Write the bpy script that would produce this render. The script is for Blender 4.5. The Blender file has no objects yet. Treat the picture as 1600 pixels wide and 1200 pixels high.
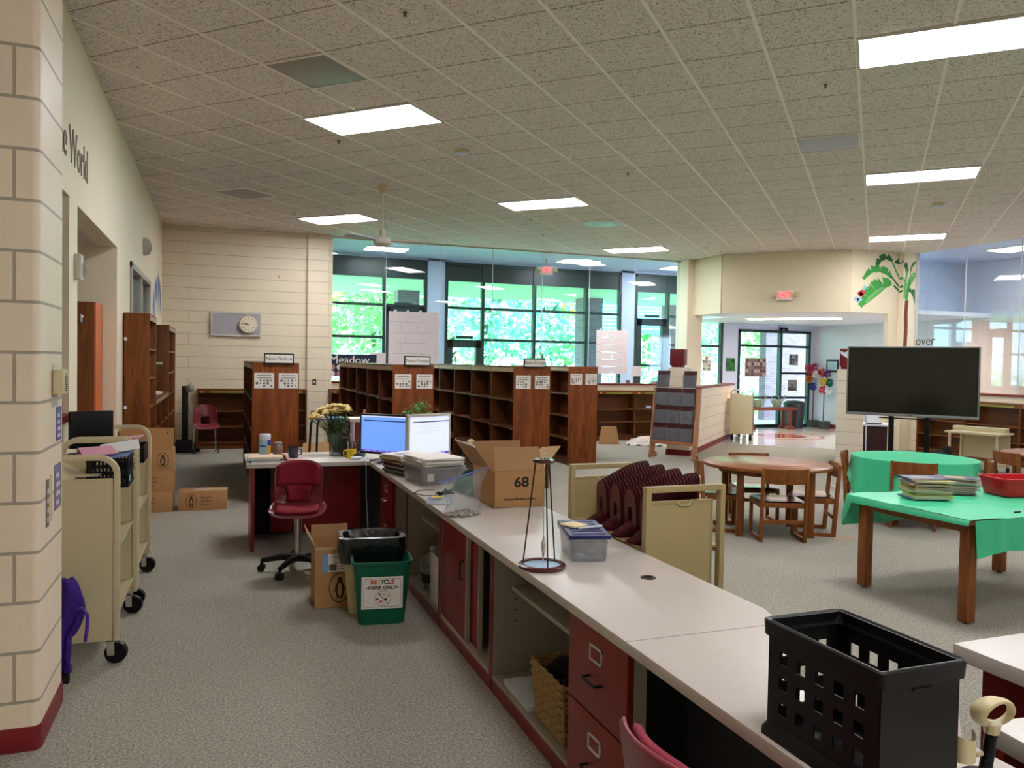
import bpy, bmesh, math, random
from mathutils import Vector, Matrix
PI = math.pi
SC = bpy.context.scene
COL = SC.collection
random.seed(7)
# World axes: x runs to the right along the glass wall, y runs away from the camera
# along the left wall, z is up (metres). The ceiling grid is turned by 45 degrees.

# ------------------------------------------------------------ camera
def make_camera():
    yaw, pitch, roll = 0.4325025 - PI / 4, -0.0274863, 0.017223
    fwd = Vector((-math.sin(yaw) * math.cos(pitch), math.cos(yaw) * math.cos(pitch), math.sin(pitch)))
    right = Vector((math.cos(yaw), math.sin(yaw), 0))
    up = right.cross(fwd)
    r = right * math.cos(roll) + up * math.sin(roll)
    u = -right * math.sin(roll) + up * math.cos(roll)
    cd = bpy.data.cameras.new('camera')
    cd.sensor_width = 36; cd.lens = 1233.28 / 1600 * 36
    cd.clip_start = 0.05; cd.clip_end = 300
    co = bpy.data.objects.new('camera', cd); COL.objects.link(co)
    co.matrix_world = Matrix(((r.x, u.x, -fwd.x, 0), (r.y, u.y, -fwd.y, 0), (r.z, u.z, -fwd.z, 1.62), (0, 0, 0, 1)))
    SC.camera = co
make_camera()

# ------------------------------------------------------------ world, sun, exposure
SC.view_settings.view_transform = 'Standard'
SC.view_settings.look = 'None'
SC.view_settings.gamma = 1
SC.view_settings.use_curve_mapping = False
SC.view_settings.exposure = 2.55
LAMP = 6.5        # strength of the ceiling panels
SKY = 5.2
w = bpy.data.worlds.new('world'); SC.world = w; w.use_nodes = True
wn = w.node_tree; bg = wn.nodes['Background']
sky = wn.nodes.new('ShaderNodeTexSky'); sky.sky_type = 'HOSEK_WILKIE'
sky.sun_direction = Vector((-0.5, -0.35, 0.8)).normalized(); sky.turbidity = 6
mixw = wn.nodes.new('ShaderNodeMixRGB'); mixw.inputs[0].default_value = 0.45
mixw.inputs[2].default_value = (0.62, 0.80, 1.0, 1)
wn.links.new(sky.outputs[0], mixw.inputs[1]); wn.links.new(mixw.outputs[0], bg.inputs[0])
bg.inputs[1].default_value = SKY
sd = bpy.data.lights.new('sun', 'SUN'); sd.energy = 9; sd.angle = 0.02; sd.color = (1, .96, .86)
so = bpy.data.objects.new('sun', sd); COL.objects.link(so)
so.rotation_euler = Vector((-0.45, -0.5, 0.9)).to_track_quat('Z', 'Y').to_euler()

# ------------------------------------------------------------ materials
def lin(c):
    return tuple(((v / 255) / 12.92 if v / 255 <= 0.04045 else ((v / 255 + 0.055) / 1.055) ** 2.4) for v in c) + (1,)
class NT:
    def __init__(s, name):
        s.m = bpy.data.materials.new(name); s.m.use_nodes = True; s.t = s.m.node_tree
        s.b = s.t.nodes['Principled BSDF']; s.out = s.t.nodes['Material Output']
    def n(s, typ, **kw):
        x = s.t.nodes.new('ShaderNode' + typ)
        for k, v in kw.items():
            if k.startswith('i_'):
                x.inputs[k[2:].replace('_', ' ')].default_value = v
            else: setattr(x, k, v)
        return x
    def l(s, a, b): s.t.links.new(a, b)
def setp(b, rough=.5, metal=0, spec=.5, **kw):
    b.inputs['Roughness'].default_value = rough; b.inputs['Metallic'].default_value = metal
    b.inputs['Specular IOR Level'].default_value = spec
def mat(name, col, rough=.5, metal=0, spec=.4, var=.06, scale=12, bump=0, bscale=None, stretch=None):
    """plain procedural material: base colour broken up by soft noise"""
    k = NT(name); c = lin(col); setp(k.b, rough, metal, spec)
    tc = k.n('TexCoord'); mp = k.n('Mapping')
    if stretch: mp.inputs['Scale'].default_value = stretch
    k.l(tc.outputs['Object'], mp.inputs[0])
    nz = k.n('TexNoise'); nz.inputs['Scale'].default_value = scale; nz.inputs['Detail'].default_value = 4
    k.l(mp.outputs[0], nz.inputs['Vector'])
    mx = k.n('MixRGB'); mx.inputs[1].default_value = tuple(v * (1 - var) for v in c[:3]) + (1,)
    mx.inputs[2].default_value = tuple(min(1, v * (1 + var)) for v in c[:3]) + (1,)
    k.l(nz.outputs[0], mx.inputs[0]); k.l(mx.outputs[0], k.b.inputs['Base Color'])
    if bump:
        n2 = k.n('TexNoise'); n2.inputs['Scale'].default_value = bscale or 60
        k.l(mp.outputs[0], n2.inputs['Vector'])
        bp = k.n('Bump'); bp.inputs['Strength'].default_value = bump; bp.inputs['Distance'].default_value = .004
        k.l(n2.outputs[0], bp.inputs['Height']); k.l(bp.outputs[0], k.b.inputs['Normal'])
    return k.m
def wood(name, c1, c2, rough=.35, axis='z', scale=9):
    k = NT(name); setp(k.b, rough, 0, .3)
    tc = k.n('TexCoord'); mp = k.n('Mapping')
    mp.inputs['Scale'].default_value = {'z': (9, 9, .9), 'x': (.9, 9, 9), 'y': (9, .9, 9)}[axis]
    k.l(tc.outputs['Object'], mp.inputs[0])
    nz = k.n('TexNoise'); nz.inputs['Scale'].default_value = scale / 4; nz.inputs['Detail'].default_value = 8; nz.inputs['Distortion'].default_value = 1.2
    k.l(mp.outputs[0], nz.inputs['Vector'])
    cr = k.n('ValToRGB'); cr.color_ramp.elements[0].position = .32; cr.color_ramp.elements[1].position = .7
    cr.color_ramp.elements[0].color = lin(c1); cr.color_ramp.elements[1].color = lin(c2)
    k.l(nz.outputs[0], cr.inputs[0]); k.l(cr.outputs[0], k.b.inputs['Base Color'])
    bp = k.n('Bump'); bp.inputs['Strength'].default_value = .08; bp.inputs['Distance'].default_value = .002
    k.l(nz.outputs[0], bp.inputs['Height']); k.l(bp.outputs[0], k.b.inputs['Normal'])
    return k.m
def block(name, col, su=1.0, uy=1.0, joint=.62, rough=.45, bw=.4064, bh=.2032, mort=.006, bcol=None, shift=0):
    """painted masonry: courses on z, running along x+y"""
    k = NT(name); setp(k.b, rough, 0, .4)
    tc = k.n('TexCoord'); sp = k.n('SeparateXYZ'); k.l(tc.outputs['Object'], sp.inputs[0])
    ad = k.n('Math', operation='ADD'); mz = k.n('Math', operation='MULTIPLY'); mz.inputs[1].default_value = uy; k.l(sp.outputs[1], mz.inputs[0])
    k.l(sp.outputs[0], ad.inputs[0]); k.l(mz.outputs[0], ad.inputs[1])
    mu = k.n('Math', operation='MULTIPLY_ADD'); mu.inputs[1].default_value = su; mu.inputs[2].default_value = shift
    k.l(ad.outputs[0], mu.inputs[0])
    cb = k.n('CombineXYZ'); k.l(mu.outputs[0], cb.inputs[0]); k.l(sp.outputs[2], cb.inputs[1])
    br = k.n('TexBrick'); br.inputs['Scale'].default_value = 1; br.inputs['Mortar Size'].default_value = mort
    br.inputs['Mortar Smooth'].default_value = .35; br.inputs['Brick Width'].default_value = bw; br.inputs['Row Height'].default_value = bh
    br.inputs['Bias'].default_value = 0
    c = lin(col); c2 = lin(bcol) if bcol else c
    br.inputs['Color1'].default_value = c; br.inputs['Color2'].default_value = c2
    br.inputs['Mortar'].default_value = tuple(v * joint for v in c[:3]) + (1,)
    k.l(cb.outputs[0], br.inputs['Vector'])
    nz = k.n('TexNoise'); nz.inputs['Scale'].default_value = 3; nz.inputs['Detail'].default_value = 5
    k.l(tc.outputs['Object'], nz.inputs['Vector'])
    mr = k.n('MapRange'); mr.inputs[3].default_value = .93; mr.inputs[4].default_value = 1.05; k.l(nz.outputs[0], mr.inputs[0])
    mm = k.n('MixRGB', blend_type='MULTIPLY'); mm.inputs[0].default_value = 1
    k.l(br.outputs[0], mm.inputs[1]); k.l(mr.outputs[0], mm.inputs[2]); k.l(mm.outputs[0], k.b.inputs['Base Color'])
    n2 = k.n('TexNoise'); n2.inputs['Scale'].default_value = 90; k.l(tc.outputs['Object'], n2.inputs['Vector'])
    su_ = k.n('Math', operation='MULTIPLY_ADD'); su_.inputs[1].default_value = .12; k.l(n2.outputs[0], su_.inputs[0])
    iv = k.n('Math', operation='SUBTRACT'); iv.inputs[0].default_value = 1; k.l(br.outputs[1], iv.inputs[1])
    k.l(iv.outputs[0], su_.inputs[2])
    bp = k.n('Bump'); bp.inputs['Strength'].default_value = .5; bp.inputs['Distance'].default_value = .006
    k.l(su_.outputs[0], bp.inputs['Height']); k.l(bp.outputs[0], k.b.inputs['Normal'])
    return k.m
def emis(name, col, s):
    k = NT(name); k.b.inputs['Base Color'].default_value = lin(col)
    k.b.inputs['Emission Color'].default_value = lin(col); k.b.inputs['Emission Strength'].default_value = s
    k.b.inputs['Roughness'].default_value = .4
    tc = k.n('TexCoord'); nz = k.n('TexNoise'); nz.inputs['Scale'].default_value = 3; k.l(tc.outputs['Object'], nz.inputs['Vector'])
    mr = k.n('MapRange'); mr.inputs[3].default_value = s * .97; mr.inputs[4].default_value = s * 1.03
    k.l(nz.outputs[0], mr.inputs[0]); k.l(mr.outputs[0], k.b.inputs['Emission Strength'])
    return k.m
def glass(name, tint=(1, 1, 1), rough=0.0, haze=0, hcol=(200, 200, 200), ior=1.45):
    k = NT(name); k.t.nodes.remove(k.b)
    tr = k.n('BsdfTransparent'); tr.inputs[0].default_value = tuple(tint) + (1,)
    gl = k.n('BsdfGlossy'); gl.inputs['Roughness'].default_value = rough
    # Schlick reflectance from the facing ratio, the same from either side of a thin sheet
    lw = k.n('LayerWeight'); lw.inputs['Blend'].default_value = .5
    pw = k.n('Math', operation='POWER'); pw.inputs[1].default_value = 5; k.l(lw.outputs['Facing'], pw.inputs[0])
    fr = k.n('Math', operation='MULTIPLY_ADD'); fr.inputs[1].default_value = .9; fr.inputs[2].default_value = ((ior - 1) / (ior + 1)) ** 2; k.l(pw.outputs[0], fr.inputs[0])
    mx = k.n('MixShader'); k.l(fr.outputs[0], mx.inputs[0]); k.l(tr.outputs[0], mx.inputs[1]); k.l(gl.outputs[0], mx.inputs[2])
    last = mx
    if haze:
        df = k.n('BsdfDiffuse'); df.inputs[0].default_value = lin(hcol)
        tc = k.n('TexCoord'); nz = k.n('TexNoise'); nz.inputs['Scale'].default_value = 14; nz.inputs['Detail'].default_value = 6
        k.l(tc.outputs['Object'], nz.inputs['Vector'])
        mr = k.n('MapRange'); mr.inputs[1].default_value = .35; mr.inputs[2].default_value = .75
        mr.inputs[3].default_value = haze * .5; mr.inputs[4].default_value = min(1, haze * 1.6); k.l(nz.outputs[0], mr.inputs[0])
        m2 = k.n('MixShader'); k.l(mr.outputs[0], m2.inputs[0]); k.l(mx.outputs[0], m2.inputs[1]); k.l(df.outputs[0], m2.inputs[2]); last = m2
    k.l(last.outputs[0], k.out.inputs[0]); return k.m
def carpet():
    k = NT('carpet'); setp(k.b, .95, 0, .1)
    tc = k.n('TexCoord')
    n1 = k.n('TexNoise'); n1.inputs['Scale'].default_value = 210; n1.inputs['Detail'].default_value = 2; n1.inputs['Roughness'].default_value = .8
    n3 = k.n('TexNoise'); n3.inputs['Scale'].default_value = 85; n3.inputs['Detail'].default_value = 3
    n2 = k.n('TexNoise'); n2.inputs['Scale'].default_value = 1.3; n2.inputs['Detail'].default_value = 4
    for n in (n1, n2, n3): k.l(tc.outputs['Object'], n.inputs['Vector'])
    av = k.n('MixRGB'); av.inputs[0].default_value = .4; k.l(n1.outputs[0], av.inputs[1]); k.l(n3.outputs[0], av.inputs[2])
    cr = k.n('ValToRGB'); e = cr.color_ramp.elements
    e[0].position = .38; e[0].color = lin((112, 108, 98)); e[1].position = .64; e[1].color = lin((206, 198, 182))
    m = e.new(.5); m.color = lin((154, 149, 137))
    k.l(av.outputs[0], cr.inputs[0])
    mr = k.n('MapRange'); mr.inputs[3].default_value = .88; mr.inputs[4].default_value = 1.08; k.l(n2.outputs[0], mr.inputs[0])
    mm = k.n('MixRGB', blend_type='MULTIPLY'); mm.inputs[0].default_value = 1; k.l(cr.outputs[0], mm.inputs[1]); k.l(mr.outputs[0], mm.inputs[2])
    k.l(mm.outputs[0], k.b.inputs['Base Color'])
    bp = k.n('Bump'); bp.inputs['Strength'].default_value = .25; bp.inputs['Distance'].default_value = .003
    k.l(av.outputs[0], bp.inputs['Height']); k.l(bp.outputs[0], k.b.inputs['Normal'])
    return k.m
def ceiling_tile():
    k = NT('ceiling_tile'); setp(k.b, .9, 0, .15)
    tc = k.n('TexCoord')
    sp = k.n('SeparateXYZ'); k.l(tc.outputs['Object'], sp.inputs[0])
    # joints across the runners: lines of constant (x+y)/sqrt2, every 0.61 m
    ad = k.n('Math', operation='ADD'); k.l(sp.outputs[0], ad.inputs[0]); k.l(sp.outputs[1], ad.inputs[1])
    f = k.n('Math', operation='MULTIPLY_ADD'); f.inputs[1].default_value = 1 / (2 ** .5 * .61); f.inputs[2].default_value = -6.078 / .61 + 100.5
    k.l(ad.outputs[0], f.inputs[0])
    fr = k.n('Math', operation='FRACT'); k.l(f.outputs[0], fr.inputs[0])
    su = k.n('Math', operation='SUBTRACT'); su.inputs[1].default_value = .5; k.l(fr.outputs[0], su.inputs[0])
    ab = k.n('Math', operation='ABSOLUTE'); k.l(su.outputs[0], ab.inputs[0])
    lt = k.n('Math', operation='LESS_THAN'); lt.inputs[1].default_value = .011; k.l(ab.outputs[0], lt.inputs[0])
    n1 = k.n('TexNoise'); n1.inputs['Scale'].default_value = 50; n1.inputs['Detail'].default_value = 3; n1.inputs['Roughness'].default_value = .7; n1.inputs['Distortion'].default_value = 1.5
    k.l(tc.outputs['Object'], n1.inputs['Vector'])
    cr = k.n('ValToRGB'); e = cr.color_ramp.elements
    e[0].position = .36; e[0].color = lin((120, 110, 96)); e[1].position = .47; e[1].color = lin((234, 224, 214))
    k.l(n1.outputs[0], cr.inputs[0])
    n2 = k.n('TexNoise'); n2.inputs['Scale'].default_value = .9; k.l(tc.outputs['Object'], n2.inputs['Vector'])
    mr = k.n('MapRange'); mr.inputs[3].default_value = .9; mr.inputs[4].default_value = 1.08; k.l(n2.outputs[0], mr.inputs[0])
    mm = k.n('MixRGB', blend_type='MULTIPLY'); mm.inputs[0].default_value = 1; k.l(cr.outputs[0], mm.inputs[1]); k.l(mr.outputs[0], mm.inputs[2])
    ml = k.n('MixRGB'); ml.inputs[2].default_value = lin((150, 138, 122)); k.l(lt.outputs[0], ml.inputs[0]); k.l(mm.outputs[0], ml.inputs[1])
    k.l(ml.outputs[0], k.b.inputs['Base Color'])
    bp = k.n('Bump'); bp.inputs['Strength'].default_value = .4; bp.inputs['Distance'].default_value = .004
    k.l(n1.outputs[0], bp.inputs['Height']); k.l(bp.outputs[0], k.b.inputs['Normal'])
    return k.m
def foliage(name, c1, c2):
    k = NT(name); setp(k.b, .6, 0, .3)
    oi = k.n('TexCoord'); nz = k.n('TexNoise'); nz.inputs['Scale'].default_value = 2.5; nz.inputs['Detail'].default_value = 5
    k.l(oi.outputs['Object'], nz.inputs['Vector'])
    cr = k.n('ValToRGB'); cr.color_ramp.elements[0].position = .35; cr.color_ramp.elements[1].position = .65
    cr.color_ramp.elements[0].color = lin(c1); cr.color_ramp.elements[1].color = lin(c2)
    k.l(nz.outputs[0], cr.inputs[0]); k.l(cr.outputs[0], k.b.inputs['Base Color'])
    tl = k.n('BsdfTranslucent'); k.l(cr.outputs[0], tl.inputs[0])
    mx = k.n('MixShader'); mx.inputs[0].default_value = .5; k.l(k.b.outputs[0], mx.inputs[1]); k.l(tl.outputs[0], mx.inputs[2])
    k.l(mx.outputs[0], k.out.inputs[0]); return k.m

BEIGE = (226, 212, 186)
m_block = block('painted_block_wall', BEIGE, bw=7.3)
m_block_col = block('painted_block_column', (238, 220, 194), uy=0, joint=.5, mort=.0075, shift=.78)
m_block45 = block('painted_block_half_wall', (232, 220, 200), su=.7071, bw=5.1)
m_wall = mat('painted_drywall', (234, 222, 196), .6, var=.03, scale=2)
m_wall_hdr = mat('painted_header', (222, 208, 178), .6, var=.03, scale=2)
m_white = mat('white_paint', (216, 222, 234), .6, var=.02, scale=2)  # white with a little daylight blue mixed in
m_bluewhite = mat('corridor_daylit_white', (196, 208, 232), .6, var=.02, scale=2)  # blue of the daylight is mixed into this corridor white
m_carpet = carpet(); m_ceil = ceiling_tile()
m_grid = mat('ceiling_runner', (246, 238, 226), .5, var=.03)
m_red = mat('maroon_trim', (118, 22, 28), .4, var=.1, scale=6)
m_rubber_red = mat('maroon_rubber_base', (125, 28, 34), .45, var=.08)
m_tile = mat('polished_tile', (226, 216, 212), .07, spec=.7, var=.05, scale=1.2)
m_tile_red = mat('polished_red_tile', (190, 110, 100), .08, spec=.7)
m_tile_dark = mat('polished_dark_tile', (60, 80, 78), .08, spec=.7)
m_lamp = emis('lit_diffuser', (250, 250, 254), LAMP)
m_lamp_warm = emis('lit_warm_diffuser', (255, 226, 204), 4.5)
m_jug = glass('cloudy_jug_plastic', (.85, .87, .88), .1, .55, (210, 212, 210))
m_metal_w = mat('white_enamel', (205, 200, 188), .4, var=.03)
m_frame = mat('dark_green_aluminium', (22, 44, 44), .4, metal=.0, spec=.5, var=.1)
m_glass = glass('window_glass', (.84, .97, 1.0))
m_glass_in = glass('partition_glass', (.90, .95, .97), ior=1.5)
m_brickw = block('purple_brick', (140, 116, 126), joint=1.35, bw=.2, bh=.067, mort=.006, bcol=(122, 98, 108), rough=.8)
m_soffit = mat('porch_soffit', (196, 226, 186), .7, var=.03)
m_grass = mat('grass', (120, 165, 70), .9, var=.3, scale=1.5)
m_leaf = [foliage('leaves_green', (96, 178, 96), (176, 226, 150)), foliage('leaves_yellow', (150, 190, 80), (240, 220, 120)), foliage('leaves_pale', (110, 190, 150), (200, 236, 214))]
m_bark = mat('bark', (95, 80, 72), .9, var=.3, scale=6, stretch=(4, 4, .6))
W_DK = ((64, 31, 14), (98, 52, 24)); 
m_wood = wood('bookcase_oak', (98, 44, 8), (138, 70, 18), .5)
m_wood_in = wood('bookcase_shelf_oak', (78, 42, 17), (110, 62, 28), .45, 'y')
m_wood_lab = mat('label_strip', (168, 142, 112), .5, var=.2, scale=8)
m_wood_red = wood('reddish_oak', (94, 48, 14), (134, 74, 28), .4)
m_wood_top = wood('table_oak', (122, 72, 46), (158, 102, 66), .28, 'x')
m_wood_leg = wood('table_leg_oak', (112, 62, 26), (150, 88, 42), .38)
m_wood_low = wood('low_shelf_oak', (90, 48, 18), (122, 70, 30), .4, 'x')
m_wood_rack = wood('rack_oak', (150, 98, 66), (185, 130, 92), .4)
m_lam = mat('grey_laminate_top', (198, 188, 178), .33, spec=.5, var=.02, scale=30)
m_lam_edge = mat('laminate_edge', (150, 142, 132), .4, var=.03)
m_lam_in = mat('grey_melamine', (168, 160, 146), .5, var=.03)
m_redlam = mat('maroon_laminate', (122, 16, 20), .32, spec=.5, var=.06, scale=3)
m_redlam2 = mat('brick_red_laminate', (128, 34, 24), .4, var=.06, scale=3)
m_black = mat('black_plastic', (8, 8, 8), .42, spec=.3, var=.1)
m_blackm = mat('black_matt', (12, 12, 13), .7, var=.1)
m_chrome = mat('chrome', (210, 208, 204), .18, metal=1, var=.02)
m_steel = mat('brushed_steel', (165, 160, 152), .35, metal=.8, var=.05)
m_truckL = mat('putty_enamel', (200, 187, 152), .42, var=.03, scale=3)
m_truckR = mat('khaki_enamel', (172, 154, 108), .42, var=.04, scale=3)
m_maroonp = mat('maroon_shell_plastic', (118, 38, 48), .32, spec=.5, var=.08)
m_maroonf = mat('maroon_fabric', (128, 16, 36), .85, var=.15, scale=60, bump=.4, bscale=300)
m_bookend = mat('maroon_steel', (92, 26, 30), .45, var=.1)
m_card = mat('cardboard', (178, 134, 88), .8, var=.06, scale=10, bump=.15, bscale=40)
m_card_in = mat('cardboard_inside', (162, 124, 84), .85, var=.05, scale=10)
m_ink = mat('black_ink', (38, 30, 26), .7, var=.05)
m_inkbrown = mat('brown_ink', (92, 62, 36), .7, var=.05)
m_paper = mat('paper_white', (232, 226, 218), .7, var=.03)
m_paper2 = mat('paper_greyish', (196, 190, 182), .7, var=.05)
m_cloth = mat('green_plastic_cloth', (70, 206, 152), .38, spec=.5, var=.1, scale=4, bump=.3, bscale=9)
m_green = mat('green_bin_plastic', (6, 88, 62), .35, spec=.4, var=.05)
m_cream = mat('cream_plastic', (206, 192, 150), .4, var=.04)
m_liner = mat('black_liner', (12, 12, 12), .22, spec=.8, var=.3, bump=.9, bscale=25)
m_navy = mat('navy_plastic', (28, 30, 92), .4, var=.06)
m_clear = glass('clear_plastic', (.86, .88, .9), .12, .22, (190, 190, 192))
m_clear2 = glass('thin_clear_plastic', (.93, .95, .97), .08, .10, (205, 210, 215))
m_clearg = glass('clear_glassware', (.8, .83, .84), .02, .10, (150, 150, 150))
def flat(name, col, rough=.6): return mat(name, col, rough, var=.04)
m_redbin = mat('red_plastic', (196, 22, 34), .35, var=.05)
m_wick = mat('wicker', (166, 134, 84), .7, var=.5, scale=70, bump=.6, bscale=70)
m_purple = mat('purple_fabric', (52, 12, 118), .6, var=.12, scale=20)
m_screen = mat('dark_screen', (22, 24, 20), .12, spec=.6, var=.05)
m_exit = emis('lit_exit_red', (255, 40, 50), .75)
m_exitface = mat('exit_sign_face', (228, 214, 204), .5)

# ------------------------------------------------------------ mesh builder
class M:
    def __init__(s): s.v = []; s.f = []; s.sm = []
    def mark(s): return len(s.v)
    def xf(s, mtx, a=0):
        for i in range(a, len(s.v)): s.v[i] = tuple(mtx @ Vector(s.v[i]))
        return s
    def add(s, vs, fs, smooth=False):
        o = len(s.v); s.v += [tuple(p) for p in vs]
        s.f += [tuple(o + i for i in f) for f in fs]; s.sm += [smooth] * len(fs); return s
    def box(s, x0, y0, z0, x1, y1, z1):
        x0, x1 = min(x0, x1), max(x0, x1); y0, y1 = min(y0, y1), max(y0, y1); z0, z1 = min(z0, z1), max(z0, z1)
        return s.add([(x0, y0, z0), (x1, y0, z0), (x1, y1, z0), (x0, y1, z0), (x0, y0, z1), (x1, y0, z1), (x1, y1, z1), (x0, y1, z1)],
            [(0, 3, 2, 1), (4, 5, 6, 7), (0, 1, 5, 4), (1, 2, 6, 5), (2, 3, 7, 6), (3, 0, 4, 7)])
    def hexa(s, p): # 8 points bottom ring then top ring
        return s.add(p, [(0, 3, 2, 1), (4, 5, 6, 7), (0, 1, 5, 4), (1, 2, 6, 5), (2, 3, 7, 6), (3, 0, 4, 7)])
    def prism(s, poly, a, b, ax='z'):
        n = len(poly)
        def P(u, v, t): return {'z': (u, v, t), 'y': (u, t, v), 'x': (t, u, v)}[ax]
        vs = [P(u, v, a) for u, v in poly] + [P(u, v, b) for u, v in poly]
        fs = [tuple(range(n))[::-1], tuple(range(n, 2 * n))] + [(i, (i + 1) % n, n + (i + 1) % n, n + i) for i in range(n)]
        return s.add(vs, fs)
    def loft(s, rings, smooth=True, caps=True, closed=True):
        n = len(rings[0]); vs = [p for r in rings for p in r]; fs = []
        for k in range(len(rings) - 1):
            for i in range(n if closed else n - 1):
                j = (i + 1) % n; fs.append((k * n + i, k * n + j, (k + 1) * n + j, (k + 1) * n + i))
        s.add(vs, fs, smooth)
        if caps:
            o = len(s.v) - len(vs)
            s.f.append(tuple(o + i for i in range(n))[::-1]); s.sm.append(False)
            m = (len(rings) - 1) * n; s.f.append(tuple(o + m + i for i in range(n))); s.sm.append(False)
        return s
    def lathe(s, prof, n=24, c=(0, 0, 0), caps=True):
        return s.loft([[(c[0] + r * math.cos(2 * PI * i / n), c[1] + r * math.sin(2 * PI * i / n), c[2] + z) for i in range(n)] for r, z in prof], True, caps)
    def tube(s, pts, r, n=8, caps=True):
        pts = [Vector(p) for p in pts]; rings = []; up = Vector((0, 0, 1)); prev = None
        rr = r if isinstance(r, (list, tuple)) else [r] * len(pts)
        for i, p in enumerate(pts):
            d = (pts[min(i + 1, len(pts) - 1)] - pts[max(i - 1, 0)]).normalized()
            if prev is None:
                a = d.cross(up); a = a if a.length > .01 else d.cross(Vector((1, 0, 0))); a.normalize()
            else:
                a = prev - d * prev.dot(d)
                a = a if a.length > .01 else d.cross(up); a.normalize()
            prev = a; b = d.cross(a)
            rings.append([tuple(p + (a * math.cos(2 * PI * k / n) + b * math.sin(2 * PI * k / n)) * rr[i]) for k in range(n)])
        return s.loft(rings, n > 4, caps)
    def cyl(s, p0, p1, r, r1=None, n=16): return s.tube([p0, p1], [r, r if r1 is None else r1], n)
    def sph(s, c, r, n=12, m=8):
        if not isinstance(r, (tuple, list)): r = (r, r, r)
        rings = []
        for k in range(m + 1):
            t = PI * k / m; q = max(math.sin(t), .02)
            rings.append([(c[0] + r[0] * q * math.cos(2 * PI * i / n), c[1] + r[1] * q * math.sin(2 * PI * i / n), c[2] - r[2] * math.cos(t)) for i in range(n)])
        return s.loft(rings)
    def ring(s, r0, r1, z0, z1, n=32, c=(0, 0, 0)):
        R = [[(c[0] + r * math.cos(2 * PI * i / n), c[1] + r * math.sin(2 * PI * i / n), c[2] + z) for i in range(n)] for r, z in ((r0, z0), (r1, z0), (r1, z1), (r0, z1), (r0, z0))]
        return s.loft(R, False, False)
    def grid(s, fn, nu, nv, smooth=True, skip=None):
        vs = [fn(i / nu, j / nv) for j in range(nv + 1) for i in range(nu + 1)]
        fs = [(j * (nu + 1) + i, j * (nu + 1) + i + 1, (j + 1) * (nu + 1) + i + 1, (j + 1) * (nu + 1) + i) for j in range(nv) for i in range(nu) if not (skip and skip(i, j))]
        return s.add(vs, fs, smooth)
    def mesh(s, name, bev=0, seg=2):
        me = bpy.data.meshes.new(name); me.from_pydata(s.v, [], s.f)
        me.polygons.foreach_set('use_smooth', s.sm)
        bm = bmesh.new(); bm.from_mesh(me)
        if not bev: bmesh.ops.recalc_face_normals(bm, faces=bm.faces)
        else:
            bmesh.ops.recalc_face_normals(bm, faces=bm.faces)
            ed = [e for e in bm.edges if len(e.link_faces) == 2 and e.calc_face_angle() > .6]
            bmesh.ops.bevel(bm, geom=ed, offset=bev, segments=seg, affect='EDGES', profile=.6, clamp_overlap=True)
            for f in bm.faces: f.smooth = True
        bm.to_mesh(me); bm.free(); me.set_sharp_from_angle(angle=.75); me.update()
        return me
def link(name, me, m=None, parent=None, loc=(0, 0, 0), rot=(0, 0, 0)):
    o = bpy.data.objects.new(name, me); COL.objects.link(o)
    if m is not None and not me.materials: me.materials.append(m)
    o.location = loc; o.rotation_euler = rot
    if parent: o.parent = parent
    return o
def part(name, mb, m, parent=None, bev=0, loc=(0, 0, 0), rot=(0, 0, 0), label=None, seg=2):
    o = link(name, mb.mesh(name, bev, seg), m, parent, loc, rot)
    if label: o['label'] = label
    return o
def tag(o, label, cat, group=None, kind=None):
    o['label'] = label; o['category'] = cat
    if group: o['group'] = group
    if kind: o['kind'] = kind
    return o
def thing(name, label, cat, loc=(0, 0, 0), rz=0, group=None, rot=None):
    o = bpy.data.objects.new(name, None); COL.objects.link(o); o.empty_display_size = .05
    o.location = loc; o.rotation_euler = rot or (0, 0, rz); return tag(o, label, cat, group)
def solo(name, mb, m, label, cat, loc=(0, 0, 0), rz=0, group=None, bev=0, rot=None):
    return tag(part(name, mb, m, None, bev, loc, rot or (0, 0, rz)), label, cat, group)
def struct(name, mb, m, bev=0, parent=None):
    o = part(name, mb, m, parent, bev)
    if not parent: o['kind'] = 'structure'
    return o
def dup(root, loc, rz=None, label=None, group=None):
    r = root.copy(); COL.objects.link(r); r.location = loc
    if rz is not None: r.rotation_euler = (root.rotation_euler[0], root.rotation_euler[1], rz)
    if label: r['label'] = label
    if group: r['group'] = group
    for ch in list(root.children):
        c = ch.copy(); COL.objects.link(c); c.parent = r
        for g in list(ch.children):
            d = g.copy(); COL.objects.link(d); d.parent = c
    return r
_tc = {}
def text(name, s, size, m, parent, loc, rot, ext=.0008, sx=1.0, align='CENTER', label=None, shear=0, bold=0):
    key = (s, size, ext, align, shear, m.name, bold)
    if key not in _tc:
        cu = bpy.data.curves.new('t', 'FONT'); cu.body = s; cu.size = size; cu.extrude = ext; cu.align_x = align; cu.align_y = 'CENTER'; cu.shear = shear
        cu.resolution_u = 3; cu.offset = bold * size
        ob = bpy.data.objects.new('t', cu); COL.objects.link(ob)
        dg = bpy.context.evaluated_depsgraph_get()
        me = bpy.data.meshes.new_from_object(ob.evaluated_get(dg)); me.materials.clear(); me.materials.append(m)
        bpy.data.objects.remove(ob); _tc[key] = me
    o = link(name, _tc[key], m, parent, loc, rot); o.scale = (sx, 1, 1)
    if label: o['label'] = label
    return o
UP = (PI / 2, 0, 0)
def Rz(a): return Matrix.Rotation(a, 4, 'Z')
def Rx(a): return Matrix.Rotation(a, 4, 'X')
def Ry(a): return Matrix.Rotation(a, 4, 'Y')
def T(x, y, z): return Matrix.Translation((x, y, z))
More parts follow.
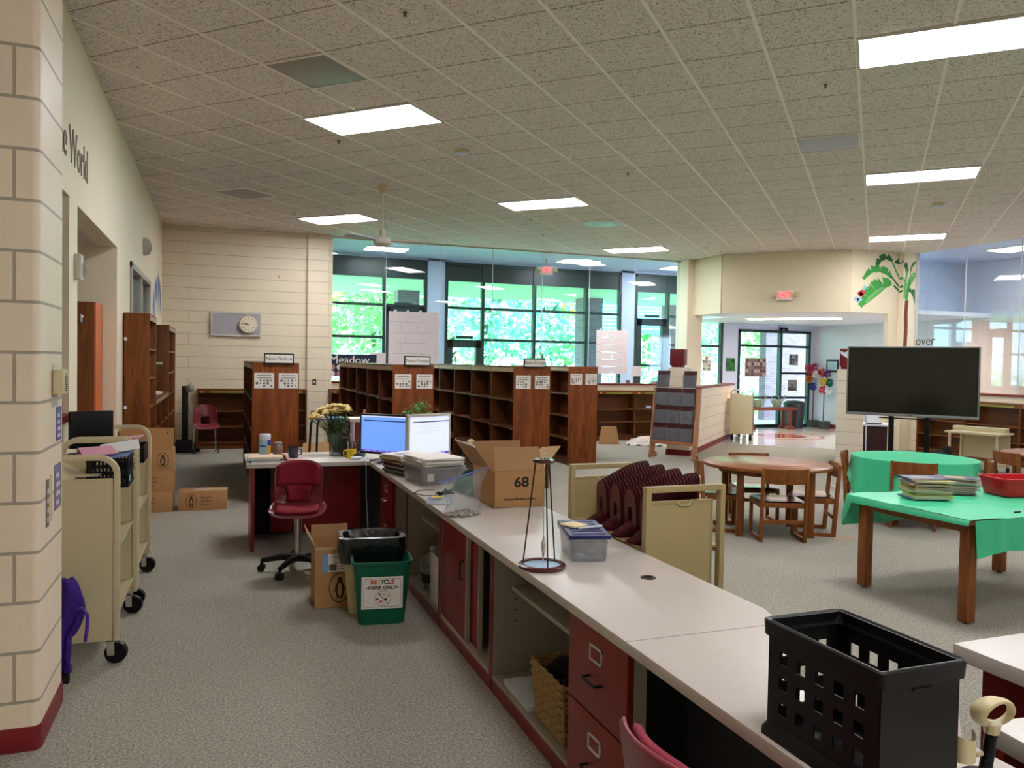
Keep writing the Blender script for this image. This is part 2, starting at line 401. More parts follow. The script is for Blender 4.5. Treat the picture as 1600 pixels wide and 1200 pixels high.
# ============================================================ SETTING
H = 3.94
B = lambda *a: M().box(*a)
struct('floor', B(-3.2, -7, -.1, 13.25, 15.45, 0), m_carpet)
# polished tile of the foyer and corridors, lying flush with the carpet beyond the diagonal header
fb = M().prism([(9.72, 14.16), (11.72, 12.2), (13.25, 12.2), (13.25, -7), (17.2, -7), (17.2, 17.7), (-3.2, 17.7), (-3.2, 15.45), (9.72, 15.45)], -.1, .004)
struct('floor', fb, m_tile)
for nm, cx, cy, r0, r1, m in (('trim_1', 12.3, 15.2, .35, .62, m_tile_red), ('trim_2', 12.3, 15.2, .9, 1.02, m_tile_red)):
    struct(nm, M().lathe([(r1, .0), (r1, .006)] if nm == 'trim_1' else [(r1, 0), (r1, .006)], 40, (cx, cy, 0)) if nm == 'trim_1' else M().ring(r0, r1, 0, .006, 48, (cx, cy, 0)), m)
struct('trim_3', B(12.2, 17.25, 0, 15.3, 17.45, .007), m_tile_dark)
struct('ceiling', B(-3.2, -7, H, 13.12, 15.42, H + .1), m_ceil)
struct('ceiling', M().box(-3.2, 15.42, H, 11.0, 17.6, H + .1).box(13.12, -7, H, 15.5, 12.9, H + .1), m_bluewhite)
struct('ceiling', M().prism([(9.8, 13.98), (11.55, 12.24), (15.4, 12.24), (15.4, 17.6), (10.95, 17.6), (10.95, 15.3), (9.8, 15.3)], 2.745, 2.83), m_white)
struct('ceiling', B(-3.2, 6.2, 2.72, -1.16, 9.1, 2.8), m_ceil)
# drop from corridor ceiling down to the foyer ceiling
struct('trim_4', B(10.9, 15.42, 2.83, 10.95, 17.5, H), m_bluewhite)
struct('trim_5', B(13.12, 12.9, 2.83, 15.4, 12.95, H), m_bluewhite)
# ceiling runners every 0.61 m along the 45 degree grid
g = M()
for i in range(-32, 24):
    xo = -.196 + .61 * i
    a = M().box(xo - .012, -12, H - .006, xo + .012, 30, H + .001)
    pts = []
    # clip line x-y = xo*sqrt2 against the room rectangle
    c = xo * 2 ** .5
    lo = max(-1.0, -6.9 + c) if True else 0
    x0 = max(-.99, -6.9 + c); x1 = min(13.05, 15.3 + c)
    if x1 - x0 < .1: continue
    y0, y1 = x0 - c, x1 - c
    n = Vector((1, -1, 0)).normalized() * .012
    g.hexa([(x0 - n.x, y0 - n.y, H - .006), (x1 - n.x, y1 - n.y, H - .006), (x1 + n.x, y1 + n.y, H - .006), (x0 + n.x, y0 + n.y, H - .006),
            (x0 - n.x, y0 - n.y, H), (x1 - n.x, y1 - n.y, H), (x1 + n.x, y1 + n.y, H), (x0 + n.x, y0 + n.y, H)])
struct('trim_6', g, m_grid)
# left wall with the slot, the alcove opening and the office window
L0, L1 = -1.16, -.99
wl = M()
wl.box(L0, 4.13, 0, L1, 5.0, H).box(L0, 5.0, 2.71, L1, 6.18, H).box(L0, 5.0, 0, L1, 6.18, 1.17)
wl.box(L0, 6.18, 0, L1, 6.51, H).box(L0, 6.51, 2.705, L1, 8.83, H).box(L0, 8.83, 0, L1, 10.0, H)
wl.box(L0, 10.0, 2.7, L1, 12.55, H).box(L0, 10.0, 0, L1, 12.55, 1.3).box(L0, 12.55, 0, L1, 15.3, H)
struct('wall_left', wl, m_wall)
struct('wall_alcove', M().box(-3.2, 8.83, 0, L0, 8.95, 2.8).box(-3.2, 6.2, 0, -3.1, 8.83, 2.8).box(-3.2, 6.1, 0, L0, 6.2, 2.8), m_wall)
struct('wall_slot_recess', M().box(-1.9, 5.0, 0, -1.82, 6.1, 2.8).box(-1.9, 4.3, 0, L0, 4.4, 2.8), m_wall)
struct('wall_sheen_panel', B(-1.12, 9.9, 1.2, -1.07, 12.6, 2.8), mat('pale_reflection', (196, 206, 200), .5, var=.03))  # pale panel added behind the office pane in place of its reflection
struct('trim_7', B(-1.2, 5.0, 1.17, -.965, 6.18, 1.215), m_red)
wf = M()
for a, b, c, d in ((10.0, 1.3, 10.07, 2.7), (12.48, 1.3, 12.55, 2.7), (10.0, 2.63, 12.55, 2.7), (10.0, 1.3, 12.55, 1.37), (11.2, 1.3, 11.26, 2.7)):
    wf.box(-1.1, a, b, -.965, c, d)
w1 = bpy.data.objects.new('window_1', None); COL.objects.link(w1); w1['kind'] = 'structure'
part('window_frame', wf, m_steel, w1, .004)
part('pane', B(-1.04, 10.05, 1.33, -1.035, 12.5, 2.66), m_glass, w1)
# foreground block column on the left, bullnosed corner
def rounded(x0, y0, x1, y1, r, corners, n=6):
    P = []
    for (cx, cy, a0, k) in ((x1, y0, -PI / 2, 'se'), (x1, y1, 0, 'ne'), (x0, y1, PI / 2, 'nw'), (x0, y0, PI, 'sw')):
        if k in corners:
            ox = cx - r if k[1] == 'e' else cx + r; oy = cy + r if k[0] == 's' else cy - r
            for i in range(n + 1):
                a = a0 + PI / 2 * i / n; P.append((ox + r * math.cos(a), oy + r * math.sin(a)))
        else: P.append((cx, cy))
    return P
struct('wall_near_left', M().prism(rounded(-3.2, 3.657, -.69, 4.13, .03, ('se',)), 0, H), m_block_col)
struct('baseboard_near_left', M().prism(rounded(-3.2, 3.651, -.684, 4.136, .033, ('se',)), 0, .1), m_rubber_red, .003)
struct('baseboard_left', B(-.99, 4.13, 0, -.98, 6.51, .1).box(-.99, 8.83, 0, -.98, 15.1, .1), m_rubber_red)
struct('wall_behind_left', B(-3.3, -7, 0, -3.2, 17.6, H), m_wall)
struct('wall_behind', B(-3.2, -7.1, 0, 15.4, -7, H), m_wall)
# clock wall and its pilaster
struct('wall_back', B(-1.1, 15.15, 0, 1.95, 15.4, H), m_block)
struct('wall_pilaster', M().prism(rounded(1.48, 15.04, 1.87, 15.4, .02, ('se', 'sw')), 0, H), m_block)
struct('baseboard_back', B(-.99, 15.13, 0, 1.48, 15.15, .1), m_rubber_red)
# half wall below the glass partition, red cap
struct('wall_half_back', B(1.87, 15.2, 0, 9.6, 15.4, 1.17), m_block)
struct('trim_8', B(1.87, 15.17, 1.17, 9.6, 15.43, 1.205), m_red, .006)
struct('wall_half_right', B(12.95, -7, 0, 13.15, 12.06, 1.17), m_block)
struct('trim_9', B(12.92, -7, 1.17, 13.18, 12.06, 1.205), m_red, .006)
# half walls that flank the foyer opening, turned 45 degrees
def diag(x, y, length, thick, z0, z1):     # starts at the near right corner, runs along (1,1)
    c = math.cos(PI / 4); d = Vector((c, c)); n = Vector((-c, c)); p = Vector((x, y))
    q = [p, p + d * length, p + d * length + n * thick, p + n * thick]
    return M().prism([tuple(v) for v in q], z0, z1)
struct('wall_foyer_left', diag(8.06, 12.28, 4.3, .2, 0, 1.19), m_block45)
struct('trim_10', diag(8.07, 12.26, 4.33, .26, 1.19, 1.225), m_red, .006)
struct('baseboard_foyer_left', diag(8.07, 12.27, 4.3, .22, 0, .1), m_rubber_red)
struct('wall_foyer_left_pillar', diag(7.86, 12.10, .35, .42, 0, 1.58), m_block45, .012)
struct('baseboard_foyer_left_pillar', diag(7.86, 12.085, .36, .44, 0, .1), m_rubber_red)
struct('wall_foyer_right', diag(9.5, 9.95, 1.9, .2, 0, 1.19), m_block45)
struct('wall_foyer_right_pillar', diag(9.46, 9.70, .35, .4, 0, 1.60), m_block45, .012)
struct('baseboard_foyer_right', diag(9.46, 9.69, .36, .42, 0, .1), m_rubber_red)
# full height columns and the drywall header of the entrance corner
struct('wall_column_left', M().prism(rounded(9.58, 14.97, 9.98, 15.42, .02, ('se', 'sw')), 0, H), m_wall)
struct('wall_column_right', M().prism(rounded(12.70, 12.08, 13.01, 12.4, .012, ('sw',)), 0, H), m_wall)
hd = M().box(9.75, 13.98, 2.72, 9.85, 15.2, H)
hd.prism([(9.75, 13.94), (11.5, 12.2), (11.57, 12.27), (9.82, 14.01)], 2.72, H)
hd.box(11.5, 12.2, 2.72, 12.44, 12.3, H).box(12.44, 12.2, 0, 12.71, 12.3, H)
struct('wall_header', hd, m_wall_hdr)
# glass partitions, butt jointed panes
def seg(y, z): pass
gl = bpy.data.objects.new('window_2', None); COL.objects.link(gl); gl['kind'] = 'structure'
xs = [1.87] + [2.99 + 1.092 * i for i in range(7)]; xs[-1] = 9.58
for a, b in zip(xs[:-1], xs[1:]):
    part('pane', B(a + .004, 15.29, 1.21, b - .004, 15.3, H - .01), m_glass_in, gl)
fr = M()
for x in xs[1:-1]: fr.box(x - .005, 15.287, 1.21, x + .005, 15.303, H - .01)
part('silicone_joint', fr, mat('silicone', (190, 200, 205), .4), gl)
part('window_frame', M().box(1.87, 15.26, H - .03, 9.58, 15.33, H), m_metal_w, gl)
gr = bpy.data.objects.new('window_3', None); COL.objects.link(gr); gr['kind'] = 'structure'
part('window_frame', M().box(13.01, 12.07, 1.205, 13.09, 12.10, H - .001), m_metal_w, gr)
ys = [12.07 - 1.092 * i for i in range(0, 14)]
fr = M()
for a, b in zip(ys[:-1], ys[1:]):
    part('pane', B(13.05, b + .004, 1.21, 13.06, a - .004, H - .01), m_glass_in, gr)
    fr.box(13.046, a - .006, 1.21, 13.064, a + .006, H - .01)
part('silicone_joint', fr, mat('silicone_right', (200, 204, 204), .4), gr)
# outer wall with three big window groups
Y0, Y1 = 17.5, 17.68
ow = M().box(-3.2, Y0, 0, 1.0, Y1, H).box(4.36, Y0, 0, 4.78, Y1, H).box(9.3, Y0, 0, 9.68, Y1, H).box(12.3, Y0, 0, 12.78, Y1, H).box(15.14, Y0, 0, 15.5, Y1, H)
ow.box(1.0, Y0, 3.89, 12.3, Y1, H).box(12.78, Y0, 2.6, 15.14, Y1, H).box(1.0, Y0, 0, 3.4, Y1, .45).box(5.72, Y0, 0, 9.3, Y1, .45).box(9.68, Y0, 0, 12.3, Y1, .45)
struct('wall_outer', ow, m_bluewhite)
def win(n, x0, x1, z0, z1, vert, hor, dark=None, doors=()):
    e = bpy.data.objects.new('window_%d' % n, None); COL.objects.link(e); e['kind'] = 'structure'
    f = M(); t = .035
    f.box(x0, 17.48, z0, x0 + .07, 17.6, z1).box(x1 - .07, 17.48, z0, x1, 17.6, z1).box(x0, 17.48, z0, x1, 17.6, z0 + .07).box(x0, 17.48, z1 - .07, x1, 17.6, z1)
    for x in vert: f.box(x - t, 17.47, z0, x + t, 17.6, z1)
    for z, a, b in hor: f.box(a, 17.485, z - .03, b, 17.59, z + .03)
    if dark: f.box(x0, 17.50, dark, x1, 17.6, z1)
    for a, b, top in doors:   # door leaf inside the grid: heavy stiles
        f.box(a, 17.47, top - .18, b, 17.6, top).box(a, 17.47, z0, a + .13, 17.6, top).box(b - .13, 17.47, z0, b, 17.6, top)
        f.box(a + .2, 17.42, top + .02, a + .6, 17.48, top + .09)
    part('window_frame', f, m_frame, e)
    part('pane', M().box(x0 + .05, 17.545, z0 + .03, x1 - .05, 17.55, (dark or z1) + .02), m_glass, e)
win(4, 1.0, 4.36, .0, 3.89, [2.0, 3.38], [(2.85, 1, 4.36), (2.13, 1, 3.38)], 3.46, [(3.4, 4.3, 2.82)])
win(5, 4.78, 9.3, .0, 3.89, [5.69, 6.98, 8.34], [(2.85, 4.78, 9.3), (2.13, 5.69, 9.3)], 3.46, [(4.84, 5.66, 2.12)])
win(6, 9.68, 12.3, .0, 3.89, [10.63, 11.5], [(2.85, 10.63, 11.5), (2.13, 10.63, 12.3), (1.6, 9.68, 10.6)], 3.44, [(9.74, 10.6, 2.78)])
win(7, 12.78, 15.14, .0, 2.6, [14.15], [(2.17, 12.8, 15.1), (1.45, 14.15, 15.1), (.79, 12.8, 15.1)])
# right side corridor: outer wall with a wide opening into a lit passage
struct('wall_corridor_right', M().box(15.3, -7, 2.72, 15.42, 12.9, H).box(15.3, 12.9, 0, 15.42, 17.5, 2.75).box(15.3, -7, 0, 15.42, 4.0, 2.72), mat('corridor_wall', (210, 213, 226), .6, var=.02, scale=2))  # wall paint carries the bluish daylight in its colour
struct('wall_passage', M().box(17.1, 3, 0, 17.2, 17.5, 2.8).box(15.42, 12.9, 0, 17.1, 13.0, 2.75), mat('passage_wall', (232, 212, 196), .6, var=.02, scale=2))
struct('ceiling', B(15.42, 3, 2.72, 17.1, 12.9, 2.8), m_white)
struct('baseboard_corridor', B(15.28, 12.9, 0, 15.3, 17.5, .11), m_rubber_red)

# ============================================================ OUTSIDE
struct('floor', B(-30, 17.68, -.3, 60, 70, -.08), m_grass).name = 'ground'
struct('trim_11', B(-3, 17.7, 3.52, 24, 22.6, 3.64), m_soffit)
struct('trim_12', B(-3, 17.68, -.08, 20, 22.4, -.02), mat('concrete_walk', (190, 186, 180), .8))
struct('wall_wing', B(15.62, 20.0, -.1, 24, 20.3, 3.5), m_brickw)
for x, y in ((4.75, 21.4), (10.1, 21.0), (13.6, 22.0)):
    solo('brick_pier', B(-.3, -.3, 0, .3, .3, 3.56), m_brickw, 'square purple brick pier holding up the porch roof outside the ' + {4.75: 'left door', 10.1: 'middle window', 13.6: 'foyer'}[x], 'pier', (x, y, -.04))
# blue metal roof beyond the third window
t = thing('metal_canopy', 'blue ribbed metal canopy outside beyond the narrow third window', 'canopy', (14.2, 25.5, 0))
rb = M().hexa([(-2, -.6, 2.7), (2, -.6, 2.7), (2, .6, 3.9), (-2, .6, 3.9), (-2, -.6, 2.8), (2, -.6, 2.8), (2, .6, 4.0), (-2, .6, 4.0)])
for i in range(9):
    rb.hexa([(-2, -.6 + .14 * i, 2.8 + .14 * i), (2, -.6 + .14 * i, 2.8 + .14 * i), (2, -.57 + .14 * i, 2.83 + .14 * i), (-2, -.57 + .14 * i, 2.83 + .14 * i), (-2, -.6 + .14 * i, 2.86 + .14 * i), (2, -.6 + .14 * i, 2.86 + .14 * i), (2, -.57 + .14 * i, 2.88 + .14 * i), (-2, -.57 + .14 * i, 2.88 + .14 * i)])
part('roof_panel', rb, mat('blue_metal', (70, 140, 190), .4), t)
for sx in (-1.9, 1.9): part('post', B(sx - .05, -.5, -.08, sx + .05, -.4, 2.8), m_frame, t)
def crown(seed, n, R, hz):
    rd = random.Random(seed); m = M()
    blobs = [(rd.uniform(-R * .6, R * .6), rd.uniform(-R * .6, R * .6), rd.uniform(-hz * .7, hz * .8), rd.uniform(.35, .6) * R) for _ in range(11)]
    for _ in range(n):
        bx, by, bz, br = rd.choice(blobs)
        d = Vector((rd.gauss(0, 1), rd.gauss(0, 1), rd.gauss(0, 1))).normalized() * br * rd.uniform(.75, 1.05)
        p = Vector((bx, by, bz)) + d
        a = Vector((rd.gauss(0, 1), rd.gauss(0, 1), rd.gauss(0, 1))).normalized(); b = a.cross(Vector((rd.gauss(0, 1), rd.gauss(0, 1), 1))).normalized()
        s = rd.uniform(.10, .2)
        m.add([p - a * s, p + b * s * .6, p + a * s, p - b * s * .6], [(0, 1, 2, 3)])
    return m
trees = []
for k in range(3):
    t = thing('leafy_tree', 'x', 'tree', (0, 0, 0))
    tk = M().tube([(0, 0, -.1), (.05, .03, 2), (-.05, .0, 4), (.1, .1, 6.5)], [.2, .16, .13, .06], 10)
    for a in range(5):
        q = a * 1.3 + k; tk.tube([(0, 0, 2.6 + a * .6), (math.cos(q) * .8, math.sin(q) * .8, 3.6 + a * .6), (math.cos(q) * 1.5, math.sin(q) * 1.5, 4.6 + a * .5)], [.07, .05, .02], 6)
    part('trunk', tk, m_bark, t)
    part('crown', crown(5 + k, 3400, 2.4, 2.8), m_leaf[k], t, loc=(0, 0, 4.3))
    trees.append(t)
spots = [(2.2, 28.5, 1), (6.0, 31, 0), (9.0, 27.5, 2), (12.5, 30.5, 2), (16.5, 28, 0), (20.0, 32, 2), (-1.5, 31, 0), (4.0, 36, 0), (10.5, 37, 0), (17, 38, 0), (24, 36, 2), (23.5, 29.5, 0), (14, 34.5, 1), (7.2, 40, 0), (0, 39, 0), (28, 33, 0)]
names = ['yellowish tree seen through the leftmost window', 'green tree behind the gap between the first two windows', 'pale tree nearest the porch outside the middle window', 'pale green tree right of centre beyond the middle window',
 'green tree seen past the right end of the middle window', 'pale tree beyond the narrow third window', 'green tree at the far left outside', 'green tree in the back row behind the yellowish tree', 'green back row tree behind the middle window', 'green back row tree behind the brick pier',
 'pale back row tree at the far right', 'green tree outside at the right behind the column', 'yellowish back row tree beyond the middle window', 'farthest green tree behind the middle window', 'farthest green tree at the left outside', 'farthest green tree at the right outside']
used = set()
for (x, y, k), nm in zip(spots, names):
    if k not in used:
        t = trees[k]; used.add(k); t.location = (x, y, 0); t.rotation_euler.z = x
    else: t = dup(trees[k], (x, y, 0), x * 1.7)
    t['label'] = nm; t['group'] = 'trees outside'
hb = crown(77, 9000, 1.0, .6)
hb.xf(Matrix.Diagonal((9.5, 1.3, 1.0, 1)))
hb2 = M(); rd = random.Random(3)
for _ in range(16000):
    p = Vector((rd.uniform(-8, 26), 25.5 + rd.gauss(0, .7), abs(rd.gauss(0, .8)))); a = Vector((rd.gauss(0, 1), rd.gauss(0, 1), rd.gauss(0, 1))).normalized(); b = a.cross(Vector((rd.gauss(0, 1), rd.gauss(0, 1), 1))).normalized(); s = rd.uniform(.06, .14)
    hb2.add([p - a * s, p + b * s * .6, p + a * s, p - b * s * .6], [(0, 1, 2, 3)])
tag(part('undergrowth', hb2, m_leaf[2]), 'low green undergrowth along the edge of the wood outside', 'shrubs', kind='stuff')

# ============================================================ CEILING FITTINGS
def gridpt(i, j):  # grid indices to world
    X, Y = -.196 + .61 * i, 6.078 + .61 * j
    return ((X + Y) / 2 ** .5, (Y - X) / 2 ** .5)
def make_light(label, group):
    t = thing('ceiling_light', label, 'ceiling light', group=group)
    f = M()
    for a, b, c, d in ((-.61, -.305, .61, -.285), (-.61, .285, .61, .305), (-.61, -.305, -.59, .305), (.59, -.305, .61, .305)): f.box(a, b, -.018, c, d, 0)
    part('frame', f, m_metal_w, t)
    part('diffuser', B(-.592, -.287, -.012, .592, .287, -.002), m_lamp, t)
    return t
lights = [(-8, 0, 'ceiling light panel nearest the lettered left wall, above the smoke detector'), (0, 0, 'large ceiling light panel cut by the top right corner of the picture'), (-14, 7, 'ceiling light panel behind the fan near the clock wall'), (-8, 7, 'ceiling light panel in the middle of the ceiling above the computer desk'),
 (0, 7, 'ceiling light panel at the upper right above the television, middle of its row'), (-8, 15, 'farthest ceiling light panel before the glass partition'), (0, 15, 'farthest ceiling light panel before the palm mural header'), (8, 0, 'ceiling light panel off to the right'), (8, 7, 'ceiling light panel at the right glass wall'),
 (0, -8, 'unseen ceiling light panel added over the counter to brighten the foreground'), (7, -9, 'ceiling light panel behind the viewer to the right'), (-14, -1, 'ceiling light panel near the left alcove'), (8, -14, 'ceiling light panel far behind the viewer')]  # panel over the counter is unseen, added to light the foreground
lt0 = None
for i, j, lb in lights:
    x, y = (gridpt(i + 1, j + .5))
    if x < -.3 or x > 12.6: continue
    if lt0 is None: lt0 = make_light(lb, 'ceiling light panels'); lt0.location = (x, y, H - .002); lt0.rotation_euler.z = -PI / 4
    else: dup(lt0, (x, y, H - .002), -PI / 4, lb)
# foyer and passage lamps
t = thing('ceiling_light', 'long warm light panel in the foyer ceiling behind the exit header', 'ceiling light', (12.35, 14.85, 2.745), -PI / 4, 'foyer light panels')
f = M()
for a, b, c, d in ((-1.05, -.305, 1.05, -.285), (-1.05, .285, 1.05, .305), (-1.05, -.305, -1.03, .305), (1.03, -.305, 1.05, .305)): f.box(a, b, -.015, c, d, 0)
part('frame', f, m_metal_w, t); part('diffuser', B(-1.03, -.287, -.01, 1.03, .287, -.002), m_lamp_warm, t)
m_lamp_b = emis('lit_passage_diffuser', (255, 236, 220), 2.0)
for x, y, lb in ((16.2, 11.3, 'passage light panel glimpsed through the right glass wall'), (16.2, 8.0, 'second passage light panel farther right')):
    t = thing('ceiling_light', lb, 'ceiling light', (x, y, 2.72), 0, 'passage light panels')
    f = M()
    for a, b, c, d in ((-.305, -.61, -.285, .61), (.285, -.61, .305, .61), (-.305, -.61, .305, -.59), (-.305, .59, .305, .61)): f.box(a, b, -.015, c, d, 0)
    part('frame', f, m_metal_w, t); part('diffuser', B(-.287, -.592, -.01, .287, .592, -.002), m_lamp_b, t)
for k, (x, lb) in enumerate(((3.2, 'flush corridor light above the left corridor door'), (7.6, 'flush corridor light above the middle window'), (10.3, 'flush corridor light next to the exit corner'))):
    t = thing('ceiling_light', lb, 'ceiling light', (x, 16.4, H), 0, 'corridor light panels')
    part('frame', B(-.45, -.3, -.015, .45, .3, 0), m_metal_w, t); part('diffuser', B(-.42, -.27, -.02, .42, .27, -.014), m_lamp, t)
m_lamp_dim = emis('lit_dim_diffuser', (255, 248, 238), 2.8)  # for panels added to lift the dark right corridor
for y, lb in ((10.6, 'flush light panel added to brighten the right corridor'), (6.5, 'second flush light panel added to brighten the right corridor')):
    t = thing('ceiling_light', lb, 'ceiling light', (14.1, y, H), 0, 'added right corridor light panels')
    part('frame', B(-.3, -.61, -.015, .3, .61, 0), m_metal_w, t); part('diffuser', B(-.28, -.59, -.02, .28, .59, -.014), m_lamp_dim, t)
# vents
m_vent = mat('perforated_vent', (150, 142, 134), .45, var=.08, scale=5); m_ventb = mat('pale_vent', (176, 176, 184), .4, var=.1, scale=4)
for x, y, m, lb in ((.715, 6.6, m_vent, 'square grey ceiling vent at the upper left'), (5.87, 6.60, m_ventb, 'square pale ceiling vent at the upper right'), (5.92, 11.83, mat('bluish_vent', (170, 182, 190), .35), 'square bluish ceiling vent between two far light panels'), (.3, 11.85, m_vent, 'square ceiling vent above the left bookshelves, hardly visible')):
    t = thing('ceiling_vent', lb, 'vent', (x, y, H - .001), PI / 4, 'ceiling vents')
    part('vent_plate', B(-.29, -.29, -.006, .29, .29, 0), m, t, .002)
    f = M()
    for a, b, c, d in ((-.3, -.3, .3, -.287), (-.3, .287, .3, .3), (-.3, -.3, -.287, .3), (.287, -.3, .3, .3)): f.box(a, b, -.010, c, d, 0)
    part('frame', f, m_grid, t)
# sprinklers
sp0 = None
for x, y, lb in ((1.13, 5.25, 'sprinkler at the top left of the ceiling'), (4.62, 5.25, 'sprinkler in a white ring near the top right light'), (1.15, 8.57, 'sprinkler beside the left light panel'), (4.61, 8.57, 'sprinkler above the middle of the ceiling, right of the smoke detector'), (8.07, 8.6, 'sprinkler in front of the palm mural header'), (4.65, 11.9, 'sprinkler beside the bluish vent'), (1.08, 13.1, 'sprinkler near the clock wall'), (8.9, 13.26, 'farthest sprinkler before the header'), (5.45, 13.3, 'sprinkler beyond the far light panel')):
    if sp0 is None:
        sp0 = thing('sprinkler', lb, 'sprinkler', (x, y, H), 0, 'ceiling sprinklers')
        part('ring', M().lathe([(.045, 0), (.045, -.004), (.03, -.01), (.02, -.004)], 20), m_metal_w, sp0)
        part('head', M().lathe([(.012, 0), (.012, -.012), (.005, -.015), (.005, -.026), (.015, -.028), (.015, -.03), (.001, -.03)], 12), mat('dull_brass', (96, 84, 70), .4, metal=.6), sp0)
    else: dup(sp0, (x, y, H), 0, lb)
sm0 = None
for x, y, lb in ((2.46, 8.42, 'round white smoke detector left of the middle light panel'), (9.38, 8.37, 'round white smoke detector at the far right above the television')):
    if sm0 is None:
        sm0 = thing('smoke_detector', lb, 'smoke detector', (x, y, H), 0, 'smoke detectors')
        part('base', M().lathe([(.085, 0), (.085, -.02), (.07, -.028)], 24), m_cream, sm0); part('cover', M().lathe([(.06, -.026), (.062, -.045), (.045, -.055), (.01, -.057)], 24), m_white, sm0)
    else: dup(sm0, (x, y, H), 0, lb)
# ceiling fan
t = thing('ceiling_fan', 'white ceiling fan on a long rod in front of the glass partition', 'fan', (2.0, 10.53, H))
part('canopy', M().lathe([(.075, 0), (.07, -.05), (.04, -.1), (.02, -.11)], 20), m_cream, t)
part('rod', M().cyl((0, 0, -.1), (0, 0, -.66), .014), m_metal_w, t)
mt = part('motor', M().lathe([(.03, -.58), (.045, -.60), (.045, -.68), (.11, -.69), (.12, -.72), (.12, -.77), (.09, -.80), (.03, -.81), (.005, -.81)], 24), m_metal_w, t)
for k, a in enumerate((.45, -.35, -2.6)):
    b = M(); b.add([(.12, -.03, .004), (.6, -.075, .004), (.63, 0, .004), (.6, .075, .004), (.12, .03, .004), (.12, -.03, -.004), (.6, -.075, -.004), (.63, 0, -.004), (.6, .075, -.004), (.12, .03, -.004)], [(0, 1, 2, 3, 4), (9, 8, 7, 6, 5), (0, 5, 6, 1), (1, 6, 7, 2), (2, 7, 8, 3), (3, 8, 9, 4), (4, 9, 5, 0)])
    b.xf(T(0, 0, -.73) @ Rz(a) @ Rx(.2)); part('blade', b, m_white if k != 1 else mat('blade_pinkish', (214, 190, 178), .5), t)
# exit signs
def exit_sign(loc, rz, label, arrow=False):
    t = thing('exit_sign', label, 'exit sign', loc, rz, 'exit signs')
    part('housing', B(-.16, -.05, -.1, .16, 0, .1), m_exitface, t, .01)
    text('lettering', 'EXIT', .17, m_exit, t, (0, -.0512, 0), UP, .0015, .72)
    for s in (-1, 1):
        part('lamp_head', M().box(s * .19 - .02, -.07, -.03, s * .19 + .02, -.02, .03).cyl((s * .155, -.04, 0), (s * .25, -.06, .02), .045, .05), m_cream, t, 0)
    return t
exit_sign((10.625, 13.055, 3.06), -PI / 4, 'lit red EXIT sign with two lamp heads on the diagonal header')
es_ = exit_sign((6.78, 16.35, 3.68), 0, 'lit red EXIT sign hanging in the corridor behind the glass partition')
part('hanger', M().box(-.02, -.035, .1, .02, -.015, .26), m_metal_w, es_)
# ============================================================ BOOKCASE RANGES
def bookcase_range(x0, y0, nb, label, bay=.91, w=.5, h=1.57, z_sh=(.10, .42, .78, 1.14), lab=True, name='bookcase', group='double sided bookcases'):
    """double sided range; local origin at the near left floor corner, running along +y"""
    t = thing(name, label, 'bookcase', (x0, y0, 0), 0, group)
    Lh = nb * bay
    for y in (0, Lh - .025): part('end_panel', B(0, y, 0, w, y + .025, h), m_wood, t, .002)
    part('top_panel', B(.0, .025, h - .025, w, Lh - .025, h - .001), m_wood_in, t)
    part('plinth', B(.02, .025, 0, w - .02, Lh - .025, .085), m_wood_in, t)
    part('back_panel', B(w / 2 - .006, .025, .085, w / 2 + .006, Lh - .025, h - .025), m_wood_in, t)
    for k in range(1, nb):
        part('divider', M().box(.003, k * bay - .012, .085, w / 2 - .006, k * bay + .012, h - .025).box(w / 2 + .006, k * bay - .012, .085, w - .003, k * bay + .012, h - .025), m_wood_in, t)
    for k in range(nb):
        a = k * bay + (.025 if k == 0 else .012); b = (k + 1) * bay - (.025 if k == nb - 1 else .012)
        for z in z_sh:
            sh = part('shelf', B(.006, a, z - .02, w / 2 - .006, b, z), m_wood_in, t, .001)
            if z != z_sh[0]: part('shelf_clip', B(.001, a, z - .018, .006, a + .12, z - .004), m_steel, sh)
        part('label_strip', B(-.002, a, h - .075, .008, b, h - .02), m_wood_lab, t)
        part('label_strip', B(w - .008, a, h - .075, w + .002, b, h - .02), m_wood_lab, t)
    part('shelf', M().box(w / 2 + .006, .025, .08, w - .006, Lh - .025, .1).box(w / 2 + .006, .025, .4, w - .006, Lh - .025, .42).box(w / 2 + .006, .025, .76, w - .006, Lh - .025, .78).box(w / 2 + .006, .025, 1.12, w - .006, Lh - .025, 1.14), m_wood_in, t)
    return t
R = [(.32, 9.17, 4, 'bookcase range nearest the clock wall, left of the computers'), (1.91, 9.28, 5, 'bookcase range right behind the two computer screens'),
     (3.47, 9.35, 5, 'bookcase range behind the numbered carton'), (5.15, 11.38, 3, 'shorter bookcase range at the right end of the row')]
for x, y, n, lb in R: bookcase_range(x, y, n, lb)
def notice(x, y, z, w, h, seed, label, group='notices pinned on bookcase ends', rz=0):
    t = thing('paper_notice', label, 'notice', (x, y, z), rz, group)
    part('sheet', B(-w / 2, -.004, -h / 2, w / 2, 0, h / 2), m_paper, t)
    rd = random.Random(seed); m = M()
    for r in range(5):
        zz = h * (.34 - .17 * r)
        if r < 2:
            m.box(-w * .38, -.006, zz - .004, w * .36, -.004, zz + .004)
        else:
            for c in range(5):
                if rd.random() < .8:
                    xx = w * (-.36 + .18 * c); s = rd.uniform(.006, .014); m.box(xx - s, -.006, zz - s, xx + s, -.004, zz + s)
    part('printed_marks', m, mat('grey_ink', (120, 112, 106), .7), t)
    part('pins', M().sph((-w * .36, -.006, h / 2 + .01), .006, 6, 4).sph((w * .36, -.006, h / 2 + .01), .006, 6, 4), m_chrome, t)
    return t
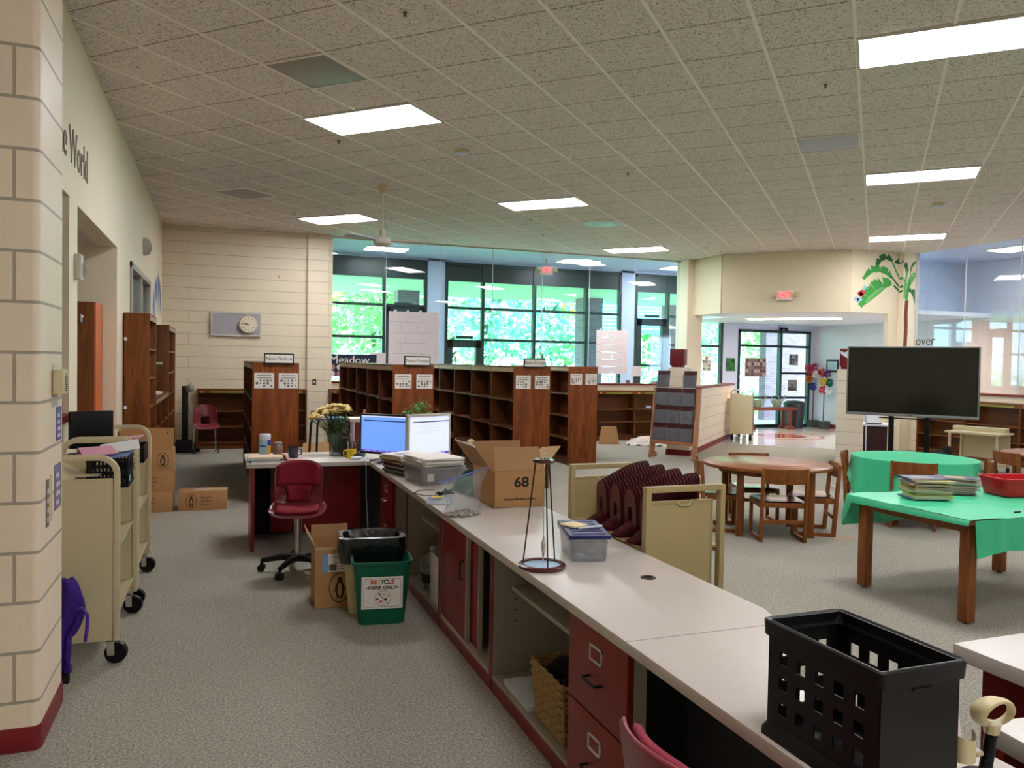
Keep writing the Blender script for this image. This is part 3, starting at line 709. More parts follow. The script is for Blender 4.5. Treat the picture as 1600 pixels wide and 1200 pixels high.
nl = ['left', 'right']; own = ['the bookcase end nearest the clock wall', 'the bookcase end behind the screens', 'the bookcase end behind the carton', 'the farthest bookcase end on the right']
for k, (x, y, n, lb) in enumerate(R):
    for s in (0, 1):
        notice(x + (.125 if s == 0 else .385), y - .001, 1.37, .2 if k else .21, .17, k * 2 + s, nl[s] + ' white notice pinned to ' + own[k])
def range_sign(x, y, label, w=.32):
    t = thing('shelf_sign', label, 'sign', (x, y, 1.57), 0, 'subject signs on bookcases')
    part('sign_frame', B(-w / 2, -.012, -.015, w / 2, .012, .105), m_blackm, t, .003)
    part('sign_card', B(-w / 2 + .014, -.014, 0, w / 2 - .014, -.012, .09), m_paper, t)
    text('lettering', 'Non-Fiction', .058, m_ink, t, (0, -.0145, .045), UP, .0006)
range_sign(.60, 9.17 - .013, 'small framed Non-Fiction sign on the bookcase nearest the clock wall')
range_sign(2.2, 9.28 - .013, 'small framed Non-Fiction sign on the bookcase behind the screens')
range_sign(3.74, 9.35 - .013, 'small framed Non-Fiction sign on the bookcase behind the carton', .3)

# ---------------------------------------------------------- low wall shelves
def low_shelf(x0, x1, yf, yb, label, nb, h=1.06, rz=None, origin=None, lab=True):
    t = thing('low_bookcase', label, 'bookcase', origin or (x0, yf, 0), rz or 0, 'low wall bookcases')
    Lw = x1 - x0; D = yb - yf; bw = Lw / nb
    for x in (0, Lw - .025): part('side_panel', B(x, 0, 0, x + .025, D, h), m_wood_low, t, .002)
    part('top_panel', B(.025, 0, h - .03, Lw - .025, D, h), m_wood_low, t, .002)
    part('back_panel', B(.025, D - .012, .08, Lw - .025, D, h - .03), m_wood_low, t)
    part('plinth', B(.025, .02, 0, Lw - .025, .04, .08), m_wood_low, t)
    part('label_rail', B(.025, -.003, h - .075, Lw - .025, .005, h - .028), m_wood_low, t)
    for k in range(nb):
        part('label_card', M().box(k * bw + .06, -.005, h - .068, k * bw + .11, -.003, h - .036), mat('orange_label', (196, 136, 60), .6), t) if lab else 0
        part('label_card', B(k * bw + bw * .25, -.005, h - .07, k * bw + bw * .9, -.003, h - .036), mat('olive_label', (128, 128, 52), .6, var=.3, scale=40), t)
    for k in range(1, nb): part('divider', B(k * bw - .012, .004, .08, k * bw + .012, D - .012, h - .03), m_wood_low, t)
    for k in range(nb):
        for z in (.11, .40, .67):
            part('shelf', B(k * bw + .025, .006, z - .02, (k + 1) * bw - .02, D - .014, z), m_wood_low, t, .001)
    return t
low_shelf(-.41, 1.47, 14.82, 15.14, 'low oak bookcase against the clock wall behind the maroon chair', 2)
low_shelf(1.9, 4.62, 14.88, 15.17, 'low oak bookcase under the glass partition just right of the pilaster', 3)
low_shelf(4.66, 9.2, 14.88, 15.17, 'low oak bookcase under the partition behind the magazine rack', 5)
# along the right half wall: front faces -x
low_shelf(0, 6.3, 0, .3, 'long low oak bookcase against the right half wall behind the television', 6, rz=-PI / 2, origin=(12.62, 11.6, 0))

# ---------------------------------------------------------- left wall shelving
def wall_unit(y0, y1, h, zs, label, name='tall_bookcase'):
    t = thing(name, label, 'bookcase', (-.975, y0, 0), 0, 'shelving on the left wall')
    D = .25; Ly = y1 - y0
    for y in (0, Ly - .025): part('side_panel', B(0, y, 0, D, y + .025, h), m_wood_red, t, .002)
    part('top_panel', B(0, .025, h - .03, D, Ly - .025, h), m_wood_red, t)
    part('back_panel', B(0, .025, .08, .01, Ly - .025, h - .03), m_wood_red, t)
    part('plinth', B(.02, .025, 0, D - .02, Ly - .025, .08), m_wood_red, t)
    part('label_strip', B(D - .004, .025, h - .075, D + .003, Ly - .025, h - .025), m_wood_lab, t)
    for z in zs: part('shelf', B(.01, .025, z - .02, D - .004, Ly - .025, z), m_wood_red, t, .001)
    return t
u1 = wall_unit(9.32, 10.2, 2.08, (.1, .42, .74, 1.06, 1.38, 1.7), 'tall oak bookcase on the left wall, end panel facing the viewer')
lu = wall_unit(10.22, 12.6, 1.12, (.1, .42, .74), 'counter-height oak shelving between the two tall bookcases', 'low_wall_bookcase')
for y in (.8, 1.6): part('divider', B(.01, y - .012, .08, .246, y + .012, 1.09), m_wood_red, lu)
u2 = wall_unit(12.62, 14.3, 2.08, (.1, .42, .74, 1.06, 1.38, 1.7), 'second tall oak bookcase farther along the left wall')
part('divider', B(.01, .84 - .012, .08, .246, .84 + .012, 2.05), m_wood_red, u2)
solo('plastic_sleeve', B(0, -.004, 0, .12, 0, .035), mat('greenish_label', (196, 200, 170), .4), 'small pale label holder on the end of the second tall bookcase', 'label holder', (-.93, 12.615, 1.5))
solo('papers', M().box(0, 0, 0, .2, .5, .02).box(.02, .1, .02, .18, .45, .03), m_paper, 'loose white papers on the counter-height oak shelving', 'papers', (-.95, 11.2, 1.121))
solo('wall_clip', B(0, -.012, 0, .03, 0, .035), m_white, 'upper white clip on the near end of the tall bookcase', 'clip', (-.975, 9.32, 1.78), group=None)
solo('wall_clip', B(0, -.012, 0, .03, 0, .035), m_white, 'lower white clip on the near end of the tall bookcase', 'clip', (-.975, 9.32, 1.05), group=None)
# wardrobe in the alcove
t = thing('wooden_cabinet', 'tall reddish wooden cabinet standing in the left alcove', 'cabinet', (-1.85, 8.35, 0))
part('body', B(0, 0, 0, .72, .45, 2.12), m_wood_red, t, .003)
part('side_trim', B(.72, 0, 0, .735, .45, 2.12), mat('orange_wood_edge', (196, 100, 46), .5), t)
part('hook', M().cyl((.62, 0, 1.98), (.62, -.04, 1.98), .012).sph((.62, -.05, 1.96), (.012, .012, .04), 8, 6), m_white, t)

# ---------------------------------------------------------- wall fittings
t = thing('wall_clock', 'round cream wall clock hanging over the right half of the grey board', 'clock', (.45, 15.095, 2.22))
part('case', M().lathe([(.155, 0), (.16, .02), (.155, .045), (.144, .046)], 36).xf(Rx(PI / 2)), m_cream, t)
part('dial', M().lathe([(.142, 0), (.142, .004)], 36).xf(T(0, -.0475, 0) @ Rx(PI / 2)), mat('clock_dial', (226, 218, 190), .5), t)
tk = M()
for k in range(12):
    a = k * PI / 6; tk.add([(math.sin(a) * .11 - .008, -.0515, math.cos(a) * .11 - .011), (math.sin(a) * .11 + .008, -.0515, math.cos(a) * .11 - .011), (math.sin(a) * .11 + .008, -.0515, math.cos(a) * .11 + .011), (math.sin(a) * .11 - .008, -.0515, math.cos(a) * .11 + .011)], [(0, 1, 2, 3)])
part('numerals', tk, mat('clock_ink', (110, 100, 84), .7), t)
def hand(L, w, ang): return M().box(-w, -.056, -.02, w, -.054, L).xf(Ry(ang))
part('hour_hand', hand(.085, .006, math.radians(-68)), m_ink, t); part('minute_hand', hand(.125, .004, math.radians(-84)), m_ink, t)
part('hub', M().cyl((0, -.05, 0), (0, -.06, 0), .008), m_ink, t)
t = thing('clock_board', 'grey framed board on the clock wall that carries the wall clock', 'board', (.245, 15.15, 2.22))
part('board', B(-.41, -.04, -.195, .41, 0, .195), mat('grey_board', (168, 164, 170), .5, var=.02), t)
f = M()
for a, b, c, d in ((-.43, -.215, .43, -.19), (-.43, .19, .43, .215), (-.43, -.19, -.405, .19), (.405, -.19, .43, .19)): f.box(a, -.05, b, c, 0, d)
part('frame', f, m_metal_w, t, .003)
def switch(x, y, z, lb, rz=0):
    t = thing('wall_switch', lb, 'switch', (x, y, z), rz); part('plate', B(-.035, -.006, -.058, .035, 0, .058), mat('bronze_plate', (92, 78, 60), .4, metal=.4), t, .002)
    part('rocker', B(-.012, -.014, -.016, .012, -.006, .016), m_white, t)
switch(1.62, 15.04, 1.19, 'bronze light switch plate on the pilaster')
switch(1.60, 15.04, .60, 'bronze outlet plate low on the pilaster beside the flowers')
solo('wall_hook', M().cyl((0, 0, 0), (0, -.03, 0), .02), m_steel, 'small grey hook high on the clock wall near the pilaster', 'hook', (.98, 15.15, 3.12))
t = thing('strobe_light', 'white strobe alarm on the left wall beside the alcove opening', 'strobe', (-.99, 6.42, 2.25), PI / 2)
part('base', B(-.05, -.045, -.09, .05, 0, .09), m_metal_w, t, .006); part('lens', M().sph((0, -.05, -.02), (.035, .03, .05), 12, 8), m_clearg, t)
t = thing('emergency_light', 'white ribbed emergency light high on the left wall above the office window', 'emergency light', (-.99, 11.64, 3.08), PI / 2)
part('base', M().lathe([(.12, 0), (.12, .04), (.09, .06)], 20).xf(Rx(PI / 2)), m_metal_w, t)
rb = M()
for k in range(5): rb.ring(.04 + .015 * k, .05 + .015 * k, .05, .10 - k * .008, 20)
part('ribs', rb.xf(Rx(PI / 2)), m_metal_w, t)
t = thing('thermostat', 'beige ribbed thermostat box on the side of the foreground block column', 'thermostat', (-.69, 3.95, 1.50), PI / 2)
part('back_plate', B(-.05, -.006, -.11, .05, 0, .075), m_paper2, t)
part('cover', B(-.065, -.045, -.055, .055, -.006, .055), m_cream, t, .005)
rb = M()
for k in range(9): rb.box(-.01, -.0465, -.04 + k * .009, .03, -.044, -.036 + k * .009)
part('vents', rb, m_blackm, t)
for k, (y, z, w, h, c, lb) in enumerate(((4.04, 1.31, .10, .15, (92, 98, 150), 'bluish photo card hanging on the column side below the thermostat'), (4.02, 1.03, .14, .2, (120, 116, 140), 'second photo card lower on the column side'), (3.88, 1.0, .03, .2, (222, 200, 150), 'narrow cream strip taped on the column side'), (3.80, .99, .05, .2, (110, 104, 106), 'dark narrow leaflet at the column corner'))):
    t = thing('photo_card', lb, 'card', (-.69, y, z), PI / 2)
    part('card', B(-w / 2, -.004, -h / 2, w / 2, 0, h / 2), flat('card_%d' % k, c), t)
    m = M(); rd = random.Random(k)
    for q in range(4): m.box(-w * .35, -.006, -h * .4 + q * h * .2, w * .3 * rd.random(), -.004, -h * .4 + q * h * .2 + h * .1)
    part('picture', m, flat('card_pic_%d' % k, (206, 200, 206)), t)
# wall lettering and painted wave on the left wall
text('wall_lettering', 'the World', .36, mat('dark_lettering', (120, 106, 92), .6), None, (-.988, 6.33, 3.06), (PI / 2, 0, PI / 2), .003, .82)
o = bpy.data.objects['wall_lettering']; tag(o, 'dark words on the left wall above the openings, reading the World', 'lettering')
pt = M(); rd = random.Random(5); pm = [M(), M()]
for k in range(26):
    y = 13.2 + rd.uniform(0, 1.6); zt = 2.95 - abs(y - 14.2) * .35 + rd.uniform(-.1, .1); zb = zt - rd.uniform(.25, .5); w_ = rd.uniform(.06, .14)
    x = -.986 + k * .0002
    pm[k % 2].add([(x, y, zt), (x, y + w_, zt - .1), (x, y + w_ * .8, zb), (x, y - w_ * .2, zb + .05)], [(0, 1, 2, 3)])
t = thing('wall_mural', 'painted blue waterfall mural on the left wall near the corner', 'mural', (0, 0, 0))
part('dark_strokes', pm[0], flat('mural_blue', (96, 128, 176)), t); part('light_strokes', pm[1], flat('mural_pale', (150, 176, 206)), t)

# ============================================================ CIRCULATION COUNTER
CX0, CX1, CZ = 1.21, 1.86, .74
t = thing('counter_top', 'long grey laminate counter top running away from the viewer', 'counter', (0, 0, 0))
poly = [(CX0, .55), (1.66, .55), (1.66, 1.40), (1.50, 1.52), (1.50, 1.76), (1.83, 2.26), (CX1, 2.35), (CX1, 6.84), (CX0, 6.84)]
part('top', M().prism(poly, CZ - .036, CZ), m_lam, t, .002)
part('joint_line', B(CX0 + .001, 2.195, CZ, 1.765, 2.199, CZ + .0006), m_lam_edge, t)
part('grommet', M().lathe([(.032, 0), (.032, .003), (.02, .004), (.018, -.002)], 20, (1.66, 2.84, CZ)), mat('bronze_grommet', (70, 58, 44), .4, metal=.5), t)
t = thing('desk', 'grey laminate desk top forming the far leg of the counter', 'counter', (0, 0, 0))
part('top', B(.2, 6.845, CZ - .036, CX1, 7.62, CZ), m_lam, t, .002)
def cabinet(y0, y1, label, panels='both', back=True, kick=True, name='base_cabinet'):
    t = thing(name, label, 'cabinet', (1.25, y0, 0), 0, 'counter base cabinets')
    w = y1 - y0; D = .55; hz = CZ - .037
    c = M().box(.004, 0, .07, D, .018, hz).box(.004, w - .018, .07, D, w, hz).box(.004, .018, .07, D, w - .018, .088)
    if back: c.box(D - .012, .018, .088, D, w - .018, hz)
    part('carcass', c, m_lam_in, t)
    for e_ in (0, w - .018): part('front_edge', B(0, e_, .07, .004, e_ + .018, hz), m_redlam, t)
    part('plinth', B(.006, 0, 0, D, w, .07), m_redlam, t)
    return t, w, D, hz
def drawer(t, y0, y1, z0, z1, m):
    d = part('drawer', B(-.018, y0, z0, .002, y1, z1), m, t, .002)
    yc = (y0 + y1) / 2; zc = z1 - (z1 - z0) * .30
    f = M().box(-.021, yc - .05, zc - .03, -.018, yc + .05, zc - .021).box(-.021, yc - .05, zc + .021, -.018, yc + .05, zc + .03).box(-.021, yc - .05, zc - .03, -.018, yc - .040, zc + .03).box(-.021, yc + .040, zc - .03, -.018, yc + .05, zc + .03)
    part('label_holder', f, m_metal_w, d)
    part('handle', M().tube([(-.018, yc - .05, zc - .09), (-.045, yc - .05, zc - .09), (-.05, yc - .04, zc - .09), (-.05, yc + .04, zc - .09), (-.045, yc + .05, zc - .09), (-.018, yc + .05, zc - .09)], .005, 8), m_blackm if m is m_redlam2 else m_steel, d)
# near drawer unit
t, w_, D, hz = cabinet(2.22, 2.68, 'brick red two-drawer cabinet beside the near knee space')
drawer(t, .004, w_ - .004, .385, hz - .004, m_redlam2); drawer(t, .004, w_ - .004, .075, .378, m_redlam2)
# open shelf unit
t, w_, D, hz = cabinet(2.69, 3.63, 'open grey cabinet with one shelf and the wicker basket')
part('shelf', B(.10, .018, .50, D - .012, w_ - .018, .52), m_lam_in, t, .001)
pg = M()
for k in range(7):
    for xx in (.12, .44): pg.cyl((xx, w_ - .0185, .18 + k * .055), (xx, w_ - .017, .18 + k * .055), .004, n=6)
part('peg_holes', pg, m_blackm, t)
# sliding door unit
t, w_, D, hz = cabinet(3.64, 4.60, 'maroon cabinet with sliding doors, one slid open')
dr = part('door', B(.008, .44, .09, .026, w_ - .02, hz - .01), m_redlam, t, .001)
part('door_edge', B(.006, .43, .09, .028, .45, hz - .01), m_lam_in, dr)
part('handle', M().tube([(.008, .50, .42), (-.012, .50, .42), (-.012, .50, .52), (.008, .50, .52)], .005, 8), m_blackm, dr)
dr = part('door', B(.032, .30, .09, .05, .75, hz - .01), m_redlam, t, .001)
part('door_edge', B(.03, .285, .09, .052, .30, hz - .01), m_lam_in, dr)
part('track', B(.004, .018, .088, .06, w_ - .018, .094), m_lam_in, t)
# jug unit
t, w_, D, hz = cabinet(4.62, 5.52, 'open grey cabinet holding the water jugs')
part('shelf', B(.10, .018, .49, D - .012, w_ - .018, .51), m_lam_in, t, .001)
# narrow open unit and drawer unit further on
t, w_, D, hz = cabinet(5.54, 5.92, 'narrow open cabinet next to the far maroon drawers')
t, w_, D, hz = cabinet(5.95, 6.42, 'far maroon drawer cabinet below the paper stacks')
drawer(t, .004, w_ - .004, .385, hz - .004, m_redlam); drawer(t, .004, w_ - .004, .075, .378, m_redlam)
solo('back_panel', B(1.30, 2.212, .05, 1.80, 2.2185, CZ - .037), m_blackm, 'black sheet put in for the shade on the cabinet side at the near knee space', 'panel')  # black sheet stands in for shade on the cabinet side
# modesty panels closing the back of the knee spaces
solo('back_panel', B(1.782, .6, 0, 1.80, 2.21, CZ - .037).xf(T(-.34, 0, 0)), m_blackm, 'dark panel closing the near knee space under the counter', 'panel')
solo('back_panel', B(1.782, 6.43, 0, 1.80, 6.80, CZ - .037), m_redlam, 'maroon panel behind the corner knee space', 'panel')
t = thing('writing_desk', 'maroon frame under the far desk leg with a tall modesty panel', 'desk', (0, 0, 0))
part('side_panel', B(.24, 6.88, 0, .265, 7.58, CZ - .037), m_redlam, t, .002)
part('modesty_panel', B(.42, 7.33, .06, 1.22, 7.345, CZ - .10), m_redlam, t, .001)
part('back_panel', B(.265, 7.56, 0, CX1 - .05, 7.58, CZ - .037), m_blackm, t)
part('black_rail', B(.265, 7.0, CZ - .06, 1.8, 7.03, CZ - .037), m_blackm, t)  # black rail along the underside of the desk top
# other desk tops at the right edge
t = thing('desk', 'grey laminate desk with a dark front, upper one at the right edge', 'desk', (2.22, 1.87, 0))
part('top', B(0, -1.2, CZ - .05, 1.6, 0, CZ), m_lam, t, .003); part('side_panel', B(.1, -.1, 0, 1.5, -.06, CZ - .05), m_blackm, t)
part('leg_panel', B(.06, -1.1, 0, .1, -.06, CZ - .05), m_redlam, t)
t = thing('desk', 'grey laminate desk corner at the lower right edge below the scanner', 'desk', (1.80, 1.42, 0), math.radians(-6))
part('top', B(0, -.7, CZ - .05, .37, 0, CZ), m_lam, t, .003); part('leg_panel', B(.03, -.62, 0, .34, -.03, CZ - .05), m_redlam, t)

# ---------------------------------------------------------- things in the cabinets
def jug(x, y, z, lb):
    t = thing('water_jug', lb, 'jug', (x, y, z), .4, 'plastic jugs')
    part('body', M().lathe([(.02, 0), (.072, .004), (.076, .02), (.076, .15), (.065, .19), (.03, .235), (.02, .25), (.02, .262)], 20), m_jug, t)
    part('handle', M().tube([(-.03, 0, .225), (-.085, 0, .21), (-.09, 0, .15), (-.07, 0, .12)], .012, 8), m_jug, t)
    part('cap', M().lathe([(.022, .262), (.022, .28), (.001, .281)], 14), m_white, t)
    part('label', M().lathe([(.0765, .05), (.0765, .11)], 20, caps=False), flat('jug_label', (40, 44, 40)), t)
    return t
jug(1.345, 5.14, .089, 'cloudy plastic water jug at the front of the open cabinet'); jug(1.47, 5.36, .089, 'second cloudy plastic jug behind the first')
t = thing('book', 'grey book on the upper shelf of the jug cabinet', 'book', (1.40, 4.66, .511)); part('cover', B(0, 0, 0, .25, .36, .03), flat('grey_cover', (110, 108, 104)), t, .002); part('pages', B(.004, -.002, .005, .246, .355, .025), m_paper, t)
solo('orange_book', B(0, 0, 0, .16, .25, .018), flat('orange_cover', (226, 132, 34)), 'bright orange book on the upper shelf of the jug cabinet', 'book', (1.37, 4.65, .542))
solo('folder', B(0, 0, 0, .01, .25, .3), m_paper, 'white folder standing on edge in the jug cabinet', 'folder', (1.27, 4.66, .089))
solo('red_tag', B(0, 0, 0, .004, .03, .12), m_redbin, 'small bright red tag beside the jug', 'tag', (1.30, 4.645, .33))
for k, (y, hh, lb) in enumerate(((3.72, .34, 'pale binder standing inside the sliding door cabinet'), (3.80, .28, 'grey binder next to the pale one inside the sliding door cabinet'))):
    solo('binder', B(0, 0, 0, .25, .05, hh), m_paper if k == 0 else flat('binder_grey', (90, 86, 80)), lb, 'binder', (1.35, y, .095), bev=.003)
# wicker basket: woven strands
t = thing('wicker_basket', 'square wicker basket with dark cloth in the open cabinet', 'basket', (1.405, 2.985, .089))
bs = M()
for r in range(15):
    z = .008 + r * .017; k = .85 + .15 * r / 14
    P = []
    n = 40
    for i in range(n):
        a = i / n * 4; s = int(a); f_ = a - s; hx, hy = .13 * k, .17 * k
        c = [(-hx, -hy), (hx, -hy), (hx, hy), (-hx, hy)]; p0, p1 = c[s], c[(s + 1) % 4]
        nx, ny = [(0, -1), (1, 0), (0, 1), (-1, 0)][s]; wv = .004 * (1 if (i + r) % 2 else -1)
        P.append((p0[0] + (p1[0] - p0[0]) * f_ + nx * wv, p0[1] + (p1[1] - p0[1]) * f_ + ny * wv, z))
    P.append(P[0]); bs.tube(P, .0075, 5, False)
part('weave', bs, m_wick, t)
bs = M()
for i in range(24):
    a = i / 24 * 4; s = int(a); f_ = a - s
    q = []
    for k in (.85, 1.0):
        c = [(-.13 * k, -.17 * k), (.13 * k, -.17 * k), (.13 * k, .17 * k), (-.13 * k, .17 * k)]; p0, p1 = c[s], c[(s + 1) % 4]
        q.append((p0[0] + (p1[0] - p0[0]) * f_, p0[1] + (p1[1] - p0[1]) * f_, 0 if k == .85 else .26))
    bs.tube(q, .005, 5)
part('stakes', bs, m_wick, t)
part('liner_cloth', M().grid(lambda u, v: ((u - .5) * .21, (v - .5) * .25, .215 + .02 * math.sin(u * 9 + v * 4) + .03 * math.cos(v * 7)), 14, 14), flat('navy_cloth', (18, 18, 30), .9), t)
part('bottom', B(-.09, -.11, 0, .09, .11, .006), m_wick, t)
solo('white_tray', M().hexa([(0, 0, 0), (.3, 0, 0), (.3, .3, 0), (0, .3, 0), (-.01, -.01, .03), (.31, -.01, .03), (.31, .31, .03), (-.01, .31, .03)]), m_white, 'flat white plastic tray under the counter beside the basket', 'tray', (1.27, 3.17, .089), bev=.003)
solo('glass_cup', M().lathe([(.025, 0), (.03, .07), (.026, .07), (.022, .005)], 16), m_clearg, 'small glass cup on the cabinet shelf by the drawers', 'cup', (1.40, 2.74, .521))
# ============================================================ CARTONS
def penguin(parent, c, s, rot, m=None):
    """oval ring with a small standing bird, printed flat; faces -y before rotation"""
    m = m or m_ink; e = M(); n = 28
    rx, rz = s * .42, s * .6
    for k in range(n):
        a, b = 2 * PI * k / n, 2 * PI * (k + 1) / n; q = .93
        e.add([(rx * math.cos(a), 0, rz * math.sin(a)), (rx * math.cos(b), 0, rz * math.sin(b)), (rx * q * math.cos(b), 0, rz * q * math.sin(b)), (rx * q * math.cos(a), 0, rz * q * math.sin(a))], [(0, 1, 2, 3)])
    P = [(-.05, .40), (.02, .44), (.08, .40), (.09, .34), (.07, .28), (.12, .20), (.17, .05), (.21, -.14), (.16, -.10), (.15, -.26), (.10, -.38), (.16, -.44), (.05, -.43), (.03, -.38), (-.04, -.38), (-.06, -.43), (-.17, -.44), (-.10, -.38), (-.15, -.26), (-.16, -.12), (-.21, -.16), (-.17, .05), (-.12, .20), (-.06, .28), (-.07, .33), (-.14, .34)]
    Q = [(.0, .22), (.06, .15), (.09, -.02), (.09, -.2), (.03, -.33), (-.03, -.33), (-.09, -.2), (-.09, -.02), (-.06, .15)]
    # black coat as a band between outline and belly
    e.add([(x * s, 0, z * s) for x, z in P], [tuple(range(len(P)))])
    o = part('emblem', e, m, parent, 0, c, rot)
    bb = M(); bb.add([(x * s, 0, z * s) for x, z in Q], [tuple(range(len(Q)))])
    part('emblem_belly', bb, m_card, o, 0, (0, -.0007, 0))
    return o
def carton(x, y, z, w, d, h, rz, label, words=True, group=None, emb=None, wx=None, ink=None, tape=True):
    t = thing('cardboard_box', label, 'box', (x, y, z), rz, group)
    part('box', B(0, 0, 0, w, d, h), m_card, t, .002)
    part('top_seam', B(0, d / 2 - .001, h, w, d / 2 + .001, h + .0006), m_inkbrown, t)
    if tape: part('tape', B(w * .3, d / 2 - .024, h + .0006, w, d / 2 + .024, h + .0012), m_paper2, t)
    mi = ink or m_inkbrown
    if emb: penguin(t, (emb, -.0012, h / 2), h * .62, (0, 0, 0), mi)
    if words:
        for k, s in enumerate(('Penguin', 'Random', 'House')): text('lettering', s, h * .17, mi, t, (wx if wx else w * .48, -.001, h * (.68 - .18 * k)), UP, .0006, align='LEFT')
    return t
G1 = 'stacked cartons by the left shelving'
carton(-.97, 8.9, 0, .50, .34, .215, 0, 'bottom carton of the stack in front of the left shelving', True, G1, None, .22)
carton(-.96, 8.895, .2155, .505, .34, .215, .01, 'second carton from the floor in the left stack', True, G1, None, .22)
carton(-.965, 8.9, .431, .50, .34, .22, -.01, 'third carton from the floor in the left stack, bird emblem showing', False, G1, .40, None, m_ink)
# top one, flap standing up
t = thing('cardboard_box', 'topmost carton of the left stack, plain sides', 'box', (-.975, 8.9, .652), .01, G1)
part('box', M().box(0, 0, 0, .5, .34, .005).box(0, 0, 0, .5, .005, .2).box(0, .335, 0, .5, .34, .2).box(0, 0, 0, .005, .34, .2).box(.495, 0, 0, .5, .34, .2), m_card, t)
part('corner_mark', M().add([(.445, -.001, .17), (.465, -.001, .17), (.455, -.001, .19)], [(0, 1, 2)]), m_ink, t)
carton(-.42, 8.92, 0, .485, .28, .20, -.03, 'single carton lying on the carpet beside the left stack', True, None, .13, .225, m_ink)
# open carton beside the bins
t = thing('cardboard_box', 'open carton with a shipping label beside the waste bins', 'box', (.575, 5.19, 0), -.03)
w, d, h = .245, .32, .40
part('box', M().box(0, 0, 0, w, d, .004).box(0, 0, 0, w, .004, h).box(0, d - .004, 0, w, d, h).box(0, 0, 0, .004, d, h).box(w - .004, 0, 0, w, d, h), m_card, t)
fl = M().hexa([(-.0, .0, h), (.004, .0, h), (.004, d, h), (0, d, h), (-.05, .0, h + .09), (-.046, .0, h + .09), (-.046, d, h + .09), (-.05, d, h + .09)])
fl.hexa([(0, d - .004, h), (w, d - .004, h), (w, d, h), (0, d, h), (0, d + .02, h + .08), (w, d + .02, h + .08), (w, d + .024, h + .08), (0, d + .024, h + .08)])
part('flap', fl, m_card_in, t)
part('tape', B(.0, -.0015, h - .02, w, -.0005, h + .001), mat('brown_tape', (190, 160, 120), .3), t)
lb_ = part('shipping_label', B(.045, -.0015, .235, .21, -.0005, .355), m_paper, t)
part('label_stripe', B(.045, -.0022, .235, .085, -.0015, .355), flat('label_blue', (120, 160, 200)), lb_)
br = M(); rd = random.Random(2); x = .09
for k in range(12): br.box(x, -.0022, .245, x + .003, -.0015, .285); x += .004
for k in range(5): br.box(.12, -.0022, .25 + .02 * k, .12 + rd.uniform(.03, .08), -.0015, .254 + .02 * k)
part('barcode', br, m_ink, lb_)
penguin(t, (.160, -.0012, .13), .165, (0, 0, 0))
# numbered carton on the counter
t = thing('cardboard_box', 'open carton marked 68 standing on the counter with its flaps up', 'box', (1.54, 4.46, CZ), 0)
w, d, h = .33, .42, .222
part('box', M().box(0, 0, 0, w, d, .004).box(0, 0, 0, w, .004, h).box(0, d - .004, 0, w, d, h).box(0, 0, 0, .004, d, h).box(w - .004, 0, 0, w, d, h), m_card, t, .001)
def flap(pts, tn=.004): # quad in space with thickness along its normal
    a, b, c = [Vector(p) for p in pts[:3]]; n = (b - a).cross(c - a).normalized() * tn
    return M().hexa([tuple(Vector(p)) for p in pts] + [tuple(Vector(p) + n) for p in pts])
part('flap', flap([(.0, .0, h), (w, .0, h), (w - .015, .09, h + .135), (.025, .09, h + .135)]), m_card_in, t, label='front flap leaning inwards')
part('flap', flap([(.0, d, h), (w, d, h), (w, d + .03, h + .14), (.0, d + .03, h + .14)]), m_card_in, t)
lf = M()
jag = [(0, d, 0), (0, 0, 0)] + [(0, k * d / 12, .15 + (.01 if k % 2 else 0)) for k in range(13)]
P = [(-.012 - p[2] * .75, p[1], h + p[2]) for p in jag]; n_ = len(P)
lf.add(P + [(p[0] - .004, p[1], p[2] + .003) for p in P], [tuple(range(n_)), tuple(range(n_, 2 * n_))[::-1]] + [(i, (i + 1) % n_, n_ + (i + 1) % n_, n_ + i) for i in range(n_)])
part('flap', lf, m_card_in, t, label='torn left flap')
part('torn_edge', M().tube([(p[0] - .002, p[1], p[2]) for p in P[2:]], .005, 5), m_paper2, t)
rf = M()
P = [(w, .05, h), (w, d - .02, h)] + [(w + .13 + .012 * (k % 2), d - .05 - k * .03, h + .10 + .004 * k) for k in range(10)]
n_ = len(P)
rf.add(P + [(p[0] + .002, p[1], p[2] - .005) for p in P], [tuple(range(n_)), tuple(range(n_, 2 * n_))[::-1]] + [(i, (i + 1) % n_, n_ + (i + 1) % n_, n_ + i) for i in range(n_)])
part('flap', rf, mat('pale_cardboard', (202, 164, 112), .8), t, label='torn right flap hanging outwards')
text('number', '68', .085, m_ink, t, (w * .53, -.0012, h * .68), UP, .0008, 1.15, bold=.025)
text('lettering', 'Penguin Random House', .021, m_ink, t, (w * .5, -.0012, h * .23), UP, .0006, 1.0, bold=.02)
# boxes on the floor among the shelves
t = thing('cardboard_box', 'brown carton behind the desk below the blue stool', 'box', (.85, 9.05, 0), .25)
part('box', B(0, 0, 0, .42, .42, .52), m_card, t, .002)
part('flap', flap([(0, 0, .52), (.42, 0, .52), (.36, .14, .66), (.06, .14, .66)]), m_card_in, t)
part('printed_marks', M().box(.10, -.001, .30, .12, 0, .34).box(.13, -.001, .30, .16, 0, .34).box(.17, -.001, .30, .19, 0, .34).box(.20, -.001, .30, .23, 0, .34), m_ink, t)
solo('cardboard_box', M().box(0, 0, 0, .42, .3, .005).hexa([(0, 0, .004), (.42, 0, .004), (.42, .01, .004), (0, .01, .004), (.06, .06, .36), (.36, .06, .36), (.36, .07, .36), (.06, .07, .36)]), m_card, 'opened brown carton leaning against the low bookcase in the far aisle', 'box', (7.15, 14.3, 0), -.35)
pw = M()
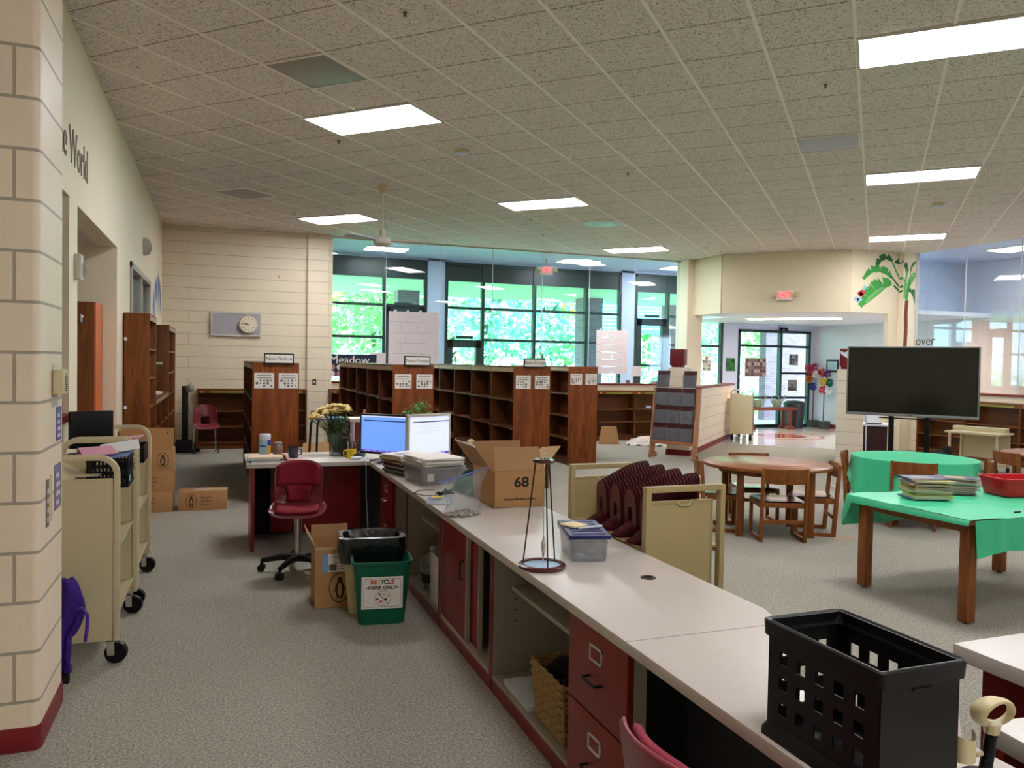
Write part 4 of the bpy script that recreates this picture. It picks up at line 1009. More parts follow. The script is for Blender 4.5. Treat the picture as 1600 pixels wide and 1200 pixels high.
pw.grid(lambda u, v: ((u - .5) * 1.0, (v - .5) * .55, max(.003, .17 * math.sin(PI * u) ** .7 * math.sin(PI * v) + .035 * math.sin(u * 31 + v * 9) * math.cos(v * 23))), 40, 24, False)
solo('plastic_wrap', pw, mat('crumpled_white_film', (220, 204, 196), .35, bump=.8, bscale=12), 'crumpled white plastic wrap heaped on the carpet in the far aisle', 'wrap', (8.15, 13.95, 0), -.5)
solo('flat_cardboard', B(0, 0, 0, .5, .3, .012), m_card, 'flattened piece of cardboard lying beside the white wrap', 'cardboard', (8.85, 14.2, 0), -.5)
solo('cardboard_scrap', M().add([(0, 0, .004), (.22, -.06, .003), (.25, .02, .006), (.03, .07, .004)], [(0, 1, 2, 3)]), mat('tan_scrap', (178, 140, 112), .8), 'small tan paper scrap on the carpet before the green tables', 'scrap', (5.42, 5.85, 0), .2)

# ============================================================ WASTE BINS
def bin_body(w0, d0, w1, d1, h, r=.05, n=6):
    def ring(w, d, z, rr): return [(x, y, z) for x, y in rounded(-w / 2, -d / 2, w / 2, d / 2, rr, ('se', 'ne', 'nw', 'sw'), n)]
    m = M(); th = .006
    m.loft([ring(w0, d0, 0, r), ring(w1, d1, h, r), ring(w1 + .02, d1 + .02, h, r + .01), ring(w1 + .02, d1 + .02, h + .018, r + .01), ring(w1 - 2 * th, d1 - 2 * th, h + .018, r - .01), ring(w0 - 2 * th, d0 - 2 * th, .01, r - .01)], True, True)
    return m
t = thing('recycling_bin', 'dark green plastic recycling bin with a white paper-only sign', 'bin', (.945, 4.87, 0), -.13)
part('body', bin_body(.28, .20, .355, .255, .372, .045), m_green, t)
def tilt(z): return -(.10 + (.0275 * z / .372)) - .0035
sg = M().hexa([(-.125, tilt(.10), .10), (.125, tilt(.10), .10), (.125, tilt(.10) + .002, .10), (-.125, tilt(.10) + .002, .10), (-.125, tilt(.30), .30), (.125, tilt(.30), .30), (.125, tilt(.30) + .002, .30), (-.125, tilt(.30) + .002, .30)])
sgn = part('sign', sg, m_paper, t)
tb = math.atan(.0275 / .372)
def on(x, z, e=.0006): return (x, tilt(z) - e, z)
rt = (PI / 2 + tb, 0, 0)
cols = [(210, 40, 60), (210, 40, 60), (226, 214, 60), (40, 36, 34), (40, 36, 34), (40, 36, 34), (210, 40, 60)]
for k, ch in enumerate('RECYCLE'):
    text('lettering', ch, .038, flat('rec_%d%d%d' % cols[k], cols[k]), sgn, on(-.060 + .0205 * k, .266), rt, .0005, bold=.03)
text('lettering', '\u2022PAPER ONLY\u2022', .029, m_ink, sgn, on(0, .231), rt, .0005, bold=.03)
bd = M()
for a in range(1):
    q = rounded(-.112, .112, .112, .288, .02, ('se', 'ne', 'nw', 'sw'), 4)
    bd.tube([on(x, z, .0004) for x, z in q] + [on(*q[0], .0004)], .0009, 4)
for k in range(36): pass
bd.tube([on(.005 + .048 * math.cos(a * PI / 16), .165 + .048 * math.sin(a * PI / 16), .0004) for a in range(33)], .0012, 4)
bd.tube([on(-.03, .20, .0004), on(.04, .131, .0004)], .0015, 4)
part('border', bd, m_ink, sgn)
for k, (x, z, c) in enumerate(((-.012, .192, (200, 130, 80)), (.012, .19, (220, 150, 110)), (.036, .178, (214, 170, 80)), (-.008, .145, (190, 60, 80)), (-.03, .16, (90, 80, 80)), (.02, .158, (60, 60, 60)))):
    part('printed_food', M().add([on(x - .009, z - .006), on(x + .009, z - .004), on(x + .008, z + .007), on(x - .006, z + .008)], [(0, 1, 2, 3)]), flat('food_%d' % k, c), sgn)
t = thing('waste_bin', 'cream plastic waste bin with a black liner behind the green one', 'bin', (.92, 5.10, 0), -.10)
part('body', bin_body(.28, .19, .37, .25, .455, .045), m_cream, t)
ln = M(); n = 64
def lr(k, z, w, d, jit):
    P = []
    for i, (x, y) in enumerate(rounded(-w / 2, -d / 2, w / 2, d / 2, .06, ('se', 'ne', 'nw', 'sw'), 15)):
        q = 1 + jit * math.sin(i * 2.3 + k) * math.cos(i * .9); P.append((x * q, y * q, z + jit * .25 * math.sin(i * 1.7)))
    return P
ln.loft([lr(0, .03, .02, .02, .0), lr(0, .04, .24, .15, .0), lr(1, .30, .30, .19, .015), lr(2, .455, .338, .215, .006), lr(3, .492, .36, .24, .006), lr(4, .490, .42, .30, .006), lr(5, .40, .425, .305, .012), lr(6, .33, .40, .285, .02)], True, False)
part('bin_liner', ln, m_liner, t)

# ============================================================ CHAIRS
def shell(w_top, w_mid, w_seat, hgt, depth, seatz, hole=None):
    """moulded plastic seat-and-back shell; faces -y (front edge at -depth)"""
    prof = [(.115, hgt), (.105, hgt - .04), (.085, hgt - .14), (.07, hgt - .24), (.065, .10), (.04, .03), (-.02, .0), (-.14, -.008), (-depth + .05, .008), (-depth + .01, -.006), (-depth, -.03)]
    W = [w_top * .78, w_top, w_top * 1.02, w_mid, w_mid, w_mid * 1.02, w_seat, w_seat, w_seat, w_seat * .96, w_seat * .9]
    nv = len(prof) - 1; nu = 12; m = M()
    def fn(u, v):
        k = min(int(v * nv), nv - 1); f = v * nv - k
        y = prof[k][0] * (1 - f) + prof[k + 1][0] * f; z = prof[k][1] * (1 - f) + prof[k + 1][1] * f; w_ = W[k] * (1 - f) + W[k + 1] * f
        s = (u - .5) * 2
        back = max(0, min(1, z / .12))
        return (s * w_ / 2, y - back * .055 * s * s, seatz + z + (1 - back) * .028 * s ** 4 - (.02 * s ** 4 if k == 0 else 0))
    NV = 30
    m.grid(fn, nu, NV, True, hole); return m, fn
def solidify(o, t=.008):
    md = o.modifiers.new('thickness', 'SOLIDIFY'); md.thickness = t; md.offset = 0
    ss = o.modifiers.new('round', 'SUBSURF'); ss.levels = 1; ss.render_levels = 1
t = thing('office_chair', 'maroon padded task chair standing before the far desk leg', 'chair', (.56, 6.2, 0), math.radians(-8) + 0)
# the chair looks at the viewer
sm_, fn = shell(.36, .36, .42, .36, .26, .475, lambda i, j: 8 <= j <= 13 and (i in (1, 2, 9, 10)) and False)
o = part('seat_shell', sm_, m_maroonp, t); solidify(o)
pad = M(); pad.grid(lambda u, v: (lambda p: (p[0] * .86, p[1] - .014, p[2] + .018))(fn(.06 + u * .88, .60 + v * .33)), 10, 8)
o = part('seat_cushion', pad, m_maroonf, t); md = o.modifiers.new('thickness', 'SOLIDIFY'); md.thickness = .03; md.offset = 0; o.modifiers.new('s', 'SUBSURF').render_levels = 2
pad = M(); pad.grid(lambda u, v: (lambda p: (p[0] * .93, p[1] - .02, p[2]))(fn(.04 + u * .92, .03 + v * .22)), 10, 6)
pad.grid(lambda u, v: (lambda p: (p[0] * (.55 - .12 * math.sin(v * PI)), p[1] - .02, p[2]))(fn(.04 + u * .92, .25 + v * .22)), 8, 6)
o = part('back_cushion', pad, m_maroonf, t); md = o.modifiers.new('thickness', 'SOLIDIFY'); md.thickness = .02; md.offset = 0
part('gas_column', M().cyl((0, -.03, .09), (0, -.03, .44), .022).cyl((0, -.03, .30), (0, -.03, .455), .03), m_chrome, t)
part('underseat_plate', B(-.09, -.13, .435, .09, .07, .46), m_blackm, t, .004)
for k in range(5):
    a = 2 * PI * k / 5 + .5; c, s = math.cos(a), math.sin(a)
    lg = M().tube([(0, -.03, .105), (c * .12, -.03 + s * .12, .11), (c * .27, -.03 + s * .27, .082)], [.032, .026, .018], 8)
    l_ = part('leg', lg, m_black, t)
    part('caster', M().cyl((c * .27 - s * .024, -.03 + s * .27 + c * .024, .028), (c * .27 + s * .024, -.03 + s * .27 - c * .024, .028), .028, n=18).cyl((c * .27, -.03 + s * .27, .05), (c * .27, -.03 + s * .27, .08), .01), m_black, l_)
def hole_back(i, j): return 8 <= j <= 14 and 4 <= i <= 7
def stack_chair(loc, rz, label):
    t = thing('stacking_chair', label, 'chair', loc, rz, 'maroon shell chairs')
    sm_, fn = shell(.36, .40, .42, .36, .36, .445, hole_back); o = part('seat_shell', sm_, m_maroonp, t); solidify(o)
    for sx in (-1, 1):
        part('leg', M().tube([(sx * .19, -.19, .0), (sx * .165, -.16, .40), (sx * .15, -.12, .425), (sx * .12, -.05, .43)], .011, 8), m_chrome, t)
        part('leg', M().tube([(sx * .19, .19, .0), (sx * .165, .10, .40), (sx * .15, .06, .425), (sx * .12, .0, .43)], .011, 8), m_chrome, t)
        part('glide', M().cyl((sx * .19, -.19, 0), (sx * .19, -.19, .02), .014).cyl((sx * .19, .19, 0), (sx * .19, .19, .02), .014), m_blackm, t)
    return t
stack_chair((-.25, 14.35, 0), .12, 'maroon plastic chair with chrome legs before the low bookcase')
t = thing('padded_chair', 'maroon chair in the near knee space, only its back top in view', 'chair', (.955, 1.465, .02), 0)
t.rotation_euler.z = math.radians(90)
sm_, fn = shell(.40, .40, .42, .375, .26, .42); o = part('seat_shell', sm_, mat('rose_shell_plastic', (138, 58, 68), .3), t); solidify(o, .012)
pad = M(); pad.grid(lambda u, v: (lambda p: (p[0] * .9, p[1] - .02, p[2] - .004))(fn(.04 + u * .92, .03 + v * .3)), 10, 6)
o = part('back_cushion', pad, mat('rose_fabric', (136, 38, 58), .85, bump=.3, bscale=300), t); md = o.modifiers.new('thickness', 'SOLIDIFY'); md.thickness = .02
part('gas_column', M().cyl((0, -.03, .05), (0, -.03, .44), .022), m_chrome, t)
for k in range(5):
    a = 2 * PI * k / 5; c, s = math.cos(a), math.sin(a)
    l_ = part('leg', M().tube([(0, -.03, .105), (c * .12, -.03 + s * .12, .11), (c * .26, -.03 + s * .26, .082)], [.03, .024, .018], 8), m_black, t)
    part('caster', M().cyl((c * .26 - s * .024, -.03 + s * .26 + c * .024, .028), (c * .26 + s * .024, -.03 + s * .26 - c * .024, .028), .028), m_black, l_)
# wooden library chairs
def wooden_chair(label, group):
    """faces -y: the back is at +y"""
    t = thing('library_chair', label, 'chair', (0, 0, 0), 0, group)
    w, d, sz, bz = .40, .38, .375, .69
    part('seat', M().grid(lambda u, v: ((u - .5) * (w + .02) * (1 - .06 * v), (v - .52) * d, sz + .004 - .010 * math.sin(PI * u) * math.sin(PI * v)), 10, 10).box(-w / 2, -d / 2 + .01, sz - .026, w / 2, d / 2 - .01, sz - .008), wood('seat_oak', (86, 42, 24), (120, 64, 38), .22, 'y') if 'seat_oak' not in bpy.data.materials else bpy.data.materials['seat_oak'], t)
    n = 10; bk = M(); rings = []
    for i in range(n + 1):
        s = i / n * 2 - 1; y = d / 2 + .045 - .035 * (1 - s * s) * -1 - .02
        rings.append([(s * w * .47, y - .009, bz - .145), (s * w * .47, y + .009, bz - .145), (s * w * .48, y + .028, bz - .004), (s * w * .48, y + .010, bz - .004)])
    bk.loft(rings, False, True); part('backrest', bk, m_wood_leg, t, .002)
    for sx in (-1, 1):
        x = sx * w / 2
        part('leg', M().hexa([(x - .014, d / 2 - .03, 0), (x + .014, d / 2 - .03, 0), (x + .014, d / 2 + .012, 0), (x - .014, d / 2 + .012, 0), (x - .014, d / 2 + .018, bz), (x + .014, d / 2 + .018, bz), (x + .014, d / 2 + .052, bz), (x - .014, d / 2 + .052, bz)]), m_wood_leg, t, .003)
        part('leg', B(x - .014, -d / 2, 0, x + .014, -d / 2 + .042, sz - .008), m_wood_leg, t, .003)
        part('runner', B(x - .0135, -d / 2 + .042, .0, x + .0135, d / 2 - .03, .036), m_wood_leg, t, .002)
        part('side_rail', B(x - .012, -d / 2 + .042, sz - .06, x + .012, d / 2 - .02, sz - .010), m_wood_leg, t, .002)
    part('stretcher', B(-w / 2 + .014, d / 2 - .022, .17, w / 2 - .014, d / 2 - .004, .205), m_wood_leg, t, .002)
    part('back_rail', B(-w / 2 + .014, d / 2 - .015, sz - .055, w / 2 - .014, d / 2 + .003, sz - .012), m_wood_leg, t, .002)
    part('front_rail', B(-w / 2 + .014, -d / 2 + .01, sz - .055, w / 2 - .014, -d / 2 + .03, sz - .010), m_wood_leg, t, .002)
    return t
chair0 = None
def place_chair(cx, cy, ang, r, label, group):
    """ang: direction from table centre to the chair"""
    global chair0
    loc = (cx + math.cos(ang) * r, cy + math.sin(ang) * r, 0); rz = ang - PI / 2
    if chair0 is None: chair0 = wooden_chair(label, group); chair0.location = loc; chair0.rotation_euler.z = rz
    else: dup(chair0, loc, rz, label, group)
def round_table(cx, cy, label, a0=math.radians(-68 + 0), h=.668, r=.61):
    t = thing('round_table', label, 'table', (cx, cy, 0), 0, 'round oak tables')
    part('tabletop', M().lathe([(r - .004, h - .03), (r, h - .026), (r, h - .003), (r - .006, h)], 72), m_wood_top, t)
    part('edge_band', M().lathe([(r - .002, h - .032), (r + .003, h - .028), (r + .003, h - .008), (r - .002, h - .006)], 72, caps=False), m_wood_leg, t)
    part('apron', M().ring(.44, .46, h - .09, h - .03, 40), m_wood_leg, t)
    for k in range(4):
        a = a0 + k * PI / 2; m = M().box(-.03, -.03, 0, .03, .03, h - .03); m.xf(T(math.cos(a) * .47, math.sin(a) * .47, 0) @ Rz(a + PI / 4)); part('leg', m, m_wood_leg, t, .004)
    return t
C1 = (5.09, 6.46)
round_table(*C1, 'bare round oak table with four chairs in the middle of the room')
fa = math.atan2(-.61, -.25)
for k, lb in enumerate(('wooden chair on the near side of the bare round table, its back to the viewer', 'wooden chair on the right side of the bare round table', 'wooden chair on the far side of the bare round table', 'wooden chair on the left side of the bare round table')):
    place_chair(*C1, (fa, math.radians(-30), math.radians(68), math.radians(155))[k], (.39, .42, .44, .44)[k], lb, 'chairs at the bare round table')
C2 = (7.0, 6.45)
round_table(*C2, 'round oak table under a green plastic cloth')
for k, lb in enumerate(('wooden chair on the near side of the green-covered round table', 'wooden chair on the right side of the green-covered round table', 'wooden chair on the far side of the green-covered round table', 'wooden chair on the left side of the green-covered round table')):
    if k == 2: continue
    place_chair(*C2, math.radians(-137) + k * PI / 2, (.42, .46, .44, .46)[k], lb, 'chairs at the green round table')
C3 = (9.15, 6.35)
round_table(*C3, 'round oak table cut by the right edge of the picture')
for k, lb in enumerate(('wooden chair on the near side of the table at the right edge', 'wooden chair at the right-edge table, left side')): place_chair(*C3, fa + (0, -PI / 2)[k] + .1, .46, lb, 'chairs at the right-edge table')
# cloth over the round table: flat top, folds hanging on two sides
rr = M()
def cloth(u, v):
    a = u * 2 * PI; h = .674
    if v < .5: r = v / .5 * .615; return (C2[0] + r * math.cos(a), C2[1] + r * math.sin(a), h + .0015)
    f = (v - .5) / .5
    toward = max(0, math.cos(a - math.radians(205))) ** .8; right_ = max(0, math.cos(a - math.radians(-40))) * .5; bk = max(0, math.cos(a - math.radians(80))) * .3
    drop = .02 + .50 * toward + .12 * right_ + .2 * bk
    fold = .03 * math.sin(a * 9) * f * toward + .015 * math.sin(a * 17 + 1) * f
    r = .622 + .05 * f * toward + fold
    return (C2[0] + r * math.cos(a), C2[1] + r * math.sin(a), h - drop * f)
rr.grid(cloth, 96, 20)
o = part('tablecloth', rr, m_cloth); tag(o, 'green plastic cloth draped over the farther round table', 'tablecloth')

# rectangular green table
t = thing('rectangular_table', 'rectangular oak table under a creased green plastic cloth', 'table', (4.40, 3.62, 0))
TL, TW, TH = 1.56, 1.02, .675
part('tabletop', B(0, 0, TH - .03, TL, TW, TH), m_wood_top, t, .003)
part('apron', M().box(.07, .05, TH - .09, TL - .07, .07, TH - .03).box(.07, TW - .07, TH - .09, TL - .07, TW - .05, TH - .03).box(.05, .07, TH - .09, .07, TW - .07, TH - .03).box(TL - .07, .07, TH - .09, TL - .05, TW - .07, TH - .03), m_wood_leg, t)
for x in (.09, TL - .09):
    for y in (.075, TW - .09): l_ = part('leg', B(x - .036, y - .036, .012, x + .036, y + .036, TH - .03), m_wood_leg, t, .004); part('glide', M().cyl((x, y, 0), (x, y, .013), .018), m_blackm, l_)
cl = M(); X0, Y0_, X1, Y1_ = 4.395, 3.61, 5.97, 4.65
def wr(x, y): return .0025 * math.sin(x * 7 + y * 3) + .002 * math.sin(y * 19 + x * 5) + .004
cl.grid(lambda u, v: (X0 + u * (X1 - X0), Y0_ + v * (Y1_ - Y0_), TH + wr(u * 3, v * 2) + .0015), 30, 20)
# short rolled edge on the left side
cl.grid(lambda u, v: (X0 - .012 * math.sin(v * PI * .5) - .004 * math.sin(u * 22), Y0_ + u * (Y1_ - Y0_), TH + .004 - v * (.035 + .02 * u)), 24, 6)
# long hanging front panel
cl.grid(lambda u, v: (X0 + .03 + u * (X1 - X0 - .03), Y0_ - .012 - .02 * v - .006 * math.sin(u * 26) * v - .004 * math.sin(u * 60), TH + .004 - v * (.235 - .03 * math.sin(u * 8) - (.0 if u < .62 else .06))), 60, 10)
# far side fall reaching low at the back left
cl.grid(lambda u, v: (X0 + .03 - .02 * math.sin(v * 3) + u * 1.5, Y1_ + .02 + .05 * v + .012 * math.sin(u * 18) * v, TH + .004 - v * (.25 - .02 * u)), 50, 10)
cl.grid(lambda u, v: (X0 + (.03 - .02 * math.sin(v * 3)) * (1 - u) - .012 * u, Y1_ + .02 + .05 * v * (1 - u) - u * .09, TH + .003 - v * (.25 * (1 - u) + .04 * u)), 8, 8)
o = part('tablecloth', cl, m_cloth); tag(o, 'creased green plastic cloth over the rectangular table', 'tablecloth')
solo('clip', B(-.03, -.01, 0, .03, .01, .008), m_blackm, 'small dark clip lying on the green rectangular table', 'clip', (4.95, 3.72, TH + .008), .3)
# magazines
rd = random.Random(11)
mc = [(72, 70, 100), (150, 148, 150), (196, 128, 88), (214, 196, 122), (190, 188, 150), (126, 116, 70), (206, 150, 100), (230, 216, 120), (226, 222, 90), (130, 150, 110), (200, 200, 190), (90, 100, 104), (70, 110, 140), (196, 178, 160), (60, 54, 60), (178, 158, 130), (110, 84, 66), (206, 206, 200), (150, 70, 56), (96, 90, 84)]
mm_ = [flat('magazine_%d' % i, c, .35) for i, c in enumerate(mc)]
def stack(x, y, z0, n, w, d, rz, who, order):
    z = z0; nm = ['bottom', 'second', 'third', 'fourth', 'fifth', 'sixth', 'seventh', 'eighth', 'ninth', 'tenth', 'eleventh', 'twelfth', 'thirteenth', 'fourteenth']
    for k in range(n):
        th = rd.uniform(.007, .013); mi = order[k % len(order)]
        lb = ('topmost magazine' if k == n - 1 else nm[k] + ' magazine from the bottom') if k else 'bottom magazine'
        t = thing('magazine', lb + ' of the ' + who, 'magazine', (x + rd.uniform(-.02, .02), y + rd.uniform(-.02, .02), z), rz + rd.uniform(-.15, .15), who + ' of magazines')
        part('cover', M().box(-w / 2, -d / 2, 0, w / 2, d / 2, .0015).box(-w / 2, -d / 2, th - .0015, w / 2, d / 2, th).box(-w / 2, -d / 2, .001, -w / 2 + .002, d / 2, th - .001), mm_[mi], t)
        part('pages', B(-w / 2 + .002, -d / 2 + .002, .0015, w / 2 - .003, d / 2 - .002, th - .0015), m_paper2, t)
        if k == n - 1: part('cover_picture', M().box(-w * .3, -d * .25, th, w * .2, d * .2, th + .0005), mm_[3] if 'back' in who else mm_[1], t)
        z += th + .0003
stack(4.80, 4.32, TH + .012, 14, .27, .215, -.35, 'front left stack', [12, 10, 8, 8, 6, 4, 4, 3, 5, 3, 2, 1, 3, 0])
stack(5.22, 4.44, TH + .012, 13, .26, .21, -.55, 'back right stack', [14, 10, 19, 16, 14, 18, 15, 13, 17, 16, 15, 17, 0])
t = thing('storage_bin', 'bright red plastic bin on the green table at the right edge', 'bin', (5.66, 4.27, TH + .012), -.2)
o_ = bin_body(.38, .24, .42, .28, .115, .03, 4); part('body', o_, m_redbin, t)

# ============================================================ BOOK TRUCKS (left, putty)
def book_truck(loc, rz, label, m, L=.92, W=.44, H_=1.09, stuff=True, group='putty book trucks'):
    t = thing('book_truck', label, 'book truck', loc, rz, group)
    w = W / 2
    for y, nm in ((0, 'near'), (L, 'far')):
        part('end_panel', B(-w + .03, y - .006, .13, w - .03, y + .006, H_ - .11), m, t)
        fr = M(); r = .09; P = [(-w + .012, y, .13), (-w + .012, y, H_ - r)] + [(-w + .012 + r * (1 - math.cos(a)), y, H_ - r + r * math.sin(a)) for a in [PI / 2 * k / 8 for k in range(1, 9)]]
        P = P + [(-x, yy, z) for x, yy, z in P[::-1]]
        hw = .018
        rings = []
        for i, p in enumerate(P):
            d_ = (Vector(P[min(i + 1, len(P) - 1)]) - Vector(P[max(i - 1, 0)])).normalized(); nn = Vector((-d_.z, 0, d_.x))
            p = Vector(p); rings.append([tuple(p + nn * .014 + Vector((0, -hw, 0))), tuple(p + nn * .014 + Vector((0, hw, 0))), tuple(p - nn * .014 + Vector((0, hw, 0))), tuple(p - nn * .014 + Vector((0, -hw, 0)))])
        fr.loft(rings, False, True); part('end_frame', fr, m, t, .003)
    for z in (.17, .53, .86):
        for s in (-1, 1):
            part('shelf', M().hexa([(s * .004, .01, z), (s * (w - .02), .01, z + .045), (s * (w - .02), L - .01, z + .045), (s * .004, L - .01, z), (s * .004, .01, z + .008), (s * (w - .02), .01, z + .053), (s * (w - .02), L - .01, z + .053), (s * .004, L - .01, z + .008)]), m, t)
        part('centre_divider', B(-.004, .01, z, .004, L - .01, z + (.12 if z > .8 else .2)), m, t)
    for sx in (-1, 1):
        for y in (.0, L):
            xx = sx * (w - .035); yy = y + (.03 if y < .1 else -.03)
            c = part('caster', M().cyl((xx + .015, yy - .016, .055), (xx + .021, yy + .016, .055), .055, n=28), m_black, t)
            part('fork', M().hexa([(xx - .022, yy - .024, .045), (xx + .012, yy - .024, .045), (xx + .012, yy - .019, .045), (xx - .022, yy - .019, .045), (xx - .028, yy - .024, .125), (xx + .01, yy - .024, .125), (xx + .01, yy - .019, .125), (xx - .028, yy - .019, .125)]).box(xx - .03, yy - .024, .12, xx + .018, yy + .024, .131), m_chrome, c)
    return t
book_truck((-.715, 4.56, 0), 0, 'putty metal book truck nearest the foreground column', m_truckL)
book_truck((-.715, 5.58, 0), 0, 'second putty metal book truck behind the first', m_truckL)
# things on the trucks
t = thing('plastic_basket', 'black slatted basket of folders on the nearer book truck', 'basket', (-.575, 4.87, .905), 0)
bk = M().box(-.10, -.14, 0, .10, .14, .006)
for k in range(15): bk.box(-.1, -.14 + k * .0193, 0, -.096, -.13 + k * .0193, .15).box(.096, -.14 + k * .0193, 0, .1, -.13 + k * .0193, .15)
for k in range(11): bk.box(-.1 + k * .019, -.14, 0, -.09 + k * .019, -.136, .15).box(-.1 + k * .019, .136, 0, -.09 + k * .019, .14, .15)
for z in (0, .07, .14): bk.box(-.104, -.144, z, .104, -.138, z + .02).box(-.104, .138, z, .104, .144, z + .02).box(-.104, -.14, z, -.098, .14, z + .02).box(.098, -.14, z, .104, .14, z + .02)
part('basket_body', bk, m_black, t)
part('note_strip', M().box(.105, -.12, .03, .107, -.09, .06).box(.105, -.08, .03, .107, -.05, .06), flat('aqua_note', (120, 180, 170)), t)
for k, (c, dx, dy, ry, rz_, lb) in enumerate((((238, 196, 140), -.07, -.06, .04, .5, 'peach card lowest among the sheets on the black basket'), ((110, 128, 180), .03, .0, .10, -.15, 'blue folder lying over the black basket'), ((214, 150, 176), -.05, -.02, .04, .3, 'pink folder lying over the black basket'), ((228, 228, 230), .05, .06, .14, .1, 'white papers sticking out over the black basket'))):
    w_, d_ = ((.12, .14), (.20, .27), (.17, .20), (.20, .24))[k]
    solo('folder', M().hexa([(-w_ / 2, -d_ / 2, 0), (w_ / 2, -d_ / 2, 0), (w_ / 2, d_ / 2, 0), (-w_ / 2, d_ / 2, 0), (-w_ / 2, -d_ / 2, .004), (w_ / 2, -d_ / 2, .004), (w_ / 2, d_ / 2, .004), (-w_ / 2, d_ / 2, .004)]), flat('folder_%d' % k, c), lb, 'folder', (-.585 + dx, 4.87 + dy, 1.068 + .012 * k), rot=(.12, -ry, rz_))
solo('putty_book_support', M().add([(0, 0, 0), (.14, 0, 0), (.14, .3, 0), (0, .3, 0), (-.12, 0, .07), (-.12, .3, .07)], [(0, 1, 2, 3), (0, 3, 5, 4)]), m_truckL, 'loose putty metal shelf piece on the nearer book truck', 'shelf piece', (-.74, 4.62, .985))
t = thing('magazine', 'orange covered magazine on the middle shelf of the nearer truck', 'magazine', (-.60, 4.82, .573), .1, rot=(0, math.radians(-12), .1))
part('cover', B(-.07, -.1, 0, .07, .1, .008), flat('orange_mag', (206, 122, 60)), t); part('cover_picture', B(-.05, -.08, .008, .03, .02, .009), flat('mag_dark', (60, 50, 70)), t)
solo('magazine', B(-.07, -.08, 0, .07, .08, .006), flat('grey_mag', (140, 138, 150)), 'grey leaflet under the orange magazine on the truck', 'magazine', (-.60, 4.72, .568), rot=(0, math.radians(-12), .0))
t = thing('plastic_basket', 'black basket with maroon and pink books on the second book truck', 'basket', (-.585, 5.95, .905), 0)
part('basket_body', M().box(-.1, -.16, 0, .1, .16, .01).box(-.1, -.16, 0, -.094, .16, .11).box(.094, -.16, 0, .1, .16, .11).box(-.1, -.16, 0, .1, -.154, .11).box(-.1, .154, 0, .1, .16, .11), m_black, t)
solo('book', B(-.08, -.11, 0, .08, .11, .03), flat('maroon_book', (120, 22, 40)), 'maroon book lying on the basket of the second truck', 'book', (-.60, 5.93, 1.02), rot=(.0, -.1, .1))
solo('book', B(-.075, -.1, 0, .075, .1, .012), flat('pink_book', (206, 150, 160)), 'pink book on top of the maroon one', 'book', (-.59, 5.95, 1.053), rot=(.0, -.1, -.1))
solo('twine_bundle', M().tube([(math.sin(k * 2.1) * .05, math.cos(k * 1.3) * .05, .01 + .003 * k) for k in range(22)], .004, 5), flat('grey_twine', (150, 130, 126)), 'tangled string hanging on the nearer truck', 'string', (-.535, 5.28, .92))
t = thing('monitor', 'black computer monitor standing on the second book truck', 'monitor', (-.83, 6.02, .94), .5)
part('housing', B(-.14, -.02, .05, .14, .02, .30), m_black, t, .008); part('back_cover', B(-.1, .02, .08, .1, .05, .26), m_blackm, t, .01)
part('stand', M().box(-.03, .0, .0, .03, .03, .12).box(-.11, -.07, 0, .11, .09, .012), m_black, t)
solo('keyboard', B(-.15, -.05, 0, .15, .05, .018), m_black, 'black keyboard lying before the monitor on the second truck', 'keyboard', (-.79, 5.83, .955), .4, bev=.004)
# purple bag
t = thing('cloth_bag', 'purple cloth bag with a strap hanging beside the foreground column', 'bag', (-.765, 4.36, 0))
def bagf(u, v):
    z = .52 - v * .46; w = (.03 + .08 * math.sin(min(1, v * 1.6) * PI) ** .8 + .02) if v < .62 else .04 + .01 * math.sin(u * 9)
    return ((u - .3) * w * 1.05 + .035, .02 * math.sin(u * 7 + v * 5), z)
o = part('bag_body', M().grid(bagf, 12, 24), m_purple, t); md = o.modifiers.new('thickness', 'SOLIDIFY'); md.thickness = .03; md.offset = 0
part('strap', M().tube([(.09, .0, .36), (.125, 0, .37), (.15, 0, .33), (.148, 0, .26), (.14, 0, .20)], .009, 6), mat('purple_strap', (84, 34, 160), .5), t)
part('clasp', B(.03, -.01, .0, .07, .02, .05), m_blackm, t, .004)

# ============================================================ BIG KHAKI TRUCK WITH BOOKENDS
BX, BY, BH = 1.90, 3.30, 1.035; BW, BL = .445, .86
t = thing('book_truck', 'khaki metal book truck of bookends standing against the counter', 'book truck', (BX, BY, 0))
for y in (0, BL):
    fr = M().box(0, y - .02, .12, .028, y + .02, BH).box(BW - .028, y - .02, .12, BW, y + .02, BH).box(.028, y - .02, BH - .028, BW - .028, y + .02, BH)
    part('end_frame', fr, m_truckR, t, .003)
    part('end_panel', B(.028, y - .008, .12, BW - .07, y + .008, BH - .075), m_truckR, t, .001)
    part('end_lip', M().box(.028, y - .012, BH - .085, BW - .07, y + .012, BH - .072).box(BW - .075, y - .012, .12, BW - .066, y + .012, BH - .072), m_truckR, t)
    part('label_holder', M().tube([(.17, y - .010, BH - .075), (.19, y - .016, BH - .095), (.235, y - .016, BH - .095), (.255, y - .010, BH - .075)], .004, 5), m_truckL, t)
for z in (.72, .40, .15): part('shelf', M().box(.02, .01, z, BW - .02, BL - .01, z + .012).box(.0, .01, z - .03, .014, BL - .01, z + .012).box(BW - .014, .01, z - .03, BW, BL - .01, z + .012), m_truckR, t)
part('centre_bar', B(.30, .01, BH - .09, .31, BL - .01, BH - .08), m_truckR, t)
for x in (.05, BW - .05):
    for y in (0, BL):
        c = part('caster', M().cyl((x - .014, y, .055), (x + .014, y, .055), .055, n=20), m_black, t); part('fork', M().box(x - .024, y - .014, .05, x - .018, y + .014, .13).box(x + .018, y - .014, .05, x + .024, y + .014, .13), m_chrome, c)
